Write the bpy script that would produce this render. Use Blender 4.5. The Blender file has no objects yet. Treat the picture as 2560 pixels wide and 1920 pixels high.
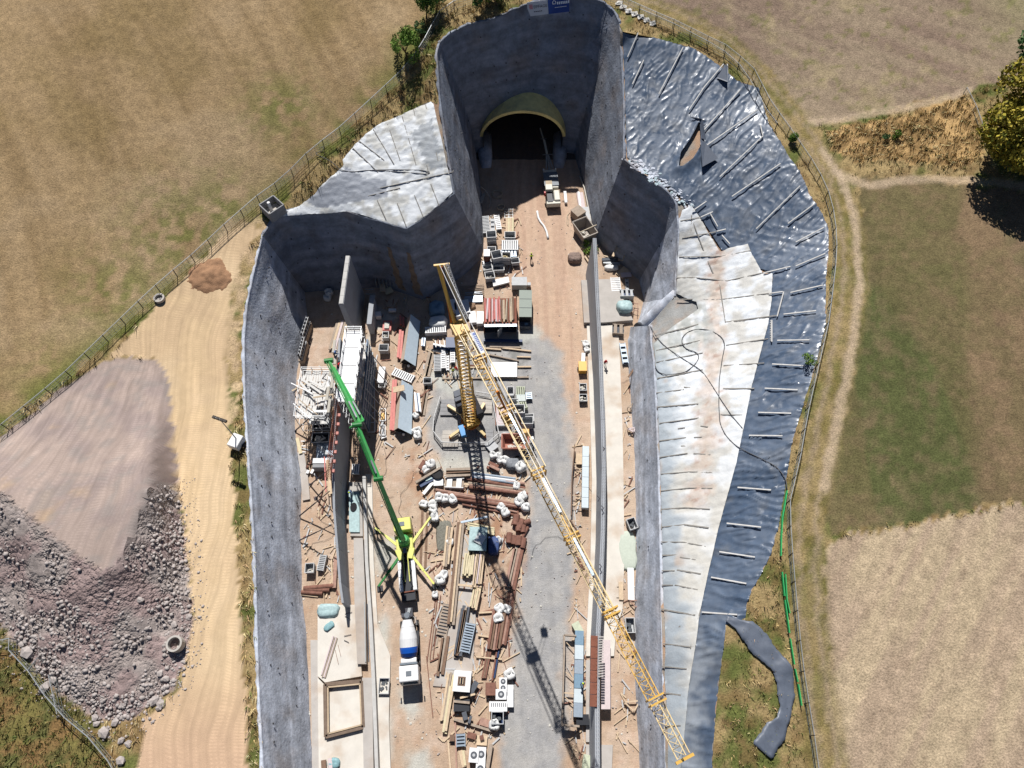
import bpy, bmesh, math, random
import numpy as np
from mathutils import Vector, Matrix
R = math.radians
rnd = random.Random(7)
S = bpy.context.scene
COL = S.collection
# ---------------------------------------------------------------- camera, world, sun, exposure
CAMH, TILT, FPX = 102.0, 28.0, 1775.0
cam_d = bpy.data.cameras.new('camera'); cam = bpy.data.objects.new('camera', cam_d); COL.objects.link(cam)
cam.location = (0, 0, CAMH); cam.rotation_euler = (R(TILT), 0, 0)
cam_d.sensor_width = 36; cam_d.lens = 36 * FPX / 2560; cam_d.clip_start = .5; cam_d.clip_end = 5000
S.camera = cam
SUN_EL, SUN_AZ = 52.0, 8.5          # sun stands ahead of the camera, shadows fall back and a little to the right
W = bpy.data.worlds.new('World'); S.world = W; W.use_nodes = True
nt = W.node_tree; bg = nt.nodes['Background']; sky = nt.nodes.new('ShaderNodeTexSky')
sky.sky_type = 'NISHITA'; sky.sun_disc = False; sky.sun_elevation = R(SUN_EL); sky.sun_rotation = R(-SUN_AZ)
sky.altitude = 300; sky.air_density = .6; sky.dust_density = .1; sky.ozone_density = 2.0
nt.links.new(sky.outputs[0], bg.inputs[0]); bg.inputs[1].default_value = .05
sd = bpy.data.lights.new('sun', 'SUN'); sd.energy = 5.0; sd.angle = R(.53); sd.color = (1, .97, .93)
sun = bpy.data.objects.new('sun', sd); COL.objects.link(sun)
ldir = Vector((math.sin(R(SUN_AZ)) * math.cos(R(SUN_EL)), -math.cos(R(SUN_AZ)) * math.cos(R(SUN_EL)), -math.sin(R(SUN_EL))))
sun.rotation_euler = ldir.to_track_quat('-Z', 'Y').to_euler(); sun.location = (0, 60, 120)
S.view_settings.view_transform = 'Standard'; S.view_settings.look = 'None'; S.view_settings.exposure = .4
S.view_settings.gamma = 1; S.view_settings.use_curve_mapping = False
# ---------------------------------------------------------------- where a point of the place lies
c28, s28 = math.cos(R(TILT)), math.sin(R(TILT))
def P(u, v, z=0.0):
    a, b = (u - 1280) / FPX, (960 - v) / FPX
    t = (z - CAMH) / (b * s28 - c28)
    return Vector((a * t, (b * c28 + s28) * t, z))
def PP(l): return [P(*q) for q in l]
# ---------------------------------------------------------------- noise
def vnoise(x, y, seed=0):
    xi = np.floor(x).astype(np.int64); yi = np.floor(y).astype(np.int64); fx = x - xi; fy = y - yi
    fx = fx * fx * (3 - 2 * fx); fy = fy * fy * (3 - 2 * fy)
    def h(a, b):
        n = (a * 374761393 + b * 668265263 + seed * 974634777) & 0xffffffff
        n = ((n ^ (n >> 13)) * 1274126177) & 0xffffffff
        return ((n ^ (n >> 16)) & 0xffff) / 65535.0
    return (h(xi, yi) * (1 - fx) + h(xi + 1, yi) * fx) * (1 - fy) + (h(xi, yi + 1) * (1 - fx) + h(xi + 1, yi + 1) * fx) * fy
def fbm(x, y, o=4, seed=0):
    s = 0; a = .5; t = 0
    for i in range(o):
        s = s + a * vnoise(x * 2 ** i, y * 2 ** i, seed + i * 17); t += a; a *= .5
    return s / t
def inside(x, y, poly):
    r = np.zeros(x.shape, bool); n = len(poly)
    for i in range(n):
        x0, y0 = poly[i][0], poly[i][1]; x1, y1 = poly[(i + 1) % n][0], poly[(i + 1) % n][1]
        if y0 == y1: continue
        r ^= ((y0 > y) != (y1 > y)) & (x < (x1 - x0) * (y - y0) / (y1 - y0) + x0)
    return r
def soft(x, y, poly, w=.8, amp=1.2, f=.6, seed=7):
    d, _, _ = near_line(x, y, poly, True); s = np.where(inside(x, y, poly), d, -d) + (fbm(x * f, y * f, 4, seed) - .5) * 2 * amp
    t = np.clip((s + w) / (2 * w), 0, 1); return (t * t * (3 - 2 * t))[:, None]
def near_line(x, y, pts, closed=False):
    """nearest point on a polyline: distance, qx, qy"""
    best = np.full(x.shape, 1e9); bx = x.copy(); by = y.copy(); n = len(pts)
    for i in range(n if closed else n - 1):
        ax, ay = pts[i][0], pts[i][1]; cx, cy = pts[(i + 1) % n][0], pts[(i + 1) % n][1]
        dx, dy = cx - ax, cy - ay; L = dx * dx + dy * dy + 1e-12
        t = np.clip(((x - ax) * dx + (y - ay) * dy) / L, 0, 1); qx = ax + t * dx; qy = ay + t * dy
        d = np.hypot(x - qx, y - qy); m = d < best
        best = np.where(m, d, best); bx = np.where(m, qx, bx); by = np.where(m, qy, by)
    return best, bx, by
class RBF:
    def __init__(s, pts):
        p = np.array([tuple(q) for q in pts]); s.p = p[:, :2]; n = len(p)
        K = np.hypot(*(s.p[:, None] - s.p[None]).transpose(2, 0, 1)); A = np.zeros((n + 3, n + 3))
        A[:n, :n] = K - np.eye(n) * .02; A[:n, n] = 1; A[:n, n + 1:] = s.p; A[n, :n] = 1; A[n + 1:, :n] = s.p.T
        s.w = np.linalg.solve(A, np.concatenate([p[:, 2], [0, 0, 0]])); s.n = n
    def __call__(s, x, y):
        x = np.clip(x, -115, 115); y = np.clip(y, -45, 135); r = s.w[s.n] + s.w[s.n + 1] * x + s.w[s.n + 2] * y
        for i in range(s.n): r = r + s.w[i] * np.hypot(x - s.p[i, 0], y - s.p[i, 1])
        return r
# ---------------------------------------------------------------- materials
def lin(c):
    return tuple(((v / 255) / 12.92 if v <= 10 else ((v / 255 + .055) / 1.055) ** 2.4) for v in c)
def C(r, g, b, k=.70):                    # photographed sunlit colour -> base colour
    return tuple(min(.82, v * k) for v in lin((r, g, b)))
MATS = {}
def mat(name, rgb=(.5, .5, .5), rough=.8, var=.15, scale=3.0, bump=.0, bscale=12.0, metal=0.0, attr=None, dirt=None, stretch=None, spec=.3, obj=True, fine=0.0, bands=0.0):
    if name in MATS: return MATS[name]
    m = bpy.data.materials.new(name); m.use_nodes = True; N = m.node_tree.nodes; L = m.node_tree.links
    b = N['Principled BSDF']; b.inputs['Roughness'].default_value = rough; b.inputs['Metallic'].default_value = metal
    b.inputs['Specular IOR Level'].default_value = spec
    tc = N.new('ShaderNodeTexCoord'); co = tc.outputs['Object']
    geo = N.new('ShaderNodeNewGeometry'); co = geo.outputs['Position'] if not obj else co
    if stretch:
        mp = N.new('ShaderNodeMapping'); mp.inputs['Scale'].default_value = stretch; L.new(co, mp.inputs[0]); co = mp.outputs[0]
    nz = N.new('ShaderNodeTexNoise'); nz.inputs['Scale'].default_value = scale; nz.inputs['Detail'].default_value = 6; nz.inputs['Roughness'].default_value = .65
    L.new(co, nz.inputs['Vector'])
    mr = N.new('ShaderNodeMapRange'); mr.inputs[1].default_value = .3; mr.inputs[2].default_value = .7
    mr.inputs[3].default_value = 1 - var; mr.inputs[4].default_value = 1 + var; L.new(nz.outputs[0], mr.inputs[0])
    if attr:
        ca = N.new('ShaderNodeVertexColor'); ca.layer_name = attr; src = ca.outputs[0]
    else:
        cn = N.new('ShaderNodeRGB'); cn.outputs[0].default_value = (*rgb, 1); src = cn.outputs[0]
    if dirt:
        n2 = N.new('ShaderNodeTexNoise'); n2.inputs['Scale'].default_value = scale * .35; n2.inputs['Detail'].default_value = 8; L.new(co, n2.inputs['Vector'])
        m2 = N.new('ShaderNodeMapRange'); m2.inputs[1].default_value = .5; m2.inputs[2].default_value = .68; m2.inputs[4].default_value = dirt[3] if len(dirt) > 3 else .6
        L.new(n2.outputs[0], m2.inputs[0]); mx = N.new('ShaderNodeMix'); mx.data_type = 'RGBA'
        L.new(m2.outputs[0], mx.inputs[0]); L.new(src, mx.inputs[6]); mx.inputs[7].default_value = (*dirt[:3], 1); src = mx.outputs[2]
    vm = N.new('ShaderNodeVectorMath'); vm.operation = 'SCALE'; L.new(src, vm.inputs[0]); L.new(mr.outputs[0], vm.inputs[3]); out = vm.outputs[0]
    if fine:
        n3 = N.new('ShaderNodeTexNoise'); n3.inputs['Scale'].default_value = bscale; n3.inputs['Detail'].default_value = 5; n3.inputs['Roughness'].default_value = .75; L.new(co, n3.inputs['Vector'])
        m3 = N.new('ShaderNodeMapRange'); m3.inputs[1].default_value = .32; m3.inputs[2].default_value = .68; m3.inputs[3].default_value = 1 - fine; m3.inputs[4].default_value = 1 + fine
        L.new(n3.outputs[0], m3.inputs[0]); v2 = N.new('ShaderNodeVectorMath'); v2.operation = 'SCALE'; L.new(out, v2.inputs[0]); L.new(m3.outputs[0], v2.inputs[3]); out = v2.outputs[0]
    if bands:
        mb = N.new('ShaderNodeMapping'); mb.inputs['Scale'].default_value = (.07, .07, .62); L.new(co, mb.inputs[0]); nb_ = N.new('ShaderNodeTexNoise'); nb_.inputs['Scale'].default_value = 1.3; nb_.inputs['Detail'].default_value = 7; L.new(mb.outputs[0], nb_.inputs['Vector'])
        m4 = N.new('ShaderNodeMapRange'); m4.inputs[1].default_value = .35; m4.inputs[2].default_value = .65; m4.inputs[3].default_value = 1 - bands; m4.inputs[4].default_value = 1 + bands; L.new(nb_.outputs[0], m4.inputs[0])
        v4 = N.new('ShaderNodeVectorMath'); v4.operation = 'SCALE'; L.new(out, v4.inputs[0]); L.new(m4.outputs[0], v4.inputs[3]); out = v4.outputs[0]
    L.new(out, b.inputs['Base Color'])
    if bump:
        bn = N.new('ShaderNodeTexNoise'); bn.inputs['Scale'].default_value = bscale; bn.inputs['Detail'].default_value = 5; L.new(co, bn.inputs['Vector'])
        bp = N.new('ShaderNodeBump'); bp.inputs['Strength'].default_value = 1; bp.inputs['Distance'].default_value = bump
        L.new(bn.outputs[0], bp.inputs['Height']); L.new(bp.outputs[0], b.inputs['Normal'])
    MATS[name] = m; return m
# ---------------------------------------------------------------- object helpers
def tag(o, label=None, cat=None, group=None, kind=None):
    if label: o['label'] = label
    if cat: o['category'] = cat
    if group: o['group'] = group
    if kind: o['kind'] = kind
    return o
def link(name, me, parent=None):
    o = bpy.data.objects.new(name, me); COL.objects.link(o)
    if parent is not None: o.parent = parent
    return o
def thing(name, label, cat, loc=(0, 0, 0), rz=0, group=None):
    o = link(name, None); o.location = loc; o.rotation_euler = (0, 0, rz); o.empty_display_size = .3
    return tag(o, label, cat, group)
def np_mesh(name, v, f, m=None, smooth=False, col=None):
    me = bpy.data.meshes.new(name); v = np.asarray(v, float); f = np.asarray(f, int)
    me.vertices.add(len(v)); me.vertices.foreach_set('co', v.ravel()); n, k = f.shape
    me.loops.add(n * k); me.loops.foreach_set('vertex_index', f.ravel()); me.polygons.add(n)
    me.polygons.foreach_set('loop_start', np.arange(0, n * k, k)); me.polygons.foreach_set('loop_total', np.full(n, k))
    if smooth: me.polygons.foreach_set('use_smooth', np.ones(n, bool))
    me.update(calc_edges=True); me.validate()
    if m: me.materials.append(m)
    if col is not None:
        a = me.color_attributes.new('Col', 'FLOAT_COLOR', 'POINT'); a.data.foreach_set('color', np.concatenate([col, np.ones((len(col), 1))], 1).ravel())
    return me
class B:
    """collects shapes, then links them as one mesh object"""
    def __init__(s): s.v = []; s.f = []
    def add(s, v, f):
        k = len(s.v); s.v += [tuple(p) for p in v]; s.f += [tuple(i + k for i in q) for q in f]; return s
    def box(s, cx, cy, cz, sx, sy, sz, rz=0, M=None):
        """centre x,y, BOTTOM z, sizes"""
        v = [Vector((x * sx / 2, y * sy / 2, z * sz)) for z in (0, 1) for x, y in ((-1, -1), (1, -1), (1, 1), (-1, 1))]
        T = Matrix.Translation((cx, cy, cz)) @ Matrix.Rotation(rz, 4, 'Z')
        if M is not None: T = M @ T
        return s.add([T @ p for p in v], [(3, 2, 1, 0), (4, 5, 6, 7), (0, 1, 5, 4), (1, 2, 6, 5), (2, 3, 7, 6), (3, 0, 4, 7)])
    def bar(s, a, b, w, h=None, up=(0, 0, 1)):
        a = Vector(a); b = Vector(b); h = h or w; d = (b - a)
        if d.length < 1e-6: return s
        d.normalize(); up = Vector(up)
        if abs(d.dot(up)) > .98: up = Vector((0, 1, 0))
        x = d.cross(up).normalized(); y = x.cross(d).normalized()
        v = [q + x * (i * w / 2) + y * (j * h / 2) for q in (a, b) for i, j in ((-1, -1), (1, -1), (1, 1), (-1, 1))]
        return s.add(v, [(3, 2, 1, 0), (4, 5, 6, 7), (0, 1, 5, 4), (1, 2, 6, 5), (2, 3, 7, 6), (3, 0, 4, 7)])
    def tube(s, pts, r, n=8, caps=True):
        pts = [Vector(p) for p in pts]; rs = r if isinstance(r, (list, tuple)) else [r] * len(pts); rings = []; base = len(s.v)
        for i, p in enumerate(pts):
            d = (pts[min(i + 1, len(pts) - 1)] - pts[max(i - 1, 0)]).normalized()
            up = Vector((0, 0, 1)) if abs(d.z) < .95 else Vector((0, 1, 0))
            x = d.cross(up).normalized(); y = x.cross(d)
            for k in range(n):
                a = 2 * math.pi * k / n; s.v.append(tuple(p + (x * math.cos(a) + y * math.sin(a)) * rs[i]))
        for i in range(len(pts) - 1):
            for k in range(n):
                a = base + i * n; s.f.append((a + k, a + (k + 1) % n, a + n + (k + 1) % n, a + n + k))
        if caps:
            s.f.append(tuple(base + k for k in reversed(range(n)))); s.f.append(tuple(base + (len(pts) - 1) * n + k for k in range(n)))
        return s
    def lathe(s, prof, n=16, c=(0, 0, 0), M=None, squash=1.0):
        base = len(s.v)
        for r, z in prof:
            for k in range(n):
                a = 2 * math.pi * k / n; p = Vector((c[0] + r * math.cos(a), c[1] + r * math.sin(a) * squash, c[2] + z))
                s.v.append(tuple(M @ p if M is not None else p))
        for i in range(len(prof) - 1):
            for k in range(n):
                a = base + i * n; s.f.append((a + k, a + (k + 1) % n, a + n + (k + 1) % n, a + n + k))
        s.f.append(tuple(base + k for k in reversed(range(n)))); s.f.append(tuple(base + (len(prof) - 1) * n + k for k in range(n)))
        return s
    def prism(s, poly, z0, z1, M=None):
        n = len(poly); v = [Vector((p[0], p[1], z0)) for p in poly] + [Vector((p[0], p[1], z1)) for p in poly]
        if M is not None: v = [M @ q for q in v]
        return s.add(v, [tuple(reversed(range(n))), tuple(range(n, 2 * n))] + [(i, (i + 1) % n, n + (i + 1) % n, n + i) for i in range(n)])
    def mesh(s, name, m, smooth=False, bevel=0):
        me = bpy.data.meshes.new(name); me.from_pydata(s.v, [], s.f)
        if bevel:
            bm = bmesh.new(); bm.from_mesh(me)
            bmesh.ops.bevel(bm, geom=list(bm.edges), offset=bevel, segments=1, affect='EDGES', clamp_overlap=True); bm.to_mesh(me); bm.free()
        if smooth: me.polygons.foreach_set('use_smooth', [True] * len(me.polygons))
        me.materials.append(m); me.update(); return me
    def obj(s, name, m, parent=None, loc=None, rz=0, smooth=False, bevel=0):
        o = link(name, s.mesh(name, m, smooth, bevel), parent)
        if loc is not None: o.location = loc
        if rz: o.rotation_euler = (0, 0, rz)
        return o
KIDS = {}
def dup(root, loc=None, rz=None, label=None, group=None, scale=None):
    """a copy of a thing with copies of its parts and sub-parts"""
    if root.name not in KIDS: KIDS[root.name] = [(c, list(c.children)) for c in root.children]
    r = root.copy(); COL.objects.link(r)
    if loc is not None: r.location = loc
    if rz is not None: r.rotation_euler = (0, 0, rz)
    if label: r['label'] = label
    if group: r['group'] = group
    if scale: r.scale = scale
    for ch, gs in KIDS[root.name]:
        c = ch.copy(); COL.objects.link(c); c.parent = r
        for g in gs:
            d = g.copy(); COL.objects.link(d); d.parent = c
    return r
# ================================================================ THE LARGE SHAPE OF THE PLACE
RIM_A = [(676,2300,11),(668,2150,11),(660,1920,11),(648,1700,11),(640,1400,11.1),(628,1200,11.3),(614,1000,11.6),(612,850,12.1),(620,760,12.8),(637,680,13.8),(658,590,14.8)]
RIM_B = [(658,590,14.8),(687,547,15),(736,524,15.1),(802,524,15),(852,528,14.8),(918,547,14.6),(976,565,14.5),(1017,576,14.5),(1063,547,15),(1100,515,15.8),(1138,486,16.5)]
RIM_C = [(1138,486,16.5),(1129,431,18),(1115,345,20.3),(1100,238,23),(1098,200,23.8),(1093,136,25),(1100,110,25)]
RIM_D = [(1100,110,25),(1124,87,25),(1168,65,25),(1226,52,25),(1260,38,25),(1304,19,25),(1340,5,25),(1400,-4,25),(1477,0,25),(1509,9,24.8),(1535,32,24.6),(1547,58,24.3)]
RIM_E = [(1547,58,24.3),(1550,116,22.4),(1556,217,20.2),(1558,289,18.8),(1557,399,17.2)]
RIM_F = [(1557,399,17.2),(1587,425,16.9),(1645,465,16.4),(1674,488,16),(1688,511,15.6),(1691,540,14.9)]
RIM_G = [(1691,540,14.9),(1695,583,13.6),(1690,640,11.8),(1687,698,10.4),(1685,742,9.3)]
RIM_H = [(1623,814,8),(1626,860,8),(1632,900,8),(1638,1014,8),(1645,1203,8),(1648,1350,8),(1651,1503,8),(1655,1700,8),(1662,1915,8),(1670,2150,8),(1675,2300,8)]
FOOT_A = [(792,2300),(786,2150),(780,1905),(776,1753),(768,1590),(757,1485),(755,1428),(753,1333),(755,1203),(747,1128),(740,1060),(740,995),(745,938),(752,890),(768,849),(772,800),(763,731)]
FOOT_B = [(763,731),(790,728),(821,729),(880,722),(937,718),(980,724),(1019,738),(1057,750),(1110,722),(1160,690),(1200,650),(1209,625)]
FOOT_C = [(1209,625),(1210,576),(1208,544),(1203,480),(1197,430),(1190,382)]
FOOT_D = [(1190,382),(1210,380),(1300,380),(1400,380),(1436,384)]
FOOT_E = [(1436,384),(1449,432),(1461,467),(1472,525),(1478,575),(1484,600)]
FOOT_F = [(1484,600),(1507,620),(1530,643),(1565,672),(1597,701)]
FOOT_G = [(1597,701),(1604,725),(1608,756),(1612,790)]
FOOT_H = [(1575,815),(1570,860),(1568,906),(1575,976),(1583,1090),(1586,1203),(1589,1390),(1584,1627),(1594,1880),(1600,2150),(1604,2300)]
LINER_OUT = [(1557,79,24.4),(1640,95,24.2),(1736,121,23.8),(1805,168,23.2),(1840,200,22.9),(1897,220,22.6),(1921,307,22),(1967,382,21.6),(2000,430,21.3),(2025,486,21.1),(2050,525,20.9),(2071,567,20.7),(2072,640,20.5),(2065,694,20.2),(2065,810,19.8),(2036,925,19.3),(2013,995,18.8),(1979,1111,18.2),(1961,1226,17.5),(1945,1320,17.2),(1926,1388,17),(1900,1440,16.7),(1882,1470,16.4),(1867,1508,16.2),(1862,1550,16),(1816,1562,15.8),(1808,1620,15.5),(1803,1662,15.3),(1792,1760,14.9),(1785,1842,14.6),(1780,1920,14.3),(1765,2150,13.5),(1755,2300,13)]
TARPL_OUT = [(750,517,15.3),(788,486,16.2),(817,452,17.2),(860,414,18),(857,402,18.3),(886,362,19),(933,321,20),(959,307,20.3),(1005,287,20.9),(1034,272,21.2),(1077,252,21.8),(1092,262,22.2)]
WHITE_EDGE = [(1735,520),(1770,570),(1805,625),(1840,640),(1874,660),(1932,683),(1928,750),(1920,810),(1880,960),(1840,1157),(1793,1330),(1747,1539),(1718,1740),(1700,1920),(1690,2150),(1685,2300)]
def w3(l): return [P(*q) if len(q) == 3 else P(q[0], q[1], 0) for q in l]
# terrain height
ctl = w3(RIM_A + RIM_B[1:6] + RIM_C[2:] + RIM_D + LINER_OUT + TARPL_OUT)
ctl += w3([(0,0,27),(400,0,27),(800,0,26),(1000,100,24.8),(0,400,21.5),(400,400,20),(700,300,20.5),(0,900,14.8),(300,860,13.8),(0,1500,12),(0,1920,11.2),(330,1920,11),
           (560,1500,11.2),(560,900,12.2),(500,650,14.6),(600,500,16.6),(850,330,19.6),(1800,0,25.8),(2200,0,26.6),(2560,0,27.5),(2560,500,23),(2560,1000,19.4),(2560,1500,16.4),
           (2560,1920,14.4),(2100,1920,14.2),(2250,600,21.2),(2100,1300,17.6),(2050,1600,15.9)])
H0 = RBF(ctl)
# spoil heap
CRH = 6.2
CREST = [(0,1232),(70,1290),(140,1350),(200,1395),(250,1428),(285,1415),(320,1340),(350,1260),(385,1180),(400,1130)]
HEAP = [(0,1095),(60,1050),(130,985),(200,940),(262,898),(330,893),(400,905),(420,950),(430,1050),(442,1180),(455,1300),(470,1430),(480,1540),(470,1640),(432,1720),(370,1765),(330,1800),(250,1800),(170,1750),(100,1690),(55,1625),(0,1560),(-120,1480),(-200,1300),(-120,1150)]
def G(u, v, off=0.0):
    z = 15.0
    for _ in range(12):
        p = P(u, v, z); z = z * .3 + .7 * (float(HT(np.array([p.x]), np.array([p.y]))[0]) + off)
    return P(u, v, z)
HT = lambda x, y: H0(x, y)
heap_toe = [G(u, v) for u, v in HEAP]
heap_ctl = [Vector((p.x, p.y, 0)) for p in heap_toe]
def up(l):
    o = []
    for u, v, h in l: p = G(u, v, h); o.append(Vector((p.x, p.y, h)))
    return o
crest_p = up([(*q, CRH) for q in CREST])
slope_pts = heap_ctl[8:] + crest_p + up([(120,1500,3.0),(250,1600,2.6),(350,1500,3.0),(420,1400,2.0),(40,1420,2.8),(200,1700,1.2)])
plat_pts = [Vector((p.x, p.y, 0)) for p in heap_toe[:8]] + crest_p + up([(300,930,.2),(360,960,.6),(200,1010,.8),(90,1100,1.6),(0,1160,3.0),(250,1100,2.4),(370,1050,1.9),(120,1230,4.9),(280,1230,4.6),(330,1130,3.0),(-150,1250,5)])
HSL = RBF(slope_pts); HPL = RBF(plat_pts)
plat_poly = [(p.x, p.y) for p in heap_toe[:8]] + [(p.x, p.y) for p in reversed(crest_p)] + [(p.x, p.y) for p in up([(-200,1232,5),(-120,1150,3)])]
def HH(x, y): return np.where(inside(np.asarray(x, float) + (vnoise(np.asarray(x) * .5, np.asarray(y) * .5, 4) - .5) * 1.2, np.asarray(y, float), plat_poly), HPL(x, y), HSL(x, y))
heap_poly = [(p.x, p.y) for p in heap_toe]
def heap_h(x, y):
    ins = inside(x, y, heap_poly); h = np.where(ins, np.maximum(HH(x, y), 0), 0)
    d, _, _ = near_line(x, y, [(p.x, p.y) for p in heap_toe], True)
    return h * np.clip(d / 1.5, 0, 1)
HT = lambda x, y: H0(x, y) + heap_h(x, y)
def hz(x, y): return float(HT(np.array([x]), np.array([y]))[0])
def h0z(x, y): return float(H0(np.array([x]), np.array([y]))[0])
# excavation outline
def xy(l): return [(p.x, p.y) for p in l]
outl = xy(w3(RIM_A + RIM_B[1:3] + TARPL_OUT + RIM_C[3:] + RIM_D[1:] + LINER_OUT))
# zones of the ground, traced on the ground itself
def zone(l): return xy([G(u, v) for u, v in l])
Z_ROAD = zone([(335,2000),(360,1800),(430,1740),(470,1650),(482,1540),(472,1430),(457,1300),(442,1200),(430,1050),(420,950),(395,900),(330,890),(270,892),(350,810),(420,735),(470,690),(510,640),(555,590),(640,560),(655,580),(600,640),(578,720),(566,850),(566,950),(572,1050),(578,1200),(590,1350),(600,1500),(612,1700),(618,1920),(620,2050)])
Z_SAND2 = zone([(455,640),(520,600),(590,560),(650,545),(672,556),(640,640),(610,760),(596,900),(600,1040),(570,1060),(560,800),(520,700)])
Z_FIELDL = zone([(-900,1500),(0,1066),(150,952),(300,842),(480,700),(640,560),(760,440),(900,300),(1000,200),(1030,150),(1060,60),(1085,-40),(1000,-900),(-900,-900)])
Z_MEADOW = zone([(-600,1500),(0,1562),(55,1625),(100,1690),(170,1750),(230,1800),(290,1920),(300,2300),(-600,2300)])
TRACK = [(1500,-30),(1560,-8),(1640,22),(1720,55),(1800,100),(1870,160),(1930,230),(1985,300),(2040,370),(2085,440),(2110,520),(2128,620),(2128,720),(2112,840),(2085,960),(2060,1080),(2035,1200),(2020,1300),(2016,1400),(2022,1520),(2035,1650),(2055,1800),(2075,1960),(2090,2150)]
track_w = xy([G(u, v) for u, v in TRACK])
Z_GREEN = zone([(2150,440),(2300,452),(2470,470),(2700,480),(2900,1200),(2560,1250),(2300,1300),(2160,1320),(2080,1330),(2060,1230),(2090,1080),(2130,940),(2150,820),(2158,700),(2150,600)])
Z_TAN = zone([(2060,1348),(2150,1336),(2300,1310),(2560,1262),(2900,1200),(3000,2400),(2110,2300),(2095,1920),(2070,1700),(2060,1500)])
Z_UR = zone([(1500,-600),(1560,-30),(1700,30),(1830,100),(1930,190),(2010,290),(2040,310),(2430,222),(2600,180),(3200,-600)])
Z_TALL = zone([(2060,325),(2150,312),(2300,275),(2410,240),(2440,260),(2460,400),(2380,420),(2250,395),(2150,410),(2090,380)])
PATH1 = xy([G(u, v) for u, v in [(2030,305),(2110,298),(2200,280),(2300,262),(2380,240),(2425,222)]])
PATH2 = xy([G(u, v) for u, v in [(2085,430),(2140,455),(2180,465),(2240,452),(2330,448),(2440,452),(2600,470)]])
PATH3 = xy([G(u, v) for u, v in [(2055,375),(2110,460),(2140,560),(2148,700),(2135,850),(2110,980),(2085,1100),(2062,1220)]])
def smooth(e0, e1, x):
    t = np.clip((x - e0) / (e1 - e0), 0, 1); return t * t * (3 - 2 * t)
def ground_col(x, y):
    """base colour of the ground by what grows or lies there, and which object it belongs to"""
    wx = x + (fbm(x * .5, y * .5, 3, 5) - .5) * 2.2 + (vnoise(x * 2.2, y * 2.2, 8) - .5) * .8
    wy = y + (fbm(x * .5, y * .5, 3, 55) - .5) * 2.2 + (vnoise(x * 2.2, y * 2.2, 9) - .5) * .8
    n1 = fbm(x * .09, y * .09, 4, 2)[:, None]; n2 = fbm(x * .8, y * .8, 3, 3)[:, None]; n3 = fbm(x * .3, y * .3, 4, 4)[:, None]
    def mixc(a, b, t): return np.array(a) * (1 - t) + np.array(b) * t
    dry, green, brown = C(168,146,104), C(104,110,60), C(128,104,70)
    col = mixc(dry, green, smooth(.5, .66, n3)); col = mixc(col, brown, smooth(.52, .7, n2) * .7)
    zid = np.zeros(len(x), int)
    def put(z, c, i, warp=True):
        m = inside(wx, wy, z) if warp else inside(x, y, z)
        col[m] = c[m]; zid[inside(x, y, z)] = i
    # left stubble field with swaths
    a = np.arctan2(y - 20, x + 190); rr = np.hypot(x + 190, y - 20)
    st = (vnoise(rr * .9, a * 6, 31) * .5 + vnoise(rr * .28, a * 4, 32) * .5)[:, None]
    c = mixc(C(168,143,108), C(152,128,94), smooth(.3, .7, st)); c = mixc(c, C(182,158,126), smooth(.55, .8, n1) * .6); c = mixc(c, C(134,114,74), smooth(.5, .25, n1) * .5)
    dl, _, _ = near_line(x, y, Z_FIELDL[1:11]); gg = (np.exp(-(dl / 3.5) ** 1.5) * smooth(.35, .6, n3[:, 0]))[:, None]
    gp = np.zeros(len(x))
    for (u, v, r_) in ((460,590,9),(300,730,7),(700,270,6),(180,970,8),(560,520,6)):
        q = G(u, v); gp = np.maximum(gp, np.exp(-((x - q.x) ** 2 + (y - q.y) ** 2) / r_ ** 2))
    c = mixc(c, C(112,116,60), np.maximum(gg, gp[:, None] * smooth(.35, .6, n2) * .8)); put(Z_FIELDL, c, 1)
    # meadow lower left
    c = mixc(C(104,104,62), C(140,112,74), smooth(.4, .62, n2)); c = mixc(c, C(126,118,70), smooth(.5, .7, n3)); put(Z_MEADOW, c, 2)
    # upper right fallow
    st = vnoise(x * .35 + y * .55, x * .03 - y * .02, 41)[:, None]
    c = mixc(C(158,140,118), C(142,122,106), smooth(.3, .7, n1 * .6 + st * .4)); c = mixc(c, C(168,152,118), smooth(.55, .75, n3) * .6)
    c = mixc(c, C(120,118,70), smooth(.62, .75, n2) * .6); c = mixc(c, C(140,142,92), (smooth(70, 95, x) * smooth(95, 112, y))[:, None] * .6); put(Z_UR, c, 3)
    c = mixc(C(198,164,114), C(150,122,82), smooth(.4, .62, n2)); put(Z_TALL, c, 3)
    # green field, browner to the right
    tb = smooth(.0, 1., (x - 62) / 22 + (n1[:, 0] - .5) * 1.6)[:, None]
    gl0, gl1 = G(2395, 440), G(2430, 1260); sdl = ((x - gl0.x) * (gl1.y - gl0.y) - (y - gl0.y) * (gl1.x - gl0.x)) / -math.hypot(gl1.x - gl0.x, gl1.y - gl0.y); sdl = np.where(x > 30, -sdl if False else sdl, 0)
    rb_ = smooth(-1.0, 1.6, (x - (gl0.x + (gl1.x - gl0.x) * (gl0.y - y) / (gl0.y - gl1.y))) + (n3[:, 0] - .5) * 1.5)[:, None]; topb = smooth(62, 88, y + (n1[:, 0] - .5) * 10)[:, None]
    c = mixc(C(94,98,60), C(138,116,92), np.clip(rb_ * .55 + topb * .55 + smooth(.45, .7, n2) * .35 + smooth(.5, .68, n3) * .25, 0, 1)); mb_ = smooth(.46, .54, vnoise((x - gl0.x) * .16, y * .012, 145))[:, None]; c = mixc(c, C(128,108,80), mb_ * .35); c = mixc(c, C(126,116,88), smooth(88, 100, y)[:, None] * .9)
    st = vnoise(x * .5, y * .04, 45)[:, None]; c = c * (.9 + .2 * st); put(Z_GREEN, c, 4)
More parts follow.
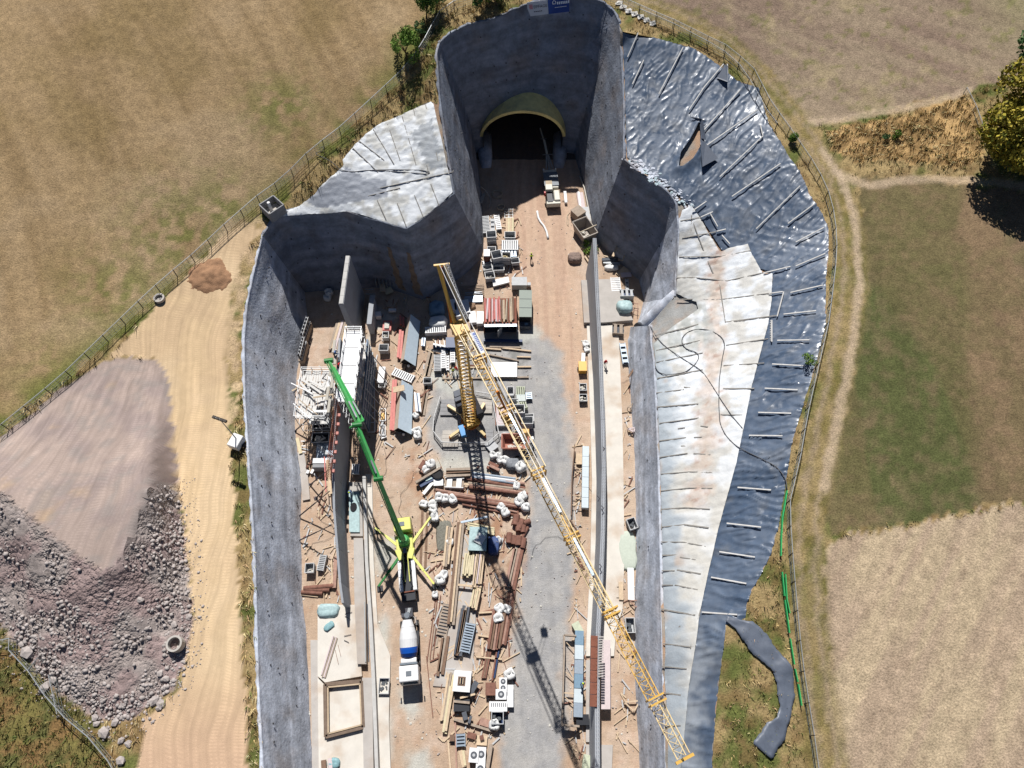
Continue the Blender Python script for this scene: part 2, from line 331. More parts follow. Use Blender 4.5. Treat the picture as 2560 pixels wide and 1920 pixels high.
    # ploughed tan field
    rot = x * .82 - y * .57; st = vnoise(rot * 1.1, (x * .57 + y * .82) * .07, 46)[:, None]
    c = mixc(C(184,162,138), C(194,174,144), smooth(.35, .7, st * .6 + n1 * .4)); c = mixc(c, C(162,140,118), smooth(.6, .75, n2) * .4); c = c * (.93 + .14 * vnoise(rot * 1.9, (x * .57 + y * .82) * .02, 146)[:, None]); put(Z_TAN, c, 5)
    # farm track and footpaths
    dt, _, _ = near_line(wx * .5 + x * .5, wy * .5 + y * .5, track_w)
    tr = np.exp(-((dt - .95) / .36) ** 2)[:, None]; tb = smooth(2.8, 1.7, dt)[:, None]
    ct = mixc(C(150,132,92), C(120,112,62), smooth(.4, .6, n2)); col[:] = mixc(col, ct, tb * .65); col[:] = mixc(col, C(172,152,130), np.clip(tr, 0, 1) * .6)
    zid[(near_line(x, y, track_w)[0] < 2.2) & (zid != 6)] = 6
    for pth, w in ((PATH1, .7), (PATH2, .75), (PATH3, .6)):
        d, _, _ = near_line(wx * .3 + x * .7, wy * .3 + y * .7, pth); col[:] = mixc(col, C(200,178,152), smooth(w * 1.4, w * .4, d)[:, None] * .65)
    # sandy site road
    sand = mixc(C(224,197,160), C(212,184,148), smooth(.35, .65, n1)); sand = mixc(sand, C(222,194,154), smooth(.5, .7, n3) * .6)
    dcl, _, _ = near_line(x, y, xy([P(u, v, 12) for u, v in [(500,700),(470,900),(500,1100),(530,1400),(545,1700),(550,2050)]])); sand = sand * (.93 + .14 * vnoise(dcl * 1.6, y * .04, 48)[:, None]); low = smooth(12, -2, y)[:, None]; sand = mixc(sand, C(206,172,146), low * .8)
    m = inside(wx * .6 + x * .4, wy * .6 + y * .4, Z_SAND2); t = (m[:, None] * smooth(.38, .56, n2)); col[:] = mixc(col, sand * .93, t * .8)
    m = inside(wx * .5 + x * .5, wy * .5 + y * .5, Z_ROAD); col[m] = sand[m]; zid[inside(x, y, Z_ROAD)] = 7
    # spoil heap
    m = inside(wx * .35 + x * .65, wy * .35 + y * .65, heap_poly)
    pl = mixc(C(178,160,150), C(164,148,142), smooth(.35, .65, n3)); pl = mixc(pl, C(192,164,130), smooth(.54, .66, n1 * .5 + n3 * .5) * .6)
    q = G(330, 840); fa = np.arctan2(x - q.x, q.y - y); fr = np.hypot(x - q.x, y - q.y); pl = pl * (.86 + .28 * vnoise(fa * 26 + fr * .05, fr * .1, 49)[:, None])
    pl = mixc(pl, C(158,148,142), smooth(.56, .7, n2) * .6); col[m] = pl[m]; zid[inside(x, y, heap_poly)] = 8
    slope = np.abs(HH(x + .5, y) - HH(x - .5, y)) + np.abs(HH(x, y + .5) - HH(x, y - .5))
    return col, zid
# ---------------------------------------------------------------- ground meshes, split by what they are
M_ground = mat('ground_cover', attr='Col', rough=.95, var=.22, scale=.9, bump=.09, bscale=4.8, spec=.1, fine=.44)
M_sand = mat('sand_road', attr='Col', rough=.95, var=.07, scale=.8, bump=.03, bscale=9, spec=.1, fine=.09)
def add_tracks(m, amp=.12, rib=.065):
    N = m.node_tree.nodes; L = m.node_tree.links; b = N['Principled BSDF']; tc = N.new('ShaderNodeTexCoord'); w = N.new('ShaderNodeTexNoise'); w.inputs['Scale'].default_value = .05; L.new(tc.outputs['Object'], w.inputs['Vector'])
    ws = N.new('ShaderNodeVectorMath'); ws.operation = 'SCALE'; ws.inputs[3].default_value = 9.0; L.new(w.outputs['Color'], ws.inputs[0]); ad = N.new('ShaderNodeVectorMath'); L.new(tc.outputs['Object'], ad.inputs[0]); L.new(ws.outputs[0], ad.inputs[1])
    mp = N.new('ShaderNodeMapping'); mp.inputs['Scale'].default_value = (1.9, .035, .1); L.new(ad.outputs[0], mp.inputs[0]); n = N.new('ShaderNodeTexNoise'); n.inputs['Scale'].default_value = 1; n.inputs['Detail'].default_value = 3; L.new(mp.outputs[0], n.inputs['Vector'])
    wv = N.new('ShaderNodeTexWave'); wv.bands_direction = 'Y'; wv.inputs['Scale'].default_value = .85; wv.inputs['Distortion'].default_value = 1.5; wv.inputs['Detail'].default_value = 2; L.new(ad.outputs[0], wv.inputs['Vector'])
    mk = N.new('ShaderNodeMapRange'); mk.inputs[1].default_value = .48; mk.inputs[2].default_value = .56; L.new(n.outputs[0], mk.inputs[0]); a1 = N.new('ShaderNodeMapRange'); a1.inputs[1].default_value = .3; a1.inputs[2].default_value = .7; a1.inputs[3].default_value = 1 - amp; a1.inputs[4].default_value = 1 + amp; L.new(n.outputs[0], a1.inputs[0])
    r1 = N.new('ShaderNodeMapRange'); r1.inputs[3].default_value = -rib; r1.inputs[4].default_value = rib; L.new(wv.outputs['Fac'], r1.inputs[0]); r2 = N.new('ShaderNodeMath'); r2.operation = 'MULTIPLY_ADD'; L.new(r1.outputs[0], r2.inputs[0]); L.new(mk.outputs[0], r2.inputs[1]); L.new(a1.outputs[0], r2.inputs[2])
    src = b.inputs['Base Color'].links[0].from_socket; vm = N.new('ShaderNodeVectorMath'); vm.operation = 'SCALE'; L.new(src, vm.inputs[0]); L.new(r2.outputs[0], vm.inputs[3]); L.new(vm.outputs[0], b.inputs['Base Color'])
add_tracks(M_sand)
def rubble_mat():
    m = mat('rubble_ground', attr='Col', rough=.95, var=.18, scale=1.2, bump=.05, bscale=8, spec=.1, fine=.25); N = m.node_tree.nodes; L = m.node_tree.links; b = N['Principled BSDF']
    tc = N.new('ShaderNodeTexCoord'); ds = N.new('ShaderNodeTexNoise'); ds.inputs['Scale'].default_value = .35; ds.inputs['Detail'].default_value = 4; L.new(tc.outputs['Object'], ds.inputs['Vector'])
    h = None
    for sc, am in ((1.9, .18), (4.2, .10)):
        v = N.new('ShaderNodeTexVoronoi'); v.inputs['Scale'].default_value = sc; L.new(tc.outputs['Object'], v.inputs['Vector']); mu = N.new('ShaderNodeMath'); mu.operation = 'MULTIPLY'; mu.inputs[1].default_value = -am * .6; L.new(v.outputs['Distance'], mu.inputs[0])
        if h is None: h = mu; cell = v
        else: ad = N.new('ShaderNodeMath'); L.new(h.outputs[0], ad.inputs[0]); L.new(mu.outputs[0], ad.inputs[1]); h = ad
    mk = N.new('ShaderNodeMapRange'); mk.inputs[1].default_value = .38; mk.inputs[2].default_value = .6; mk.inputs[3].default_value = .1; L.new(ds.outputs[0], mk.inputs[0]); hm = N.new('ShaderNodeMath'); hm.operation = 'MULTIPLY'; L.new(h.outputs[0], hm.inputs[0]); L.new(mk.outputs[0], hm.inputs[1])
    bp = N.new('ShaderNodeBump'); bp.inputs['Distance'].default_value = 2.6; L.new(hm.outputs[0], bp.inputs['Height']); L.new(bp.outputs[0], b.inputs['Normal'])
    src = b.inputs['Base Color'].links[0].from_socket; cr = N.new('ShaderNodeMapRange'); cr.inputs[3].default_value = .86; cr.inputs[4].default_value = 1.14; sp = N.new('ShaderNodeSeparateColor'); L.new(cell.outputs['Color'], sp.inputs[0]); L.new(sp.outputs[0], cr.inputs[0])
    vm = N.new('ShaderNodeVectorMath'); vm.operation = 'SCALE'; L.new(src, vm.inputs[0]); L.new(cr.outputs[0], vm.inputs[3]); L.new(vm.outputs[0], b.inputs['Base Color']); return m
M_rub = rubble_mat()
def grid(x0, x1, y0, y1, d):
    nx = int(round((x1 - x0) / d)) + 1; ny = int(round((y1 - y0) / d)) + 1
    X, Y = np.meshgrid(np.linspace(x0, x1, nx), np.linspace(y0, y1, ny)); i = np.arange(nx * ny).reshape(ny, nx)
    F = np.stack([i[:-1, :-1], i[:-1, 1:], i[1:, 1:], i[1:, :-1]], -1).reshape(-1, 4); return X.ravel(), Y.ravel(), F
def compact(v, f, col=None):
    u, inv = np.unique(f, return_inverse=True); return v[u], inv.reshape(f.shape), (None if col is None else col[u])
def snap_out(x, y, F, poly, keep_in):
    """keep the quads that touch the wanted side, pull their strays onto the outline"""
    ins = inside(x, y, poly); want = ins if keep_in else ~ins
    F = F[want[F].any(1)]; used = np.zeros(len(x), bool); used[F.ravel()] = True; mv = used & ~want
    if mv.any():
        _, qx, qy = near_line(x[mv], y[mv], poly, True); x = x.copy(); y = y.copy(); x[mv] = qx; y[mv] = qy
    a = x[F]; b = y[F]; ar = np.abs((a[:, 2] - a[:, 0]) * (b[:, 3] - b[:, 1]) - (a[:, 3] - a[:, 1]) * (b[:, 2] - b[:, 0]))
    return x, y, F[ar > 1e-4]
GX0, GX1, GY0, GY1 = -104., 104., -22., 128.
x, y, F = grid(GX0, GX1, GY0, GY1, .5)
x, y, F = snap_out(x, y, F, outl, False)
z = HT(x, y)
col, zid = ground_col(x, y)
zid[zid == 8] = 8
# relief: clods and tufts, wheel ruts, rubble on the heap
dr, _, _ = near_line(x, y, outl, True); edge = np.clip(dr / 1.0, 0, 1)
rel = (fbm(x * .9, y * .9, 3, 61) - .5) * .35 * (zid == 0) + (fbm(x * .7, y * .7, 3, 62) - .5) * .16 * np.isin(zid, (1, 3, 4, 5)) + (fbm(x * 1.1, y * 1.1, 2, 62) - .5) * .3 * (zid == 2)
hp = heap_h(x, y); gx = (HH(x + .6, y) - HH(x - .6, y)) / 1.2; gy = (HH(x, y + .6) - HH(x, y - .6)) / 1.2; sl = np.hypot(gx, gy)
steep = (zid == 8) * (1. - inside(x, y, plat_poly))
rel += steep * ((fbm(x * .4, y * .4, 5, 71) - .5) * 1.0 + (fbm(x * 1.3, y * 1.3, 3, 72) - .5) * .4)
z = z + rel * edge
gr = steep[:, None] * 1.0
rub = np.array(C(172,160,154)) * (1 - smooth(.42, .6, fbm(x * .35, y * .35, 3, 74))[:, None]) + np.array(C(166,146,142)) * smooth(.42, .6, fbm(x * .35, y * .35, 3, 74))[:, None]
col = col * (1 - gr) + rub * gr
pin = inside(x, y, plat_poly); zid[(zid == 8) & ~pin] = 9
fz = zid[F[:, 0]]
V = np.stack([x, y, z], 1)
ZN = {0: 'verge_ground', 1: 'stubble_field', 2: 'meadow', 3: 'fallow_field', 4: 'green_field', 5: 'harvested_field', 6: 'farm_track', 7: 'sand_road', 8: 'spoil_heap', 9: 'spoil_slope'}
for k, nm in ZN.items():
    f = F[fz == k]
    if not len(f): continue
    v, f2, c2 = compact(V, f, col)
    me = np_mesh(nm, v, f2, M_rub if k == 9 else M_sand if k in (7, 8) else M_ground, True, c2); tag(link(nm, me), kind='structure')
# surroundings out to the horizon
ring = [(-104, -22), (104, -22), (104, 128), (-104, 128)]
xs = [-3000, -1200, -500, -250] + list(np.arange(-104, 105, 8)) + [250, 500, 1200, 3000]; ys = [-3000, -1200, -400, -120] + list(np.arange(-22, 129, 7.5)) + [250, 500, 1200, 3000]
X, Y = np.meshgrid(xs, ys); nx = len(xs); i = np.arange(X.size).reshape(X.shape); F = np.stack([i[:-1, :-1], i[:-1, 1:], i[1:, 1:], i[1:, :-1]], -1).reshape(-1, 4)
X = X.ravel(); Y = Y.ravel(); cx = X[F].mean(1); cy = Y[F].mean(1); F = F[~((abs(cx) < 104) & (cy > -22) & (cy < 128))]
F = F[~((abs(X[F].mean(1)) < 22) & (Y[F].mean(1) < -22) & (Y[F].mean(1) > -60))]
Zf = H0(X, Y); colf = np.tile(np.array(C(150,126,88)), (len(X), 1)) * (.8 + .4 * fbm(X * .01, Y * .01, 3, 3)[:, None])
v, f2, c2 = compact(np.stack([X, Y, Zf - .02], 1), F, colf); tag(link('far_fields', np_mesh('far_fields', v, f2, M_ground, True, c2)), kind='structure')
# ---------------------------------------------------------------- pit floor
def pz(l): return xy([P(u, v, 0) for u, v in l])
Z_GRAVEL = pz([(1062,1120),(1072,1010),(1080,950),(1130,900),(1170,845),(1230,825),(1330,835),(1370,850),(1396,880),(1412,960),(1426,1050),(1434,1200),(1430,1400),(1420,1600),(1412,1750),(1400,2100),(1225,2100),(1250,1800),(1275,1650),(1290,1500),(1306,1350),(1318,1250),(1318,1180),(1290,1150),(1200,1160),(1100,1150)])
Z_PALE = [pz(l) for l in ([(1245,850),(1275,835),(1340,812),(1358,835),(1345,852),(1300,856)],[(1075,935),(1140,900),(1170,935),(1160,990),(1110,985),(1078,960)],[(995,1720),(1050,1700),(1055,1780),(1030,1800),(1000,1770)],[(1015,1880),(1070,1870),(1085,1990),(1015,1990)],[(935,1360),(985,1345),(985,1400),(950,1440),(935,1400)],[(1060,1160),(1150,1140),(1260,1150),(1250,1185),(1150,1190),(1070,1180)],[(925,760),(970,775),(990,800),(930,830),(920,860)],[(945,1560),(965,1530),(975,1900),(935,1900)])]
Z_MUD = [pz(l) for l in ([(1215,640),(1290,640),(1290,670),(1215,680)],[(1060,1240),(1260,1200),(1310,1300),(1290,1500),(1240,1500),(1160,1270)],[(1020,1100),(1070,1150),(1050,1300),(1020,1240)])]
floor_poly = [(-48, -24), (40, -24), (40, 80), (16, 90), (15, 150), (-10, 150), (-10, 100), (-10, 92), (-48, 90)]
x, y, F = grid(-46, 38, -24, 104, .4)
x2, y2, F2 = grid(-10, 18, 104, 152, .8)
ins_b = np.ones(len(F), bool); ap = xy(w3([(u, v, 0) for u, v in FOOT_A])); hpts = xy(w3([(u, v, 0) for u, v in FOOT_H]))
n1 = fbm(x * .15, y * .15, 4, 81)[:, None]; n2 = fbm(x * .9, y * .9, 3, 82)[:, None]; n3 = fbm(x * .4, y * .4, 4, 83)[:, None]
def mixc(a, b, t): return np.array(a) * (1 - t) + np.array(b) * t
wx = x + (fbm(x * .5, y * .5, 5, 84) - .5) * 3.4; wy = y + (fbm(x * .5, y * .5, 5, 85) - .5) * 3.4
col = mixc(C(201,179,158), C(191,166,143), smooth(.35, .65, n1)); col = mixc(col, C(212,190,172), smooth(.52, .7, n3) * .6); col = mixc(col, C(188,154,128), smooth(.55, .7, n2) * .4)
# driven strip up to the portal, banded along the travel
st = vnoise(x * 1.4, y * .05, 86)[:, None]; drv = (smooth(-1.5, 1.5, x + 1) * smooth(13.5, 10, x) * smooth(40, 55, y))[:, None]
col = mixc(col, mixc(C(210,180,156), C(198,166,144), smooth(.3, .7, st)), drv * .8)
gm = soft(x, y, Z_GRAVEL, 1.0, 1.4, .5, 21); gcol = mixc(C(176,174,172), C(164,163,163), smooth(.35, .65, n2)); gcol = mixc(gcol, C(186,182,176), smooth(.5, .7, n3) * .5)
dk = (inside(wx, wy, pz([(1200,850),(1320,845),(1330,930),(1190,960)])))[:, None] * smooth(.42, .58, n2) * .55
gcol = mixc(gcol, C(134,134,126), dk); col = mixc(col, gcol, gm)
for zp in Z_MUD: m = soft(x, y, zp, 1.2, 1.2, .5, 22) * smooth(.35, .6, n2) * .6; col = mixc(col, C(168,120,88), m)
for zp in Z_PALE: m = soft(x, y, zp, .7, .8, .7, 23) * .85; col = mixc(col, C(200,200,192), m)
z = (fbm(x * .5, y * .5, 3, 87) - .5) * .12 + np.abs(vnoise(x * 1.4, y * .05, 86) - .5) * .05 + (fbm(x * 1.5, y * 1.5, 2, 88) - .5) * .1 * (1 - gm[:, 0]) - .05
M_floor = mat('pit_earth', attr='Col', rough=.95, var=.1, scale=1.2, bump=.05, bscale=7, spec=.1, fine=.18); add_tracks(M_floor, .05, .04)
tag(link('pit_floor', np_mesh('pit_floor', np.stack([x, y, z], 1), F, M_floor, True, col)), kind='structure')
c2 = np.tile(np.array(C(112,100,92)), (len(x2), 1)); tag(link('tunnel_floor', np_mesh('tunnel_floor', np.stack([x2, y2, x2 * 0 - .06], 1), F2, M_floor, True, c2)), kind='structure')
x, y, F = grid(-46, 38, -70, -24, 4); tag(link('pit_floor_beyond', np_mesh('pit_floor_beyond', np.stack([x, y, x * 0 - .06], 1), F, M_floor, True, np.tile(np.array(C(190,155,128)), (len(x), 1)))), kind='structure')
# ---------------------------------------------------------------- shotcrete walls
def resample(pts, n):
    pts = [Vector(p) for p in pts]; L = [0]
    for i in range(1, len(pts)): L.append(L[-1] + (pts[i] - pts[i - 1]).length)
    out = []; j = 0
    for k in range(n):
        d = L[-1] * k / (n - 1)
        while j < len(pts) - 2 and L[j + 1] < d: j += 1
        t = (d - L[j]) / max(L[j + 1] - L[j], 1e-9); out.append(pts[j].lerp(pts[j + 1], min(t, 1)))
    return out
def shotcrete(name, rim, foot, step, label, rough=.12, bow=1.0, m=None, hole=None, keys=None, tint=None):
    """lofted wall between a foot line and a rim line, with a lip turned back onto the ground"""
    rp = w3(rim); fp = w3([(u, v, 0) for u, v in foot])
    L = max(sum((rp[i + 1] - rp[i]).length for i in range(len(rp) - 1)), 4); n = max(8, int(L / step)); h = max(p.z for p in rp); mrows = max(6, int(h / step))
    if keys:                                       # matching corner points keep the kinks together
        rr, ff = [], []; ks = [(0, 0)] + keys + [(len(rp) - 1, len(fp) - 1)]
        for (a0, b0), (a1, b1) in zip(ks[:-1], ks[1:]):
            k = max(4, int(sum((rp[i + 1] - rp[i]).length for i in range(a0, a1)) / step)); e = 1 if (a1, b1) == ks[-1] else 0
            rr += resample(rp[a0:a1 + 1], k + 1)[:k + e]; ff += resample(fp[b0:b1 + 1], k + 1)[:k + e]
        rp, fp = rr, ff; n = len(rp)
    else: rp, fp = resample(rp, n), resample(fp, n)
    V = np.zeros((mrows + 1, n, 3))
    for j in range(n):
        for i in range(mrows + 1):
            t = i / mrows; bw = bow if not isinstance(bow, tuple) else bow[0] + (bow[1] - bow[0]) * j / (n - 1); th = t ** bw; a, b = fp[j], rp[j]; V[i, j] = (a.x + (b.x - a.x) * th, a.y + (b.y - a.y) * th, -.3 + (b.z + .3) * t)
    # lumps along the normal
    du = np.gradient(V, axis=1); dv = np.gradient(V, axis=0); N = np.cross(du, dv); N /= np.linalg.norm(N, axis=2, keepdims=True) + 1e-9
    s = np.arange(n)[None, :] * step + 0 * V[:, :, 0]; zz = V[:, :, 2]
    d = (fbm(s * .35, zz * .35, 4, 91) - .5) * rough * 3 + (vnoise(s * .08, zz * .62, 92) - .5) * rough * 1.6
    fade = np.ones(mrows + 1); fade[-1] = 0
    ef = np.clip(np.minimum(np.arange(n), n - 1 - np.arange(n)) / 3, 0, 1); V += N * (d * fade[:, None] * ef[None, :])[:, :, None] * .8
    # lip
    cen = N[-1].copy(); cen[:, 2] = 0; cen /= np.linalg.norm(cen, axis=1, keepdims=True) + 1e-9
    jl = np.random.RandomState(n).rand(n); lip1 = V[-1] + np.array([0, 0, .1])[None] + np.stack([0 * jl, 0 * jl, jl * .22], 1); lip2 = lip1 - cen * (.2 + .35 * jl[::-1, None]); lip3 = lip2 - np.array([0, 0, .55])
    V = np.concatenate([V, lip1[None], lip2[None], lip3[None]], 0); r, c = V.shape[:2]; i = np.arange(r * c).reshape(r, c)
    F = np.stack([i[:-1, :-1], i[:-1, 1:], i[1:, 1:], i[1:, :-1]], -1).reshape(-1, 4); v = V.reshape(-1, 3)
    if hole:
        cx, cz, hr = hole; q = v[:, 0] - cx; w = v[:, 2] - cz; rad = np.hypot(q, w); ins = ((rad < hr) & (w > -cz - 1)) & (v[:, 2] < cz + hr)
        ins |= (np.abs(q) < math.sqrt(hr * hr - cz * cz)) & (v[:, 2] < .5)
        F = F[~ins[F].all(1)]; used = np.zeros(len(v), bool); used[F.ravel()] = True; mv = used & ins & (v[:, 2] > .3)
        v[mv, 0] = cx + q[mv] / rad[mv] * hr; v[mv, 2] = cz + w[mv] / rad[mv] * hr
    root = thing(name, label, 'retaining wall'); v, F, _ = compact(v, F)
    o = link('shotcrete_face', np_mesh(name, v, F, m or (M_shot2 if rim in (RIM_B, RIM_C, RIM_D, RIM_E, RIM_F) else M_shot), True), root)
    # anchor heads
    ab = B(); cand = []
    for zrow in np.arange(2.2, h - .8, 2.6):
        for k in range(0, n, max(1, int(2.6 / step))):
            j = min(n - 1, k + (int(zrow * 7) % 2)); i_ = int(zrow / h * mrows)
            p = Vector(V[min(i_, mrows), j]); nn = Vector(N[min(i_, mrows), j])
            if hole and math.hypot(p.x - hole[0], p.z - hole[1]) < hole[2] + 1.2: continue
            p = p + Vector((rnd.uniform(-.4,.4), rnd.uniform(-.4,.4), rnd.uniform(-.6,.6)))*.5
            if rnd.random() < .42: cand.append((p, nn))
    for p, nn in cand: ab.bar(p + nn * .05, p - nn * .05, .2, .2)
    if cand: tag(ab.obj('anchor_plate', M_anchor, root), kind='stuff')
    return root, V, N
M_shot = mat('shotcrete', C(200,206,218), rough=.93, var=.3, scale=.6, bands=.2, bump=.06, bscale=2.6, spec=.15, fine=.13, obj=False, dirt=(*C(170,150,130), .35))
M_shot2 = mat('shotcrete_dark', C(140,146,158), rough=.93, var=.28, scale=.6, bands=.2, bump=.07, bscale=2.6, spec=.15, fine=.13, obj=False, dirt=(*C(150,130,112), .35))  # darker sprayed concrete; also puts shade of walls B to F into colour
M_anchor = mat('anchor_steel', (.05, .05, .055), rough=.6)
shotcrete('shotcrete_wall', RIM_A, FOOT_A, .7, 'long grey shotcrete wall along the left side of the pit', keys=None)
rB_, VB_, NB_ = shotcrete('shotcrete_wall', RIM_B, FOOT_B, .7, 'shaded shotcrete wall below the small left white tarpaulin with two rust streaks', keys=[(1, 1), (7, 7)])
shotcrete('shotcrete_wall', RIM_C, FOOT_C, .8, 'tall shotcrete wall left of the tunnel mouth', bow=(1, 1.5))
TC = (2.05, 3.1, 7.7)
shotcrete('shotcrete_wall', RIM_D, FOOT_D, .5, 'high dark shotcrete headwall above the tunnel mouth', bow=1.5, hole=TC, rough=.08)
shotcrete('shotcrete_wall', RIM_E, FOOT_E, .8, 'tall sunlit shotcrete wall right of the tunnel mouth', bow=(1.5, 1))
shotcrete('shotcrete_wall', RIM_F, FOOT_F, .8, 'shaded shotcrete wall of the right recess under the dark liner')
shotcrete('shotcrete_wall', RIM_G, FOOT_G, .8, 'sunlit shotcrete wall closing the right recess beside the white sheeting')
shotcrete('shotcrete_wall', RIM_H, FOOT_H, .8, 'low inclined shotcrete wall along the foot of the right white slope')
M_streak = mat('rust_streak', C(150,130,110), rough=.95, var=.3, scale=1.2, obj=False)
from bpy_extras.object_utils import world_to_camera_view
for uu in (966, 1016):
    q = P(uu, 600, 12.5); j = int(np.argmin(np.hypot(VB_[14, :, 0] - q.x, VB_[14, :, 1] - q.y))); rows = range(2, 17); v = []; f = []
    for a_, i_ in enumerate(rows):
        wd = .28 + .5 * (16 - i_) / 15; p = Vector(VB_[i_, j]); nn = Vector(NB_[i_, j]); nn = nn if nn.y < 0 else -nn; tv = Vector((-nn.y, nn.x, 0)).normalized()
        for k in range(4): v.append(tuple(p + nn * .09 + tv * wd * (k - 1.5) * .7 * (1 + .3 * math.sin(i_ * 2 + k))))
    for a_ in range(len(rows) - 1):
        for k in range(3): f.append((a_ * 4 + k, a_ * 4 + k + 1, a_ * 4 + 5 + k, a_ * 4 + 4 + k))
    link('rust_streak', np_mesh('rust_streak', v, f, M_streak, True), rB_)
# ---------------------------------------------------------------- tunnel mouth
def tunnel():
    cx, cz, r = TC; root = thing('tunnel_portal', 'dark round tunnel mouth with a yellow sprayed collar at the end of the pit', 'tunnel')
    a0 = math.asin(-cz / r); N = 40; angs = [a0 + (math.pi - 2 * a0) * k / N for k in range(N + 1)]
    v = []; ys = [108.5, 104.6]
    def ring(rad, yy): return [(cx + rad * math.cos(a), yy, max(cz + rad * math.sin(a), -.3)) for a in angs]
    def strip(rings):
        V = [p for rg in rings for p in rg]; F = [(i * (N + 1) + k, i * (N + 1) + k + 1, (i + 1) * (N + 1) + k + 1, (i + 1) * (N + 1) + k) for i in range(len(rings) - 1) for k in range(N)]
        return V, F
    b = B(); outer = []; front = []
    def yf(a): return 104.9 + .5 * (1 - math.sin(max(a, 0)) if a < math.pi else 1)
    sl = B(); angs2 = [R(6) + (math.pi - R(12)) * k / N for k in range(N + 1)]
    def ring2(rad, yy): return [(cx + rad * math.cos(a), yy + (1.6 * (1 - math.sin(a)) if yy < 106 else 0), cz + rad * math.sin(a)) for a in angs2]
    V, F = strip([ring2(r - .02, 109.5), ring2(r + 1.0, 109.8), ring2(r + .55, 104.5), ring2(r - .02, 104.5), ring2(r - .02, 109.5)]); sl.add(V, F)
    sl.obj('sprayed_collar', mat('yellow_collar', (.8,.66,.27), rough=.9, var=.14, scale=1.2, bump=.04, bscale=6, obj=False, dirt=(*C(170,160,130), .4)), root, smooth=False)
    V, F = strip([ring(r, 105.4 + .0), ring(r - .05, 112), ring(r - .1, 150)]); t = B().add(V, F)
    t.add([(cx - 9, 150, -.3), (cx + 9, 150, -.3), (cx + 9, 150, 12), (cx - 9, 150, 12)], [(0, 1, 2, 3)])
    t.obj('tunnel_lining', mat('tunnel_lining', C(120,120,122), rough=.95, var=.15, scale=.6, bump=.1, bscale=3, obj=False), root, smooth=True)
    # sloping shotcrete toes either side of the mouth
    for sx in (-1, 1):
        tb = B(); tb.tube([(cx + sx * 7.0, 101.8, -.4), (cx + sx * 7.3, 105, .1), (cx + sx * 7.5, 110, .3)], [1.0, 1.4, 1.4], 10); tb.obj('shotcrete_toe', M_shot, root, smooth=True)
tunnel()
# ================================================================ SLOPES UNDER SHEETING
HS = RBF(w3(RIM_E[1:] + RIM_F[1:] + RIM_G[1:] + RIM_H + LINER_OUT + RIM_D[-2:] + [(1575,440,19.6)]) + [])
HL = RBF(w3(TARPL_OUT + RIM_B[2:] + RIM_C[:5] + [(712,529,15.1)]))
slope_poly = xy(w3([(1547,58,24.5)] + LINER_OUT + list(reversed(RIM_H)) + list(reversed(RIM_G)) + list(reversed(RIM_F))[1:] + list(reversed(RIM_E))[1:]))
left_poly = xy(w3([(712,529,15.1)] + TARPL_OUT + list(reversed(RIM_C[:4])) + list(reversed(RIM_B[2:-1]))))
def PS(u, v, off=0.0, H=None):
    H = H or HS; z = 14.0
    for _ in range(10):
        p = P(u, v, z); z = z * .3 + .7 * (float(H(np.array([p.x]), np.array([p.y]))[0]) + off)
    return P(u, v, z)
def sheet_mesh(name, poly, H, d, zf, colf, m, hole=None, smooth_=True):
    px = [q[0] for q in poly]; py = [q[1] for q in poly]
    x, y, F = grid(min(px) - d, max(px) + d, min(py) - d, max(py) + d, d)
    x, y, F = snap_out(x, y, F, poly, True)
    if hole: x, y, F = snap_out(x, y, F, hole, False)
    de, _, _ = near_line(x, y, poly, True)
    z = H(x, y) + zf(x, y, de); col = colf(x, y, de)
    v, f, c = compact(np.stack([x, y, z], 1), F, col); return np_mesh(name, v, f, m, smooth_, c)
def slope_z(x, y, de): return -.25 * np.clip(de / .6, 0, 1) + (fbm(x * .8, y * .8, 3, 101) - .5) * .2 * np.clip(de, 0, 1)
def slope_c(x, y, de):
    n = fbm(x * .5, y * .5, 4, 102)[:, None]; c = mixc(C(190,158,132), C(168,160,150), smooth(.4, .6, n)); r = (smooth(33, 30, x) * smooth(50, 53, y) * smooth(66, 64, y))[:, None]
    return mixc(c, C(168,168,166), r * (.6 + .4 * smooth(.45, .55, fbm(x * 1.6, y * 1.6, 3, 103)[:, None])))
tag(link('slope_earth', sheet_mesh('slope_earth', slope_poly, HS, .5, slope_z, slope_c, M_floor)), kind='structure')
tag(link('slope_earth', sheet_mesh('slope_earth_left', left_poly, HL, .5, slope_z, slope_c, M_floor)), kind='structure')
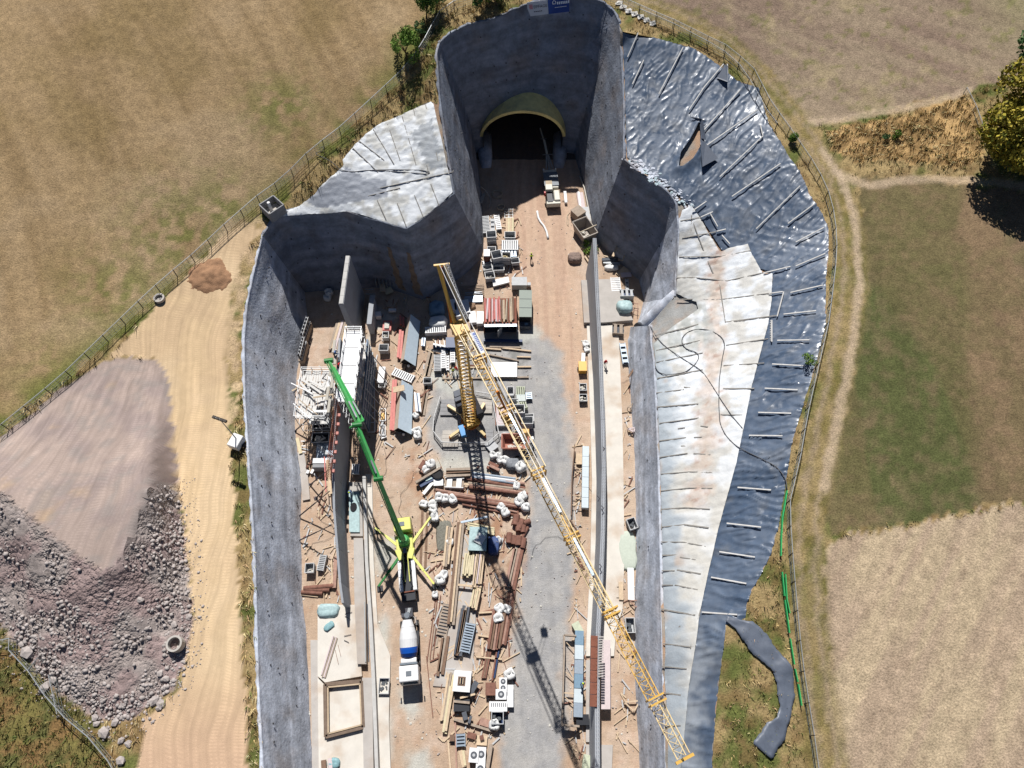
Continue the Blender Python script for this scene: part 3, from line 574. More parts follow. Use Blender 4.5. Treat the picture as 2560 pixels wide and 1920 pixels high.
# ---- dark liner
lin_in = [(1752,1500),(1735,520),(1712,505),(1690,478),(1660,455),(1625,432),(1590,412),(1568,392),(1564,300),(1562,200),(1558,120)]
liner_poly = xy(w3(LINER_OUT)) + xy([PS(u, v) for u, v in reversed(WHITE_EDGE)]) + xy([PS(u, v) for u, v in lin_in[2:]])
tear = xy([PS(u, v) for u, v in [(1749,303),(1737,329),(1722,356),(1700,387),(1695,422),(1708,419),(1731,401),(1749,372),(1750,349),(1753,320)]])
def liner_z(x, y, de):
    hi = smooth(40, 62, y); a = .85
    ang = np.radians(np.interp(y, [10, 33, 45, 58, 72, 90], [-18, -12, 6, 34, 52, 62]))                    # folds run up and down the slope
    s = x * math.cos(0) * np.cos(ang) + y * np.sin(ang); t = -x * np.sin(ang) + y * np.cos(ang)
    wx = s + (fbm(x * .5, y * .5, 3, 111) - .5) * 2; wt = t + (fbm(x * .45, y * .45, 3, 112) - .5) * 1.6
    n = vnoise(wx * .3, wt * 1.1, 113); r1 = 1 - np.abs(2 * n - 1); n2 = vnoise(wx * .6, wt * 2.2, 114); r2 = 1 - np.abs(2 * n2 - 1)
    m = vnoise(x * .22, y * .22, 115); tau = smooth(.3, .55, m) * .6 + .4
    lower = (y < 45) * .8 + (y >= 45) * 1.0
    rc = np.random.RandomState(77); cz = np.zeros(len(x)); x0_, x1_, y0_, y1_ = x.min(), x.max(), y.min(), y.max()
    for _ in range(1500):
        cx_, cy_ = rc.uniform(x0_, x1_), y0_ + (y1_ - y0_) * rc.beta(1.0, 1.15); hh_ = smooth(40, 62, cy_); a_ = R(float(np.interp(cy_, [10, 33, 45, 58, 72, 90], [-18, -12, 6, 34, 52, 62]))) + rc.normal(0, .25); L_ = rc.uniform(1.0, 4.2); w_ = rc.uniform(.08, .17); am = rc.uniform(.08, .26)
        sel = (np.abs(x - cx_) < L_ + 1) & (np.abs(y - cy_) < L_ + 1)
        if not sel.any(): continue
        ds = (x[sel] - cx_) * np.cos(a_) + (y[sel] - cy_) * np.sin(a_); dn = -(x[sel] - cx_) * np.sin(a_) + (y[sel] - cy_) * np.cos(a_) + .25 * np.sin(ds * 1.3 + cx_)
        cz[sel] = np.maximum(cz[sel], am * np.exp(-np.abs(dn) / w_) * np.clip(1 - (ds / L_) ** 2, 0, 1))
    calm = 1 - .75 * np.exp(-((x - 22) ** 2 + (y - 88) ** 2) / 36.)
    z = (r1 ** 5 * .07 + r2 ** 5 * .09 + fbm(wx * .8, wt * 1.6, 2, 116) * .04) * tau * calm + cz * (.5 + .5 * calm) * (1 + 1.1 * smooth(55, 40, y))
    dt, _, _ = near_line(x, y, tear, True); z = z + np.exp(-(dt / .9) ** 2) * .45 * (x < tear[3][0] + 3.5)
    return z + .02 - .1 * np.exp(-de / .3)
def liner_c(x, y, de):
    n = fbm(x * .25, y * .25, 4, 118)[:, None]; c = mixc(C(78,94,116), C(96,110,130), smooth(.35, .65, n))
    dust = smooth(.55, .75, fbm(x * .6, y * .6, 4, 119))[:, None] * .35; dust = dust + (smooth(20, 0, y) * smooth(1.6, .2, near_line(x, y, [liner_poly[-12 - k] for k in range(6)])[0]))[:, None] * .0
    # cement-dusted lower margin beside the white sheeting
    dw, _, _ = near_line(x, y, xy([PS(u, v) for u, v in WHITE_EDGE])); dd = (smooth(2.2, .2, dw + (fbm(x, y, 3, 120) - .5) * 3) * smooth(20, 6, y))[:, None]
    return mixc(mixc(c, C(150,145,135), dust * .5), C(190,196,202), dd * .6)
M_liner = mat('liner_plastic', attr='Col', rough=.4, var=.16, scale=.5, bump=.01, bscale=3, spec=.34, obj=False)
_n = M_liner.node_tree; _t = _n.nodes.new('ShaderNodeTexNoise'); _t.inputs['Scale'].default_value = .9; _t.inputs['Detail'].default_value = 3; _g = _n.nodes.new('ShaderNodeNewGeometry'); _n.links.new(_g.outputs['Position'], _t.inputs['Vector'])
_m = _n.nodes.new('ShaderNodeMapRange'); _m.inputs[1].default_value = .36; _m.inputs[2].default_value = .58; _m.inputs[3].default_value = .24; _m.inputs[4].default_value = .56; _n.links.new(_t.outputs[0], _m.inputs[0]); _n.links.new(_m.outputs[0], _n.nodes['Principled BSDF'].inputs['Roughness'])
liner = thing('pond_liner', 'huge wrinkled dark blue plastic liner covering the upper right slope', 'liner')
link('liner_sheet', sheet_mesh('liner_sheet', liner_poly, HS, .21, liner_z, liner_c, M_liner, hole=tear), liner)
M_batten = mat('batten_wood', C(216,214,210), rough=.8, var=.15, scale=2, bump=.01)
def zc(x0, y0, s, l): return [(x0 + a / s, y0 + b / s, x0 + c / s, y0 + d / s) for a, b, c, d in l]
bat = zc(1500, 60, 3.456, [(330,75,238,285),(378,310,280,520),(718,200,508,605),(1068,345,900,545),(900,545,770,740),(1210,570,895,920),(1360,740,920,1050),(1410,965,1035,1320),(1385,870,1405,960),(1560,1205,1140,1490),(1100,345,1102,430)])
bat += zc(1640, 460, 4.608, [(1660,20,1155,515),(1810,240,1520,455),(1935,500,1610,670),(1950,800,1610,945),(1550,950,1240,1025),(1925,1165,1550,1250),(1460,1240,1300,1262),(1470,1240,1395,1525),(1845,1460,1470,1500),(580,200,420,310),(655,320,520,380),(805,520,700,545),(625,340,710,490),(760,590,850,690)])
bat += zc(1620, 800, 4.608, [(1490,235,1860,230),(1430,508,1805,528),(1345,787,1725,805),(1270,1065,1650,1075),(1165,1330,1550,1335),(1425,0,1425,250)])
bat += zc(1600, 1140, 4.608, [(1125,362,1510,392),(1000,775,1395,820),(915,1103,1325,1165),(820,1397,1225,1470)]) + zc(1600, 1500, 3.95, [(610,120,960,145)])
def on_slope(b, L, off, w=.16, h=.1, H=None, up=.25):
    for u0, v0, u1, v1 in L:
        yield PS(u0, v0, off, H), PS(u1, v1, off, H)
for a, c in on_slope(None, bat, .5): B().bar(a, c, .17, .1).obj('batten', M_batten, liner)
# torn flaps
M_flap = mat('liner_flap', C(104,112,126), rough=.45, var=.1, spec=.5)
for tri in ([(1749,300,.3),(1756,297,.9),(1765,350,1.2),(1752,345,.4)],[(1750,348,.3),(1764,358,1.1),(1795,396,.5),(1756,417,1.0)],[(1724,292,.5),(1750,296,.9),(1766,304,.4),(1745,302,.3)],[(1792,195,.3),(1812,160,.9),(1820,165,.6),(1819,205,.9)]):
    p = [PS(u, v, o) for u, v, o in tri]; n = (p[1] - p[0]).cross(p[2] - p[0]).normalized() * .04
    B().add(p + [q + n for q in p], [(0, 1, 2, 3), (7, 6, 5, 4), (0, 4, 5, 1), (1, 5, 6, 2), (2, 6, 7, 3), (3, 7, 4, 0)]).obj('torn_flap', M_flap, liner)
# ---- white sheeting, right
wr_in = [(1696,548),(1698,590),(1694,640),(1692,698),(1690,735),(1740,757),(1745,775),(1690,812),(1655,838),(1634,862),(1638,900),(1644,1014),(1651,1203),(1655,1350),(1658,1503),(1661,1700),(1668,1915),(1676,2150),(1680,2300)]
wr_poly = xy([PS(u, v) for u, v in [(1700,545)] + [(1705,527),(1728,516)] + [(1750,545),(1763,570),(1780,600),(1800,632)] + [(1822,622),(1868,612),(1880,640),(1895,665),(1908,688),(1930,683)] + WHITE_EDGE[6:] + list(reversed(wr_in))])
seamR = zc(1640, 460, 4.608, [(300,622,690,550),(265,840,760,830),(760,830,1095,765),(235,1080,430,1075),(430,1075,820,1115),(820,1115,1240,1020),(240,1330,420,1325),(550,1330,740,1330),(740,1330,1330,1255),(800,1590,1385,1515),(410,360,405,560),(430,450,570,820),(600,890,660,1030),(735,1160,800,1600),(280,425,520,380)])
seamR += zc(1620, 800, 4.608, [(80,180,580,50),(95,350,600,235),(95,487,630,378),(105,672,630,573),(95,840,415,800),(415,772,595,795),(100,1003,580,965),(130,1190,585,1128),(345,1250,425,1240),(130,1392,440,1355),(530,1352,625,1348),(130,1583,455,1535),(525,1537,720,1553),(900,290,1385,215),(870,525,1340,495),(865,790,1225,788),(835,1090,1090,1095),(900,25,1120,5),(380,1452,430,1452),(605,1220,690,1230)])
seamR += zc(1600, 1140, 4.608, [(240,208,570,182),(570,182,835,190),(240,402,570,368),(570,368,835,372),(240,615,520,595),(520,595,805,612),(240,820,510,790),(510,790,790,826),(240,990,500,992),(500,992,760,1042),(255,1145,430,1140),(460,1165,735,1210),(250,1322,400,1322),(425,1312,700,1358),(250,1487,380,1487),(400,1485,665,1540)])
seamR += zc(1600, 1500, 3.95, [(210,90,545,150),(230,430,500,465),(215,655,460,680),(215,915,405,940),(215,1240,400,1240),(600,90,500,480),(320,265,400,262)])
seam_w = []
for u0, v0, u1, v1 in seamR: seam_w.append((PS(u0, v0), PS(u1, v1)))
def white_z(H, seams):
    def f(x, y, de):
        w = (fbm(x * .7, y * .7, 3, 131) - .5) * 1.8
        n = vnoise(x * .5 + w, y * 1.5 + w * 1.2, 132); r = (1 - np.abs(2 * n - 1)) ** 4 * .12; n2 = vnoise(x * 1.3 + w, y * 2.4 - w, 133); r = r + (1 - np.abs(2 * n2 - 1)) ** 4 * .1
        q = fbm(x * .3, y * .3, 2, 134) * .35
        dmin = np.full(x.shape, 9.)
        for a, b in seams:
            d, _, _ = near_line(x, y, [(a.x, a.y), (b.x, b.y)]); dmin = np.minimum(dmin, d)
        return r + q * .5 + .1 + .1 * np.clip(dmin / 1.2, 0, 1) - .12 * np.exp(-de / .25)
    return f
stain_w = [PS(u, v) for u, v in [(1800,640),(1790,670),(1795,700),(1785,760),(1780,800),(1795,830),(1775,860),(1790,900),(1780,940),(1770,1000),(1775,1060),(1760,1110),(1752,1180),(1740,1240)]]
def white_c(x, y, de):
    n = fbm(x * .6, y * .6, 4, 141)[:, None]; n2 = fbm(x * 1.6, y * .4, 4, 142)[:, None]
    c = mixc(C(232,236,240,.72), C(210,208,202,.72), smooth(.42, .64, n)); lo = smooth(45, 20, y)[:, None]; c = mixc(c, C(220,216,206), lo * .6)
    dl, _, _ = near_line(x, y, xy([PS(u, v) for u, v in wr_in[9:]])); g = (smooth(2.9, .9, dl + (n[:, 0] - .5) * 3.2))[:, None]
    c = mixc(c, C(176,186,194), g * .9); tan = smooth(.55, .68, fbm(x * .35, y * .22, 3, 143))[:, None]; c = mixc(c, C(206,184,164), g * tan * .8)
    ds, _, _ = near_line(x, y, xy(stain_w)); s = (smooth(1.9, .2, ds + (fbm(x * .9, y * .9, 3, 144) - .5) * 3.4))[:, None]
    c = mixc(c, C(212,188,168), s * .6); red = smooth(.6, .7, fbm(x * 1.3, y * 1.3, 3, 145))[:, None]; c = mixc(c, C(184,148,130), s * red * .6)
    up = (smooth(66, 60, y) * smooth(52, 56, y) * smooth(33, 28, x))[:, None]; c = mixc(c, C(182,186,182), up * smooth(.4, .55, n2) * .8)
    return c
M_white = mat('white_sheet', attr='Col', rough=.6, var=.05, scale=1.2, bump=.03, bscale=3.5, spec=.3, obj=False)
wr = thing('white_tarpaulin', 'long quilted white sheeting on the right slope stained with earth', 'tarpaulin')
link('white_sheet', sheet_mesh('white_sheet', wr_poly, HS, .26, white_z(HS, seam_w), white_c, M_white), wr)
M_rope = mat('seam_batten', C(150,146,140), rough=.85, var=.2)
for i, (u0, v0, u1, v1) in enumerate(seamR): B().bar(PS(u0, v0, .27), PS(u1, v1, .27), .13 if i % 3 else .17, .06).obj('batten', M_rope, wr)
for k in range(12):
    q = zc(1620, 800, 4.608, [(1425, 10 + k * 20, 1405, 12 + k * 20)])[0]; B().bar(PS(q[0], q[1], .36), PS(q[2], q[3], .36), .1, .08).obj('batten', M_batten, liner)
# ---- white sheeting, left
wl = [(690,545),(736,522),(750,517),(788,487),(800,470),(817,454),(860,416),(857,402),(886,364),(933,323),(959,309),(1005,289),(1034,274),(1077,256),(1084,262),(1092,300),(1104,350),(1116,410),(1124,440),(1132,484),(1100,513),(1063,543),(1017,572),(976,561),(918,543),(870,530)]
wl_poly = xy([PS(u, v, 0, HL) for u, v in wl])
seamL = [(1005,289,1040,452-40),(1034,274,1072,435),(1064,262,1095,402),(969,310,1000,400),(933,323,985,410),(895,350,960,400),(950,470,1132,430),(1132,430,1134,425),(920,490,1000,470),(943,500,965,548),(993,508,1016,566),(1036,488,1058,542),(1077,460,1098,515),(880,368,945,430)]
seam_l = [(PS(a, b, 0, HL), PS(c, d, 0, HL)) for a, b, c, d in seamL]
grey1 = xy([PS(u, v, 0, HL) for u, v in [(806,470),(868,420),(918,452),(940,448),(960,455),(973,497),(880,510),(820,521),(790,522),(762,500)]])
grey2 = xy([PS(u, v, 0, HL) for u, v in [(1030,330),(1080,300),(1112,420),(1080,428),(1060,400)]])
def whitel_c(x, y, de):
    n = fbm(x * .7, y * .7, 4, 151)[:, None]; c = mixc(C(232,236,240,.72), C(206,206,202,.72), smooth(.48, .66, n))
    wx = x + (n[:, 0] - .5) * 1.2; c = mixc(c, C(150,156,168), inside(wx, y, grey1)[:, None] * .85); c = mixc(c, C(168,174,180), inside(wx + (fbm(x * 2, y * 2, 2, 152) - .5) * 2, y, grey2)[:, None] * .8)
    return c
wlt = thing('white_tarpaulin', 'small white and grey sheeting on the slope left of the tunnel headwall', 'tarpaulin')
link('white_sheet', sheet_mesh('white_sheet_left', wl_poly, HL, .25, white_z(HL, seam_l), whitel_c, M_white), wlt)
for u0, v0, u1, v1 in seamL: B().bar(PS(u0, v0, .32, HL), PS(u1, v1, .32, HL), .11, .08).obj('batten', M_rope, wlt)
def hose(pts, H, off, r, m, label, cat='hose', name='hose'):
    w = resample([PS(u, v, off, H) for u, v in pts], len(pts) * 4)
    for k in range(2): w = [w[0]] + [(w[i - 1] + w[i] * 2 + w[i + 1]) / 4 for i in range(1, len(w) - 1)] + [w[-1]]
    return tag(B().tube(w, r, 6).obj(name, m, smooth=True), label, cat)
M_hose = mat('black_hose', (.07, .07, .075), rough=.5, var=.1)
hose([(1626,815),(1640,842),(1665,868),(1720,905),(1754,925),(1775,955),(1800,995),(1830,1040),(1856,1070)], HS, .4, .05, M_hose, 'thin straight hose crossing the right white sheeting')
hose([(1638,915),(1645,932),(1668,937),(1712,932),(1740,910),(1750,890),(1742,880),(1715,873),(1705,860),(1703,845),(1720,828),(1745,822),(1775,825),(1805,842),(1813,860),(1805,900),(1798,950),(1797,1010),(1800,1060),(1815,1090),(1840,1115),(1872,1132),(1900,1145),(1940,1165),(1965,1195),(1968,1225)], HS, .4, .06, M_hose, 'long black hose looping over white sheeting and dark liner')
hose([(800,370),(806,362),(812,370),(806,382),(790,378),(786,386),(806,392),(830,405),(850,425),(880,430),(925,425),(975,428),(1030,432),(1070,436),(1080,430),(1050,425),(980,424),(930,425)], HL, .35, .06, M_hose, 'tangled dark hose on the small left white sheeting')
# cement lumps and pale blue sheet scraps along the rim of the right recess
rg2 = np.random.RandomState(4); b1 = B(); b2 = B(); strip = resample([PS(u, v) for u, v in [(1562,402),(1590,425),(1625,450),(1660,474),(1690,498),(1712,520)]], 60)
for p in strip:
    for k in range(3):
        q = p + Vector((rg2.uniform(-.2, 1.9), rg2.uniform(-.2, 1.7), 0)); z_ = float(HS(np.array([q.x]), np.array([q.y]))[0]) - .1; (b2 if rg2.rand() < .22 else b1).box(q.x, q.y, z_, rg2.uniform(.3, .8), rg2.uniform(.2, .5), rg2.uniform(.06, .18), rg2.uniform(0, 3))
tag(b1.obj('cement_lumps', M_shot), 'grey cement lumps along the rim of the right recess', None, None, 'stuff'); tag(b2.obj('sheet_scraps', mat('scrap_blue', C(170,190,198), rough=.6, var=.15)), 'pale blue sheet scraps along the rim of the right recess', None, None, 'stuff')
b1 = B(); st_ = resample([G(u, v, .1) for u, v in [(1545,4),(1562,22),(1590,36),(1618,50),(1640,62)]], 26)
for i in range(25):
    d_ = (st_[i + 1] - st_[i]).normalized(); n_ = Vector((-d_.y, d_.x, 0)); w0_ = .5 + .35 * math.sin(i * 1.7); w1_ = .5 + .35 * math.sin((i + 1) * 1.7); z0_ = Vector((0, 0, .15 + .12 * math.sin(i * 2.3))); z1_ = Vector((0, 0, .15 + .12 * math.sin((i + 1) * 2.3)))
    b1.add([st_[i] - n_ * w0_, st_[i + 1] - n_ * w1_, st_[i + 1] + z1_, st_[i] + z0_, st_[i + 1] + n_ * w1_, st_[i] + n_ * w0_], [(0, 1, 2, 3), (3, 2, 4, 5)])
tag(b1.obj('white_sheet_strip', mat('strip_white', C(226,222,214), rough=.7, var=.12)), 'crumpled white sheet strip along the fence above the liner', 'sheet strip')
tag(B().tube(resample([P(u, v, z_) for u, v, z_ in [(1449,440,.3),(1461,470,.3),(1470,515,.4),(1480,560,.4),(1490,588,.5)]], 20), .14, 6).obj('supply_pipe', mat('pale_pipe', C(206,200,190), rough=.6), smooth=True), 'pale supply pipe along the foot of the right portal wall', 'pipe')
t_ = thing('leaning_sheets', 'pale ribbed sheets leaning on the left portal wall beside the cable coils', 'sheets', P(1205, 505, 0))
for k in range(4): B().bar((-.6 + k * .35, 2.0, .2), (-1.0 + k * .35, -2.2, 2.2), .32, .05).obj('sheet', mat('pale_pipe', C(206,200,190)), t_)
tag(B().tube(resample([P(u, v, z_) for u, v, z_ in [(1198,472,1.5),(1202,466,2.5),(1212,474,1.2),(1224,490,.3),(1227,506,.2),(1222,520,.2)]], 22), .06, 5).obj('looped_cable', mat('pale_pipe', C(206,200,190)), smooth=True), 'looped pale cable round the leaning sheets at the left portal wall', 'cable')
# buttress roll between the recess and the low wall
bb = B(); bb.tube([P(1690, 730, 9.2), P(1672, 752, 8.2), P(1645, 780, 6.2), P(1618, 805, 4.0), P(1600, 822, 1.2)], [.6, .9, 1.05, 1.1, 1.2], 14)
tag(bb.obj('shotcrete_buttress', M_shot, smooth=True), 'rounded shotcrete rib running down from the recess to the low wall', 'buttress')
sf = B(); pts = w3([(1612,745,3),(1626,776,2),(1600,815,1.5),(1568,830,0),(1572,870,0),(1630,870,8),(1650,800,8),(1688,745,9.4)])
# patch of sprayed slope under the rib
pf = [P(1608,756,0), P(1590,811,0), P(1569,845,0), P(1590,900,0), P(1632,900,8), P(1626,860,8), P(1650,800,8), P(1685,742,9.5)]
v = []; f = []; A = resample([pf[0], P(1600,790,0), pf[1], pf[2], P(1570,880,0)], 14); Bt = resample([pf[7], P(1662,775,8.6), pf[6], pf[5], pf[4]], 14)
for i in range(14):
    for j in range(9):
        q = A[i].lerp(Bt[i], j / 8); q.z += (vnoise(np.array([i * .7]), np.array([j * .7]), 5)[0] - .5) * .3 - .1; v.append(tuple(q))
for i in range(13):
    for j in range(8): f.append((i * 9 + j, i * 9 + 9 + j, i * 9 + 10 + j, i * 9 + j + 1))
tag(link('sprayed_slope', np_mesh('sprayed_slope', v, f, M_shot, True)), kind='structure')
# loose strip of liner on the verge
cen = [(1815,1546,10),(1840,1558,22),(1878,1583,42),(1911,1626,50),(1940,1655,46),(1955,1672,36),(1962,1702,38),(1965,1740,36),(1964,1773,34),(1956,1800,24),(1946,1818,26),(1930,1840,42),(1915,1862,44),(1905,1878,42)]
w = [G(u, v, .22) for u, v, _ in cen]; v = []; f = []; nn = 7; wr_ = resample(w, 60)
wd = np.interp(np.linspace(0, 1, 60), np.linspace(0, 1, len(cen)), [q[2] for q in cen]) / 21.0 * (1.15 + .06 * np.sin(np.arange(60) * .9) + .05 * np.sin(np.arange(60) * 2.3))
for i, p in enumerate(wr_):
    d = (wr_[min(i + 1, 59)] - wr_[max(i - 1, 0)]); d.z = 0; d.normalize(); nrm = Vector((-d.y, d.x, 0))
    for j in range(nn):
        t = j / (nn - 1) - .5; q = p + nrm * t * wd[i]; cr_ = float(vnoise(np.array([i * .5 + j * .3]), np.array([j * .9 - i * .2]), 19)[0]) * .12; fold = cr_ + .35 * math.exp(-((i - 27) / 2.5) ** 2) * (t + .5) + .3 * math.exp(-((i - 46) / 2.2) ** 2) * (.5 - t)
        q.z = hz(q.x, q.y) + .2 + fold + .12 * float(vnoise(np.array([i * .35]), np.array([j * .6]), 9)[0]); v.append(tuple(q))
for i in range(59):
    for j in range(nn - 1): f.append((i * nn + j, (i + 1) * nn + j, (i + 1) * nn + j + 1, i * nn + j + 1))
o = link('liner_offcut', np_mesh('liner_offcut', v, f, M_flap, True)); so = o.modifiers.new('thick', 'SOLIDIFY'); so.thickness = .012
tag(o, 'loose curled strip of dark liner lying on the grass verge', 'liner strip')
# ================================================================ GRASS, TREES, ROCKS
M_leaf = mat('foliage', attr='Col', rough=.8, var=.15, scale=2, spec=.15)
def tufts(name, pts, hmin, hmax, cols, lean, label, nb=4, width=.11):
    """blades of grass as narrow leaning triangles"""
    n = len(pts); rg = np.random.RandomState(len(pts)); p = np.repeat(np.array(pts), nb, 0); N = len(p)
    h = rg.uniform(hmin, hmax, N) * np.repeat(rg.uniform(.6, 1.2, n), nb); a = rg.uniform(0, 2 * np.pi, N); w = width * rg.uniform(.6, 1.4, N)
    base = p + np.stack([rg.normal(0, .16, N), rg.normal(0, .16, N), np.full(N, -.05)], 1); dx = np.cos(a) * w / 2; dy = np.sin(a) * w / 2; Z = np.zeros(N)
    l = np.repeat(np.array(lean)[None] + rg.normal(0, .35, (n, 2)), nb, 0) + rg.normal(0, .25, (N, 2)); tip = base + np.stack([l[:, 0] * h, l[:, 1] * h, h], 1)
    V = np.stack([base - np.stack([dx, dy, Z], 1), base + np.stack([dx, dy, Z], 1), tip], 1).reshape(-1, 3); F = np.arange(3 * N).reshape(N, 3)
    ci = np.repeat(rg.randint(0, len(cols), n), nb); c = np.minimum(np.array(cols)[ci] * rg.uniform(1.1, 2.0, (N, 1)), .6); c = np.repeat(c, 3, 0)
    return tag(link(name, np_mesh(name, V, F, M_leaf, False, c)), label, None, None, 'stuff')
rg = np.random.RandomState(5)
sx = rg.uniform(-95, 98, 150000); sy = rg.uniform(-18, 122, 150000)
z0 = ~inside(sx, sy, outl) & ~inside(sx, sy, Z_FIELDL) & ~inside(sx, sy, Z_ROAD) & ~inside(sx, sy, heap_poly) & ~inside(sx, sy, Z_GREEN) & ~inside(sx, sy, Z_TAN) & ~inside(sx, sy, Z_UR)
dtr, _, _ = near_line(sx, sy, track_w); dens = fbm(sx * .25, sy * .25, 3, 201); s2 = inside(sx, sy, Z_SAND2)
pth = np.minimum(near_line(sx, sy, PATH1)[0], near_line(sx, sy, PATH2)[0])
ok = z0 & (dtr > 2.6) & (pth > .8) & (dens > .36) & (~s2 | (dens > .56)) & (rg.rand(len(sx)) < .8)
mead = inside(sx, sy, Z_MEADOW); dout, _, _ = near_line(sx, sy, outl, True); ok &= (dout > .35)
left = ok & (sx < 10) & ~mead; right = ok & (sx >= 10); tall = inside(sx, sy, Z_TALL) & (rg.rand(len(sx)) < .9) & (pth > .7)
def pts_of(m): return np.stack([sx[m], sy[m], HT(sx[m], sy[m])], 1)
dryc = [C(186,166,122), C(166,144,100), C(146,126,86), C(124,126,76), C(170,142,108), C(192,176,138)]
grnc = [C(84,94,50), C(104,110,58), C(126,108,70), C(100,92,60), C(118,114,72)]
tufts('dry_grass', pts_of(left & (rg.rand(len(sx)) < .6)), .4, .9, dryc, (.4, -.6), 'tall dry grass on the verge left of the pit', 5)
tufts('dry_grass', pts_of(right & (rg.rand(len(sx)) < .6)), .25, .6, dryc[:5] + grnc[:2], (-.1, -.2), 'dry weeds on the verge right of the pit', 5)
tufts('tall_grass', pts_of(tall & (rg.rand(len(sx)) < .6)), .5, .9, [dryc[0], dryc[1], dryc[5], C(196,170,124)], (-1.1, -.7), 'flattened tall dry grass beside the big tree', 5)
tufts('meadow_grass', pts_of(mead & (dens > .3)), .3, .7, grnc, (0, -.2), 'green and brown meadow grass in the lower left corner', 5)
# trees
def foliage_mesh(name, lobes, n, size, cols, seed=1):
    rg = np.random.RandomState(seed); vol = np.array([l[3] * l[4] * l[5] for l in lobes]); k = rg.choice(len(lobes), n, p=vol / vol.sum()); Lb = np.array(lobes)[k]
    d = rg.normal(0, 1, (n, 3)); d /= np.linalg.norm(d, axis=1, keepdims=True); r = rg.uniform(.15, 1, n) ** .38
    p = Lb[:, :3] + d * Lb[:, 3:6] * r[:, None]
    gap = fbm(p[:, 0] / size * .18 + 50, (p[:, 1] * .7 + p[:, 2]) / size * .18 + 50, 2, seed) > .30; p = p[gap]; N = len(p)
    a = rg.normal(0, 1, (N, 3)); a /= np.linalg.norm(a, axis=1, keepdims=True); b = np.cross(a, rg.normal(0, 1, (N, 3))); b /= np.linalg.norm(b, axis=1, keepdims=True)
    s = size * rg.uniform(.6, 1.3, N)[:, None]; V = np.stack([p - a * s * .5, p + b * s * .28, p + a * s * .5, p - b * s * .28], 1).reshape(-1, 3); F = np.arange(4 * N).reshape(N, 4)
    c = np.array(cols)[rg.randint(0, len(cols), N)] * rg.uniform(.75, 1.25, (N, 1)); return np_mesh(name, V, F, M_leaf, False, np.repeat(c, 4, 0))
M_bark = mat('bark', C(110,90,70), rough=.95, var=.2, bump=.03)
def tree(name, u, v, label, lobes, n, size, cols, trunk_h, seed, cat='tree', zoff=0):
    p = G(u, v); root = thing(name, label, cat, p)
    link('crown', foliage_mesh('crown', lobes, n, size, cols, seed), root)
    tb = B(); top = (lobes[0][0], lobes[0][1], trunk_h); r0 = .05 + trunk_h * .035; tb.tube([(0, 0, -.3), (top[0] * .3, top[1] * .3, trunk_h * .45), top], [r0, r0 * .75, r0 * .4], 8)
    for l in lobes[:8]: tb.tube([(top[0] * .3, top[1] * .3, trunk_h * .45), ((l[0] + top[0] * .3) / 2, (l[1] + top[1] * .3) / 2, l[2] * .8), (l[0], l[1], l[2])], [r0 * .5, r0 * .3, r0 * .12], 5)
    tb.obj('trunk', M_bark, root, smooth=True)
lg = [C(112,146,60), C(88,124,52), C(132,158,74)]; dg = [C(80,116,70), C(62,98,58), C(98,130,80)]; yg = [C(176,162,62), C(148,138,54), C(116,122,50), C(190,172,74)]
rr = random.Random(3)
def lobes(n, r, h0, h1, lr, off=(0, 0)):
    return [(off[0] + rr.uniform(-r, r), off[1] + rr.uniform(-r, r), rr.uniform(h0, h1), lr * rr.uniform(.7, 1.2), lr * rr.uniform(.7, 1.2), lr * rr.uniform(.7, 1.1)) for _ in range(n)]
tree('shrub', 1019, 146, 'bright green bushy shrub beside the left fence', lobes(9, 1.5, 1.2, 4.2, 1.5), 4600, .34, lg, 2.4, 11, 'shrub')
tree('shrub', 1052, 92, 'small round dark green shrub by the upper left fence', lobes(4, .6, .9, 2.2, .9), 1200, .3, dg, 1.4, 12, 'shrub')
tree('small_tree', 1066, 46, 'small leaning green tree near the corner of the left fence', lobes(8, 1.6, 2.4, 4.6, 1.2, (.0, .6)), 3200, .34, lg + dg[:1], 3.2, 13)
tree('small_tree', 1095, 14, 'dark tree at the top edge behind the left fence', lobes(6, 1.4, 2.0, 4.2, 1.4), 2200, .34, dg, 3, 14)
tree('shrub', 1206, 20, 'dense dark shrub at the top edge left of the white sign', lobes(8, 1.6, 1.2, 3.6, 1.4), 3000, .34, dg + lg[:1], 2.2, 15, 'shrub')
tree('shrub', 1243, 14, 'paler bush at the top edge just left of the sign', lobes(6, 1.5, 1.0, 2.8, 1.2), 2200, .32, lg + [C(120,120,70)], 2, 16, 'shrub')
tree('large_tree', 2520, 400, 'big yellow green tree at the right edge casting a dark shadow', [(0, 0, 9, 5.5, 5.5, 4.5), (-4.5, -1, 7, 3.8, 4, 3.6), (3.5, 2, 9, 5, 5, 4.6), (-1, 4.5, 9.5, 4.5, 4.5, 4), (-2, -4.5, 6, 4, 3.5, 3.2), (4.5, -4, 6.5, 4.5, 4, 3.6), (8, 0, 8, 5, 6, 5), (0, -1, 4.5, 6, 6, 3)], 30000, .62, yg, 7, 17)
tree('large_tree', 2610, 250, 'dark green tree at the right edge behind the big yellow green tree', [(0, 0, 9, 6, 6, 5), (-4, 3, 8, 3.5, 3.5, 3.5), (4, -2, 8, 5, 5, 5)], 12000, .6, dg, 7, 18)
tree('shrub', 1983, 352, 'small leafy bush at the edge of the dark liner', lobes(4, .5, .5, 1.5, .6), 700, .26, lg, 1.0, 19, 'shrub')
tree('weed', 2213, 350, 'small green weed in the tall dry grass, left of a pair', lobes(3, .3, .4, 1.1, .45), 300, .24, dg, .7, 20, 'plant')
tree('weed', 2238, 348, 'small green weed in the tall dry grass, right of a pair', lobes(3, .35, .4, 1.3, .5), 360, .24, lg, .8, 21, 'plant')
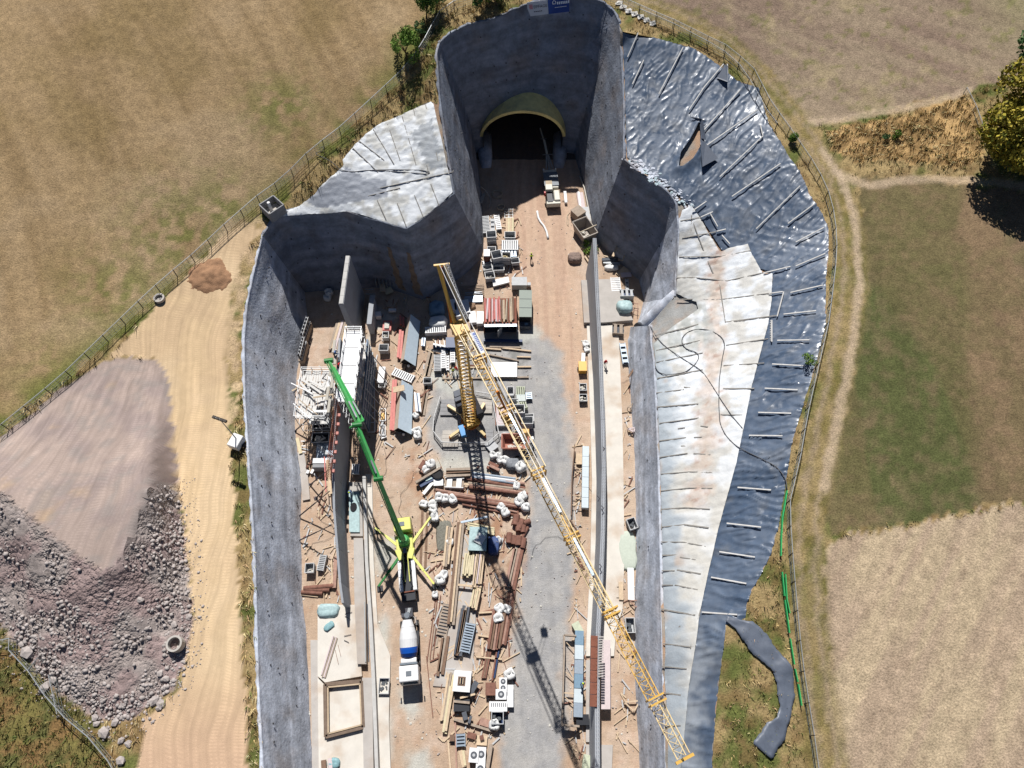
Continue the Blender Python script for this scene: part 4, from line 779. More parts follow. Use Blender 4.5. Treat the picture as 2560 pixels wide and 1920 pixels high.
tree('weed', 2022, 915 - 10, 'low green weeds at the outer edge of the liner', lobes(4, .6, .3, .9, .5), 400, .24, lg, .5, 22, 'plant')
pw = P(1478, 625, 0)
def plant_at(p, label, lb, n, size, cols, seed):
    root = thing('weed', label, 'plant', p); link('leaves', foliage_mesh('leaves', lb, n, size, cols, seed), root); return root
plant_at(P(1480, 625, 0), 'green weeds growing by the tip of the right concrete wall', lobes(7, 1.5, .3, 1.1, .7), 1300, .3, lg + [C(130,132,70)], 31)
# rocks
M_rock = mat('rock', C(188,178,173), rough=.95, var=.3, scale=1.5, bump=.05, bscale=5)
def rock_mesh(seed):
    bm = bmesh.new(); bmesh.ops.create_icosphere(bm, subdivisions=1, radius=.5); r_ = random.Random(seed); q = Vector((r_.uniform(0, 9), r_.uniform(0, 9), 0))
    for v_ in bm.verts:
        k = float(vnoise(np.array([v_.co.x * 2.4 + q.x]), np.array([v_.co.y * 2.4 + v_.co.z * 1.9 + q.y]), seed)[0]); v_.co *= .6 + .75 * k
        v_.co.z *= .72
    me = bpy.data.meshes.new('rock'); bm.to_mesh(me); bm.free(); me.materials.append(M_rock); return me
rocks = [rock_mesh(k) for k in range(7)]
# named boulders: standing clear at the toe of the heap
bl = [(72,1631,1.5,'large pale boulder at the left toe of the spoil heap'),(112,1722,1.3,'pale boulder with a dark shadow between the two lower left fences'),(135,1698,1.0,'boulder at the toe of the heap beside the inner lower left fence'),(167,1722,1.1,'tan boulder pair at the toe of the heap, upper of the group'),(240,1795,.95,'rounded boulder at the lower toe of the spoil heap'),(242,1810,.8,'dark boulder just below the toe of the spoil heap'),(288,1806,1.0,'pale oblong stone on grass below the spoil heap'),(260,1832,1.3,'pale angular boulder in the grass below the spoil heap'),(305,1850,.8,'small pale stone in grass near the sand road'),(322,1862,.9,'flat stone at the grass edge by the sand road'),(304,1900,1.3,'round boulder at the bottom edge of the grass strip'),(400,1683,.9,'white boulder beside the dark hollow of the rubble'),(416,1697,.9,'pale boulder at the right toe of the rubble'),(388,1752,1.2,'pale boulder group at the road edge, left one'),(404,1760,1.0,'pale boulder group at the road edge, right one'),(398,1770,.8,'pale boulder group at the road edge, lowest one'),(436,1560,.9,'boulder lying on the slope above the concrete ring'),(55,1612,.9,'boulder at the left toe above the large pale boulder'),(132,1742,.6,'small stone in the grass beside the lower left fence'),(350,1590-90,.9,'boulder near the middle of the rubble slope')]
for i, (u, v, s, lab) in enumerate(bl):
    p = G(u, v); o = link('boulder', rocks[i % 7]); o.location = p + Vector((0, 0, s * .1)); o.scale = (s * 1.15, s, s); o.rotation_euler = (0, 0, i * 1.3); tag(o, lab, 'boulder', 'boulders at the foot of the spoil heap')
def rubble(name, pts, smin, smax, label, seed=3, power=4.5):
    rg = np.random.RandomState(seed); base = []
    for me in rocks:
        v_ = np.array([tuple(q.co) for q in me.vertices]); f_ = np.array([tuple(q.vertices) for q in me.polygons]); base.append((v_, f_))
    V = []; F = []; k = 0
    for p in pts:
        v_, f_ = base[rg.randint(7)]; s = smin + (smax - smin) * rg.rand() ** power; a = rg.rand() * 6.3; c, s_ = math.cos(a), math.sin(a)
        q = v_ @ np.array([[c, s_, 0], [-s_, c, 0], [0, 0, 1]]) * s * np.array([rg.uniform(.8, 1.3), 1, rg.uniform(.7, 1.1)]); V.append(q + p); F.append(f_ + k); k += len(v_)
    return tag(link(name, np_mesh(name, np.concatenate(V), np.concatenate(F), M_rock, False)), label, None, None, 'stuff')
hx = rg.uniform(-80, -30, 90000); hy = rg.uniform(-5, 50, 90000); ins = inside(hx, hy, heap_poly)
gx = (HH(hx + .6, hy) - HH(hx - .6, hy)) / 1.2; gy = (HH(hx, hy + .6) - HH(hx, hy - .6)) / 1.2; st = np.hypot(gx, gy) > .3
dtoe, _, _ = near_line(hx, hy, heap_poly, True); clus = fbm(hx * .22, hy * .22, 3, 211)
Z_RUB = zone([(-100,1240),(0,1262),(70,1310),(140,1375),(200,1420),(262,1452),(300,1425),(345,1330),(380,1250),(425,1180),(445,1180),(470,1430),(480,1540),(470,1640),(432,1720),(370,1765),(330,1800),(250,1800),(170,1750),(100,1690),(55,1625),(0,1560),(-100,1500)])
st = inside(hx, hy, Z_RUB)
m = ins & st & ((clus > .54) | (dtoe < 2.6) | (rg.rand(len(hx)) < .10) | ((hx > -52) & (clus > .46))) & (rg.rand(len(hx)) < np.where(dtoe < 2.8, .7, .4)) & (hy < 32)
hp_ = np.stack([hx[m], hy[m], HT(hx[m], hy[m]) + .04], 1)
if len(hp_) > 8000: hp_ = hp_[rg.choice(len(hp_), 8000, False)]
rubble('rubble', hp_, .08, .62, 'rubble and stones covering the spoil heap slope')
near = (~ins) & (dtoe < 2.2) & (hy < 34) & (rg.rand(len(hx)) < .10) & ~inside(hx, hy, Z_FIELDL)
rubble('rubble', np.stack([hx[near], hy[near], HT(hx[near], hy[near]) + .03], 1), .12, .5, 'stones scattered round the foot of the heap', 4)
# small mound of brown earth beside the sand road
mp = G(523, 690); mb = []; 
x, y, F = grid(-4, 4, -4, 4, .22); d = np.hypot(x, y * 1.15) + (fbm(x * .8 + 9, y * .8 + 9, 3, 5) - .5) * 1.6; zz = np.clip(1 - d / 3.4, 0, 1) ** .8 * .8 + (fbm(x * 1.8, y * 1.8, 3, 6) - .5) * .5 * (d < 3.6)
kf = F[(d[F] < 3.7).any(1)]; z_ = HT(x + mp.x, y + mp.y) + np.where(d < 3.7, zz, 0) - .1 * (d > 3.2)
v, f2, c2 = compact(np.stack([x + mp.x, y + mp.y, z_], 1), kf, np.tile(np.array(C(172,134,104)), (len(x), 1)))
tag(link('earth_mound', np_mesh('earth_mound', v, f2, M_floor, False, c2)), 'low mound of clumpy brown earth at the top of the sand road', 'earth mound')
# ---------------------------------------------------------------- fences
M_galv = mat('galvanised', C(176,180,182), rough=.5, var=.1, metal=.2)
M_postd = mat('dark_post', C(84,78,72), rough=.8, var=.2)
M_netgrey = mat('mesh_wire', C(140,146,142), rough=.7, var=.1)
def fence(label, pts, hgt, spacing, mp_, wires, group=None, rail=True, step=.7, ww=.03, rw=.07, net=True):
    w = [G(u, v, hgt) for u, v in pts]; root = thing('fence', label, 'fence', (0, 0, 0), 0, group); L = sum((w[i + 1] - w[i]).length for i in range(len(w) - 1)); n = max(2, int(L / spacing) + 1)
    q = resample(w, n); gz = [hz(p.x, p.y) for p in q]
    post = B().box(0, 0, -.2, .09, .09, hgt + .25).mesh('post', mp_)
    for p, z in zip(q, gz): o = link('post', post, root); o.location = (p.x, p.y, z)
    rb = B()
    for i in range(n - 1): rb.bar((q[i].x, q[i].y, gz[i] + hgt), (q[i + 1].x, q[i + 1].y, gz[i + 1] + hgt), rw)
    if rail: rb.obj('top_rail', M_galv, root)
    nb = B()
    for i in range(n - 1):
        a = Vector((q[i].x, q[i].y, gz[i])); b = Vector((q[i + 1].x, q[i + 1].y, gz[i + 1]))
        for k in range(wires): h = hgt * (k + .5) / wires; nb.bar(a + Vector((0, 0, h)), b + Vector((0, 0, h)), ww)
        if net:
            m_ = max(2, int((b - a).length / step))
            for k in range(1, m_): c = a.lerp(b, k / m_); nb.bar(c, c + Vector((0, 0, hgt)), ww)
    tag(nb.obj('wire_mesh', M_netgrey, root), kind='stuff'); return root
fence('long wire mesh fence along the left stubble field', [(-120,1150),(0,1062),(150,940),(363,735),(418,686),(558,562),(647,484),(700,447),(729,420),(774,374),(840,324),(976,200),(1020,158),(1048,120),(1072,78),(1089,39),(1116,6),(1141,0),(1180,-14)], 1.7, 3.4, M_postd, 4, step=.8)
fR = [(1470,-34),(1560,-6),(1640,30),(1702,56),(1760,86),(1812,109),(1856,144),(1896,181),(1914,231),(1948,280),(1977,320),(2009,367),(2041,413),(2067,465),(2081,505),(2090,560),(2093,629),(2087,688),(2073,800),(2043,930),(2017,1047),(2006,1117),(2000,1150),(1976,1248),(1978,1335),(1986,1433),(1992,1500),(2005,1639),(2020,1740),(2035,1829),(2048,1925),(2080,2100)]
fence('long wire fence with pale top rail between the liner and the farm track', fR, 1.5, 3.2, M_postd, 3, step=.9)
fence('inner wire fence with dark posts along the upper edge of the liner', [(1600,22),(1640,38),(1700,66),(1760,98),(1805,122),(1840,150),(1868,185),(1892,228),(1915,270),(1944,308)], 1.3, 3.0, M_postd, 2, step=2.0)
fence('pair of white rails ending at the big tree', [(2418,219),(2436,250),(2450,290),(2474,358)], 1.1, 3.0, M_galv, 2, step=3, rw=.08)
fence('outer mobile mesh fence round the lower left meadow', [(-60,1612),(0,1600),(48,1587),(20,1624),(52,1648),(69,1676),(142,1784),(191,1810),(252,1880),(283,1920),(310,1975)], 1.8, 3.5, M_galv, 3, step=.9)
fence('short inner mesh fence panels at the toe of the spoil heap', [(121,1688),(135,1712),(179,1752),(142,1784)], 1.8, 3.5, M_galv, 3, step=.9)
fence('stray mesh panel standing across the lower left fence', [(69,1676),(93,1645)], 1.8, 3.5, M_galv, 3, step=.9)
M_net = mat('green_net', C(60,190,110), rough=.7, var=.15)
nb = B(); w = [G(u, v, .5) for u, v in [(1967,1227),(1960,1270),(1956,1292),(1953,1340),(1952,1390)]]
for i in range(len(w) - 1): nb.bar(w[i], w[i + 1], .1, .5)
tag(nb.obj('barrier_net', M_net), 'bright green barrier net at the outer edge of the liner', 'barrier net')
nb = B(); w = [G(u, v, .5) for u, v in [(1955,1430),(1962,1500),(1975,1596),(1987,1672),(1995,1710),(2005,1773)]]
for i in range(len(w) - 1): nb.bar(w[i], w[i].lerp(w[i + 1], .86), .1, .45)
tag(nb.obj('barrier_net', M_net), 'long broken green barrier net beside the right fence', 'barrier net')
nb = B(); w = [G(u, v, .5) for u, v in [(1963,1435),(1967,1500),(1974,1533)]]
for i in range(len(w) - 1): nb.bar(w[i], w[i + 1], .1, .4)
tag(nb.obj('barrier_net', M_net), 'short green barrier net parallel to the long broken one', 'barrier net')
# ---- things standing on the ground beside the pit
M_conc = mat('concrete', C(200,194,186), rough=.9, var=.1, scale=1.5, bump=.01, bscale=10, dirt=(*C(160,150,138), .4))
M_concd = mat('concrete_grey', C(160,160,162), rough=.9, var=.12, scale=1.5, bump=.01, dirt=(*C(130,126,120), .4))
p = G(687, 532); ra = R(45); t = thing('inspection_pit', 'open square grey concrete box standing at the pit corner', 'concrete box', p, ra)
b = B(); s_ = 2.7
for k in range(4): b.box(0, 0, 0, 1, 1, 1, 0, Matrix.Rotation(k * math.pi / 2, 4, 'Z') @ Matrix.Translation((0, s_ / 2, 0)) @ Matrix.Diagonal((s_ - .02, .16, 1.9, 1)))
b.obj('wall', M_concd, t); B().box(0, 0, .0, s_ - .3, s_ - .3, .5).obj('floor', M_conc, t); B().lathe([(.26, 0), (.26, 1.7), (.22, 1.8)], 14, (-.2, .3, .5)).obj('standpipe', mat('white_paint', C(245,245,245), rough=.5, var=.04), t, smooth=False)
def cring(u, v, ro, ri, h, label, m, rz=0, z=None):
    p = G(u, v) if z is None else P(u, v, z); b = B(); n = 24; V = []; F = []
    prof = [(ro, 0), (ro, h), (ri, h), (ri, .05)]
    for r_, z_ in prof:
        for k in range(n): a = 2 * math.pi * k / n; V.append((r_ * math.cos(a), r_ * math.sin(a), z_))
    for i in range(3):
        for k in range(n): F.append((i * n + k, i * n + (k + 1) % n, (i + 1) * n + (k + 1) % n, (i + 1) * n + k))
    F.append(tuple(3 * n + k for k in range(n))); b.add(V, F); o = b.obj('concrete_ring', m); o.location = p; return tag(o, label, 'concrete ring')
cring(444, 1612, .95, .72, 1.1, 'short concrete pipe ring standing at the right edge of the spoil heap', M_conc)
cring(400, 748, .8, .55, .45, 'low concrete ring lying by the left fence', M_conc)
# light mast trailer
p = G(597, 1112); t = thing('lighting_tower', 'white lighting tower trailer with tall mast beside the left pit edge', 'lighting tower', p, R(-20))
B().box(0, 0, .4, 1.5, 1.9, 1.2).obj('cabinet', MATS['white_paint'], t, bevel=.06); B().box(0, 0, 0.15, 1.3, 1.6, .3).obj('chassis', M_postd, t)
for sx in (-.8, .8): B().tube([(sx, 0, .35), (sx + .2 * (1 if sx > 0 else -1), 0, .35)], .35, 12).obj('wheel', mat('rubber', (.02,.02,.022), rough=.8), t)
B().tube([(0, .3, 1.6), (0, .3, 7.8)], [.09, .05], 8).obj('mast', M_galv, t)
B().bar((-.9, .3, 7.8), (.9, .3, 7.8), .08).obj('lamp_bar', M_galv, t)
for sx in (-.8, -.25, .3, .8): B().box(sx, .3, 7.55, .42, .35, .35).obj('floodlight', M_postd, t)
# hazard warning sign and litter of the left verge are too small to read
# ---------------------------------------------------------------- banners on the headwall
def banner(name, label, u0, u1, col, texts, sl, vo, base):
    p0 = P(u0, 8 + vo, 24.6); p1 = P(u1, sl + vo, 24.9); n = Vector((0, -1, .25)).normalized(); d = (p1 - p0); W_ = d.length; d.normalize(); up = n.cross(d) * -1
    up = d.cross(n) * -1; up = n.cross(d)
    if up.z < 0: up = -up
    o = p0 + n * .55; Mx = Matrix((( d.x, up.x, n.x, o.x), (d.y, up.y, n.y, o.y), (d.z, up.z, n.z, o.z), (0, 0, 0, 1))); hB = base
    t = link(name, None); t.matrix_world = Mx; tag(t, label, 'banner')
    B().box(W_ / 2, -hB / 2 + .8, 0, W_, hB, .05).obj('board', col, t)
    for txt, x_, y_, sz, mt in texts:
        c = bpy.data.curves.new('lettering', 'FONT'); c.body = txt; c.size = sz; c.extrude = .01; c.align_x = 'LEFT'; tmp = bpy.data.objects.new('tmp', c); COL.objects.link(tmp)
        dg = bpy.context.evaluated_depsgraph_get(); me = bpy.data.meshes.new_from_object(tmp.evaluated_get(dg)); bpy.data.objects.remove(tmp)
        me.materials.clear(); me.materials.append(mt); q = link('lettering', me, t); q.location = (x_, y_, .07)
    return t, W_
M_bwhite = mat('banner_white', C(220,226,236), rough=.6, var=.03); M_bblue = mat('banner_blue', (.01, .045, .22), rough=.6, var=.05)
M_ink = mat('ink_dark', (.02, .025, .05), rough=.6, var=0); M_red = mat('ink_red', (.5, .03, .04), rough=.6, var=0); M_wink = mat('ink_white', (.75, .8, .85), rough=.6, var=0)
t, w_ = banner('banner', 'white banner reading EIFFAGE with red striped emblem on the headwall rim', 1318, 1369, M_bwhite, [('EIFFAGE', 1.05, -.3, .66, M_ink)], 2, 7, 2.3)
for k in range(4): B().box(.6 - (.06 if k % 2 else 0), -.3 + k * .2, .05, .48, .09, .03).obj('emblem_stripe', M_red, t)
B().box(.86, .0, .05, .07, .75, .03).obj('emblem_bar', M_red, t)
for k in range(5): B().box(1.2 + k * .3, -.85, .05, .22, .14, .03).obj('lettering', M_ink, t)
t2, _ = banner('banner', 'dark blue banner with a white house emblem and lettering beside the white one', 1370, 1422, M_bblue, [], 2, 1, 2.3)
for a, b in (((.75, .35), (1.05, .65)), ((1.05, .65), (1.35, .35)), ((.8, .05), (.8, .4)), ((1.3, .05), (1.3, .4)), ((.8, .05), (1.3, .05))): B().bar((*a, .07), (*b, .07), .09, .03, (0, 0, 1)).obj('emblem_stroke', M_wink, t2)
for k in range(7): B().box(1.62 + k * .32, .12, .05, .2, .42, .03).obj('lettering', M_wink, t2)
for k in range(12): B().box(1.2 + k * .17, -.55, .05, .12, .09, .03).obj('lettering', M_wink, t2)
# ================================================================ CONCRETE WORKS AND MACHINES
def spine(pts): return [P(*q) if len(q) == 3 else P(q[0], q[1], 0) for q in pts]
M_cw = mat('wall_concrete', C(176,180,186), rough=.85, var=.07, scale=.7, bump=.008, bscale=6, obj=False, dirt=(*C(150,150,150), .35))
M_slab = mat('slab_concrete', C(226,220,210,.72), rough=.9, var=.07, scale=.6, bump=.008, bscale=6, obj=False, dirt=(*C(200,178,156), .85))
M_slabg = mat('slab_grey', C(196,190,184), rough=.9, var=.1, scale=.6, bump=.01, bscale=6, obj=False, dirt=(*C(180,158,138), .5))
M_crown = mat('crown_concrete', C(206,204,200), rough=.9, var=.1, scale=1.5, obj=False)
def wallrun(root, name, pts, h, t0, t1, m, crown=None, side=1, seg=None):
    """tapered upright wall along a foot line; pts = left foot, thickness grows to +x"""
    n = len(pts); b = B(); V = []
    for p, hh in zip(pts, h): d = (t0 - t1); V += [(p.x, p.y, -.3), (p.x + d * .5, p.y, hh), (p.x + d * .5 + t1, p.y, hh), (p.x + t0, p.y, -.3)]
    F = []
    for i in range(n - 1):
        a = i * 4
        for k in range(4): F.append((a + k, a + (k + 1) % 4, a + 4 + (k + 1) % 4, a + 4 + k))
    F += [(0, 1, 2, 3), (n * 4 - 1, n * 4 - 2, n * 4 - 3, n * 4 - 4)]; b.add(V, F); return b.obj(name, m, root)
# right trough wall
RW = [(1464,687,10),(1468,740,9.2),(1472,801,8.2),(1477,880,7.4),(1482,953,6.8),(1487,1090,6),(1490,1203,5.5),(1488,1350,5),(1482,1480,5),(1475,1600,5),(1472,1750,5),(1472,1920,5),(1470,2150,5)]
rwall = thing('trough_wall', 'long upright concrete trough wall with a pointed tip right of the haul road', 'concrete wall')
rp = [P(u, v, 0) for u, v, _ in RW]; rh = [q[2] for q in RW]
for i in range(len(rp) - 1): wallrun(rwall, 'wall_segment', [rp[i], rp[i + 1] + Vector((0, .025, 0))], [rh[i], rh[i + 1]], 1.15, .6, M_cw)
cb = B()
for i in range(len(rp) - 1):
    a, b = rp[i], rp[i + 1]; n = int((b - a).length / .45)
    for k in range(n):
        c = a.lerp(b, k / n); z = rh[i] + (rh[i + 1] - rh[i]) * k / n
        for dx in (.42, .72): cb.box(c.x + dx, c.y, z, .035, .035, .45)
tag(cb.obj('starter_bar', mat('rebar', C(140,110,96), rough=.8, var=.2), rwall), kind='stuff')
def slab(name, pts, z, m, label, cat='concrete slab', h=.6):
    w = [P(u, v, z) for u, v in pts]; b = B().prism([(p.x, p.y) for p in w], z - h, z); return tag(b.obj(name, m), label, cat)
slab('foundation_slab', [(1453,700),(1466,700),(1508,698),(1535,698),(1583,800),(1508,806),(1460,806)], .8, M_slabg, 'raised foundation slab under the tip of the right trough wall', h=1.1)
slab('foundation_slab', [(1467,812),(1545,812),(1550,900),(1556,1060),(1559,1203),(1561,1390),(1557,1520),(1540,1580),(1535,1640),(1465,1640),(1466,1600),(1476,1400),(1480,1200),(1476,1050),(1470,900)], .3, M_slab, 'long pale foundation slab along the right trough wall')
slab('foundation_slab', [(1503,1600),(1526,1600),(1526,1773),(1503,1773)], 1.6, mat('pink_board', C(222,206,206), rough=.8, var=.08, obj=False), 'pinkish raised deck beside the right trough wall', h=.25)
slab('foundation_slab', [(1465,1862),(1532,1862),(1530,1920),(1528,2150),(1465,2150)], .3, M_slabg, 'foundation slab piece at the bottom edge beside the right trough wall')
slab('foundation_slab', [(1465,1650),(1490,1650),(1490,1855),(1465,1855)], .3, M_slabg, 'narrow foundation strip left of the right trough wall')
# brown formwork on the wall
t = thing('wall_formwork', 'rust brown wall formwork clamped along the right trough wall', 'formwork')
a, b_ = P(1494, 1590, 5), P(1492, 1768, 5); M_rust = mat('rust_panel', C(140,88,70), rough=.85, var=.2, scale=2, obj=False)
for k in range(6):
    c, d = a.lerp(b_, k / 6), a.lerp(b_, (k + .96) / 6); B().bar(c + Vector((-.45, 0, .1)), d + Vector((-.45, 0, .1)), .9, .3).obj('panel', M_rust, t)
for k in range(16): c = a.lerp(b_, (k + .5) / 16 * .6); B().bar(c + Vector((.1, 0, .3)), c + Vector((.75, 0, .3)), .14, .14).obj('waler', mat('pale_steel', C(190,184,178), rough=.6, var=.1), t)
# left trough: tall panel
lw = thing('concrete_panel_wall', 'tall free standing concrete wall panel with white crown in the left recess', 'concrete wall')
pa, pb = Vector((-26.7, 71.6, 0)), Vector((-26.7, 62.2, 0)); b = B()
b.add([(pa.x, pa.y, -.2), (pb.x, pb.y, -.2), (pb.x, pb.y, 11.2), (pa.x, pa.y, 11), (pa.x + 1.1, pa.y, -.2), (pb.x + 1.1, pb.y, -.2), (pb.x + .75, pb.y, 11.2), (pa.x + .75, pa.y, 11)], [(0, 1, 2, 3), (7, 6, 5, 4), (0, 4, 5, 1), (1, 5, 6, 2), (2, 6, 7, 3), (3, 7, 4, 0)])
b.obj('wall_panel', M_cw, lw)
for k in range(6):
    y_ = pa.y + (pb.y - pa.y) * (k + .02) / 6; B().box(pa.x + .37, y_ - .76, 11.03 + .033 * k, .62, 1.5, .18).obj('crown_block', M_crown, lw)
B().box(-23.6, 66.5, 0, .8, 5.5, 3.2).obj('buttress', M_cw, lw)
# wall going on towards the front, in shade on its right
LWp = [(-25.9, 57.2, 9.4), (-25.6, 48, 8.6), (-25.2, 42, 8), (-24.9, 36, 7.2), (-24.4, 31, 6.2), (-23.6, 26, 5.2), (-22.9, 21.5, 4.4), (-22.3, 18.8, 4.0)]
lw2 = thing('trough_wall', 'left concrete trough wall running from the scaffold towards the front, shaded on its right face', 'concrete wall')
for i in range(len(LWp) - 1):
    (x0, y0, h0), (x1, y1, h1) = LWp[i], LWp[i + 1]; wallrun(lw2, 'wall_segment', [Vector((x0 - .9, y0, 0)), Vector((x1 - .9, y1 + .02, 0))], [h0, h1], .9, .32, M_cw)
# rebar curtain on top
t = thing('rebar_cage', 'brown reinforcement cage standing on the left trough wall', 'rebar'); rb = B(); rb2 = B()
for k in range(46):
    y_ = 47.5 - k * .28; hh = 9.6 + 0 * k - k * .03; rb.bar((-25.2 - .2, y_, 7.2), (-25.2 - .2, y_, hh), .05)
    rb.bar((-25.9, y_, 7.2), (-25.9, y_, hh), .05)
for z_ in (8, 8.6, 9.2): rb2.bar((-25.4, 47.6, z_), (-25.4, 34.8, z_ - .2), .06); rb2.bar((-25.9, 47.6, z_), (-25.9, 34.8, z_ - .2), .06)
M_rb = mat('rusty_rebar', C(150,92,74), rough=.85, var=.25); rb.obj('upright_bars', M_rb, t); rb2.obj('cross_bars', M_rb, t)
for k in range(7): B().box(-25.2, 44.5 - k * 1.4, 8.4 - k * .1, .5, .45, .4).obj('spacer_block', mat('pink_block', C(214,150,140), rough=.8), t)
# slabs of the left trough
slab('foundation_slab', [(794,1512),(887,1512),(893,1560),(905,1690),(812,1706),(794,1690)], .6, M_slab, 'white concrete slab above the framed pit at the lower left')
slab('foundation_slab', [(794,1694),(811,1712),(907,1702),(912,1819),(916,2150),(800,2150),(797,1920)], .5, M_slab, 'white concrete slab under the square timber frame at the lower left')
slab('foundation_slab', [(776,1600),(794,1600),(798,1920),(800,2150),(786,2150),(780,1905)], .14, M_slabg, 'dusty lower slab strip at the foot of the left shotcrete wall')
slab('channel_slab', [(884,1345),(907,1345),(914,1500),(916,1660),(893,1660),(886,1500)], 1.0, M_slabg, 'upper grey channel slab between the left trough walls', h=1.2)
slab('channel_slab', [(905,1694),(930,1694),(934,1920),(938,2150),(912,2150),(909,1920)], .95, M_slabg, 'lower grey channel slab right of the square frame', h=1.2)
slab('channel_slab', [(872,1205),(905,1205),(907,1340),(876,1340)], .5, M_slabg, 'channel slab under the turquoise sheet', h=.7)
slab('kerb_wall', [(906,1190),(914,1190),(920,1400),(931,1560),(938,1700),(946,1920),(950,2150),(943,2150),(937,1920),(929,1700),(922,1560),(912,1400)], 1.5, M_crown, 'long low concrete kerb wall left of the mixer truck', 'concrete kerb', h=1.7)
slab('ledge_slab', [(914,1185),(930,1185),(934,1400),(944,1560),(976,1640),(972,1800),(985,2150),(955,2150),(948,1920),(940,1700),(931,1560),(920,1400)], .35, M_slab, 'narrow white ledge slab right of the low kerb wall')
# square frame
t = thing('square_formwork', 'large square timber frame lying on the white slab at the lower left', 'timber frame'); M_tfr = mat('dark_timber', C(130,112,98), rough=.9, var=.2, scale=2)
fr = [P(u, v, .75) for u, v in [(813,1711),(904,1703),(909,1818),(815,1842)]]
for i in range(4): B().bar(fr[i], fr[(i + 1) % 4], .45, .5).obj('frame_beam', M_tfr, t)
fr2 = [P(u, v, .95) for u, v in [(820,1718),(900,1710),(904,1812),(821,1834)]]
for i in range(4): B().bar(fr2[i], fr2[(i + 1) % 4], .18, .3).obj('inner_beam', mat('pale_timber', C(206,184,156), rough=.9, var=.15, scale=2), t)
# props between shotcrete wall and the trough wall
M_prop = mat('dark_steel', (.045, .04, .05), rough=.6, var=.2)
for i, (a, b, lab) in enumerate([((738,1023,.1), (817,934,7.5), 'upper long dark push prop leaning on the left trough wall near the grey crate'), ((737,1078,.1), (806,1016,6.5), 'second long dark push prop from the foot of the left shotcrete wall'), ((731,985,.1), (762,955,3.5), 'short dark prop at the foot of the left shotcrete wall'), ((746,1292,.1), (824,1228,6.2), 'dark push prop above the teal sheet leaning on the left trough wall'),
                              ((746,1352,.1), (830,1312,5.6), 'dark push prop nearest the rusty beams leaning on the left trough wall'), ((790,1245,.1), (818,1216,5.5), 'short dark prop close to the shaded wall'), ((775,1212,.1), (819,1176,6.5), 'thin dark prop beside the pale plank')]):
    t = thing('push_prop', lab, 'prop', (0, 0, 0), 0, 'push props of the left trough wall'); a, b = P(*a), P(*b); m1 = a.lerp(b, .55); B().tube([a, m1], .1, 8).obj('lower_tube', M_prop, t); B().tube([m1, b], .07, 8).obj('upper_tube', M_prop, t); B().box(a.x, a.y, 0, .5, .5, .08).obj('foot_plate', M_prop, t)
# ---------------------------------------------------------------- scaffolds
M_pole = mat('scaffold_tube', C(214,216,218), rough=.45, var=.08, metal=.3); M_board = mat('scaffold_board', C(226,224,220), rough=.75, var=.08, scale=2); M_boardw = mat('board_wood', C(200,182,156), rough=.85, var=.15, scale=2)
def scaffold(label, x0, x1, y0, y1, hs, nx, ny, deckf, net=None, jit=0):
    t = thing('scaffold', label, 'scaffold'); H = max(hs); xs = [x0 + (x1 - x0) * i / nx for i in range(nx + 1)]; ys = [y0 + (y1 - y0) * i / ny for i in range(ny + 1)]
    pm = B().tube([(0, 0, 0), (0, 0, H + 1.1)], .06, 6).mesh('standard', M_pole)
    pm2 = B().tube([(0, 0, 0), (0, 0, H)], .06, 6).mesh('standard', M_pole)
    for x_ in xs:
        for y_ in ys: o = link('standard', pm if (x_ in (xs[0], xs[-1]) or y_ in (ys[0], ys[-1])) else pm2, t); o.location = (x_, y_, 0)
    lg_ = B()
    for z_ in list(hs) + [H + 1.05, H + .55]:
        for x_ in (xs if z_ <= H - .1 else (xs[0], xs[-1])): lg_.bar((x_, y0, z_), (x_, y1, z_), .06)
        for y_ in (ys if z_ <= H - .1 else (ys[0], ys[-1])): lg_.bar((x0, y_, z_), (x1, y_, z_), .06)
    tag(lg_.obj('ledgers', M_pole, t), kind='stuff'); br = B()
    for i in range(ny):
        for z0_, z1_ in zip([0] + list(hs)[:-1], hs):
            if (i + int(z0_)) % 2 == 0: br.bar((x1, ys[i], z0_), (x1, ys[i + 1], z1_), .05)
            else: br.bar((x0, ys[i + 1], z0_), (x0, ys[i], z1_), .05)
    tag(br.obj('braces', M_pole, t), kind='stuff')
    bm_ = {}
    for z_ in hs:
        for i in range(ny):
            for j in range(nx):
                if not deckf(i, j, z_): continue
                L = abs(ys[i + 1] - ys[i]) - .05; n = max(1, int((xs[j + 1] - xs[j]) / .33)); 
                if ('b', round(L, 2)) not in bm_: bm_[('b', round(L, 2))] = B().box(0, 0, 0, .32, L, .06).mesh('deck_board', M_board)
                for k in range(n):
                    o = link('deck_board', bm_[('b', round(L, 2))], t); o.location = (xs[j] + (k + .5) * (xs[j + 1] - xs[j]) / n, (ys[i] + ys[i + 1]) / 2, z_ + .04 + rnd.uniform(0, .02) * jit); o.rotation_euler = (0, 0, rnd.uniform(-.06, .06) * jit)
    return t
scaffold('tall white scaffold with bright deck under the tip of the green pump boom', -25.0, -22.6, 45.6, 57.6, (1.5, 3.4, 5.3, 7.2, 9.1, 11), 2, 6, lambda i, j, z: z > 10 or (j == 1 and rnd.random() < .55))
jsc = scaffold('lower jumbled white scaffold between the left shotcrete wall and the trough wall', -32.2, -27.8, 45, 53.2, (2.2, 4.4, 6.4), 3, 4, lambda i, j, z: z > 6 and (i * 3 + j) % 4 != 2 or rnd.random() < .45, jit=4)
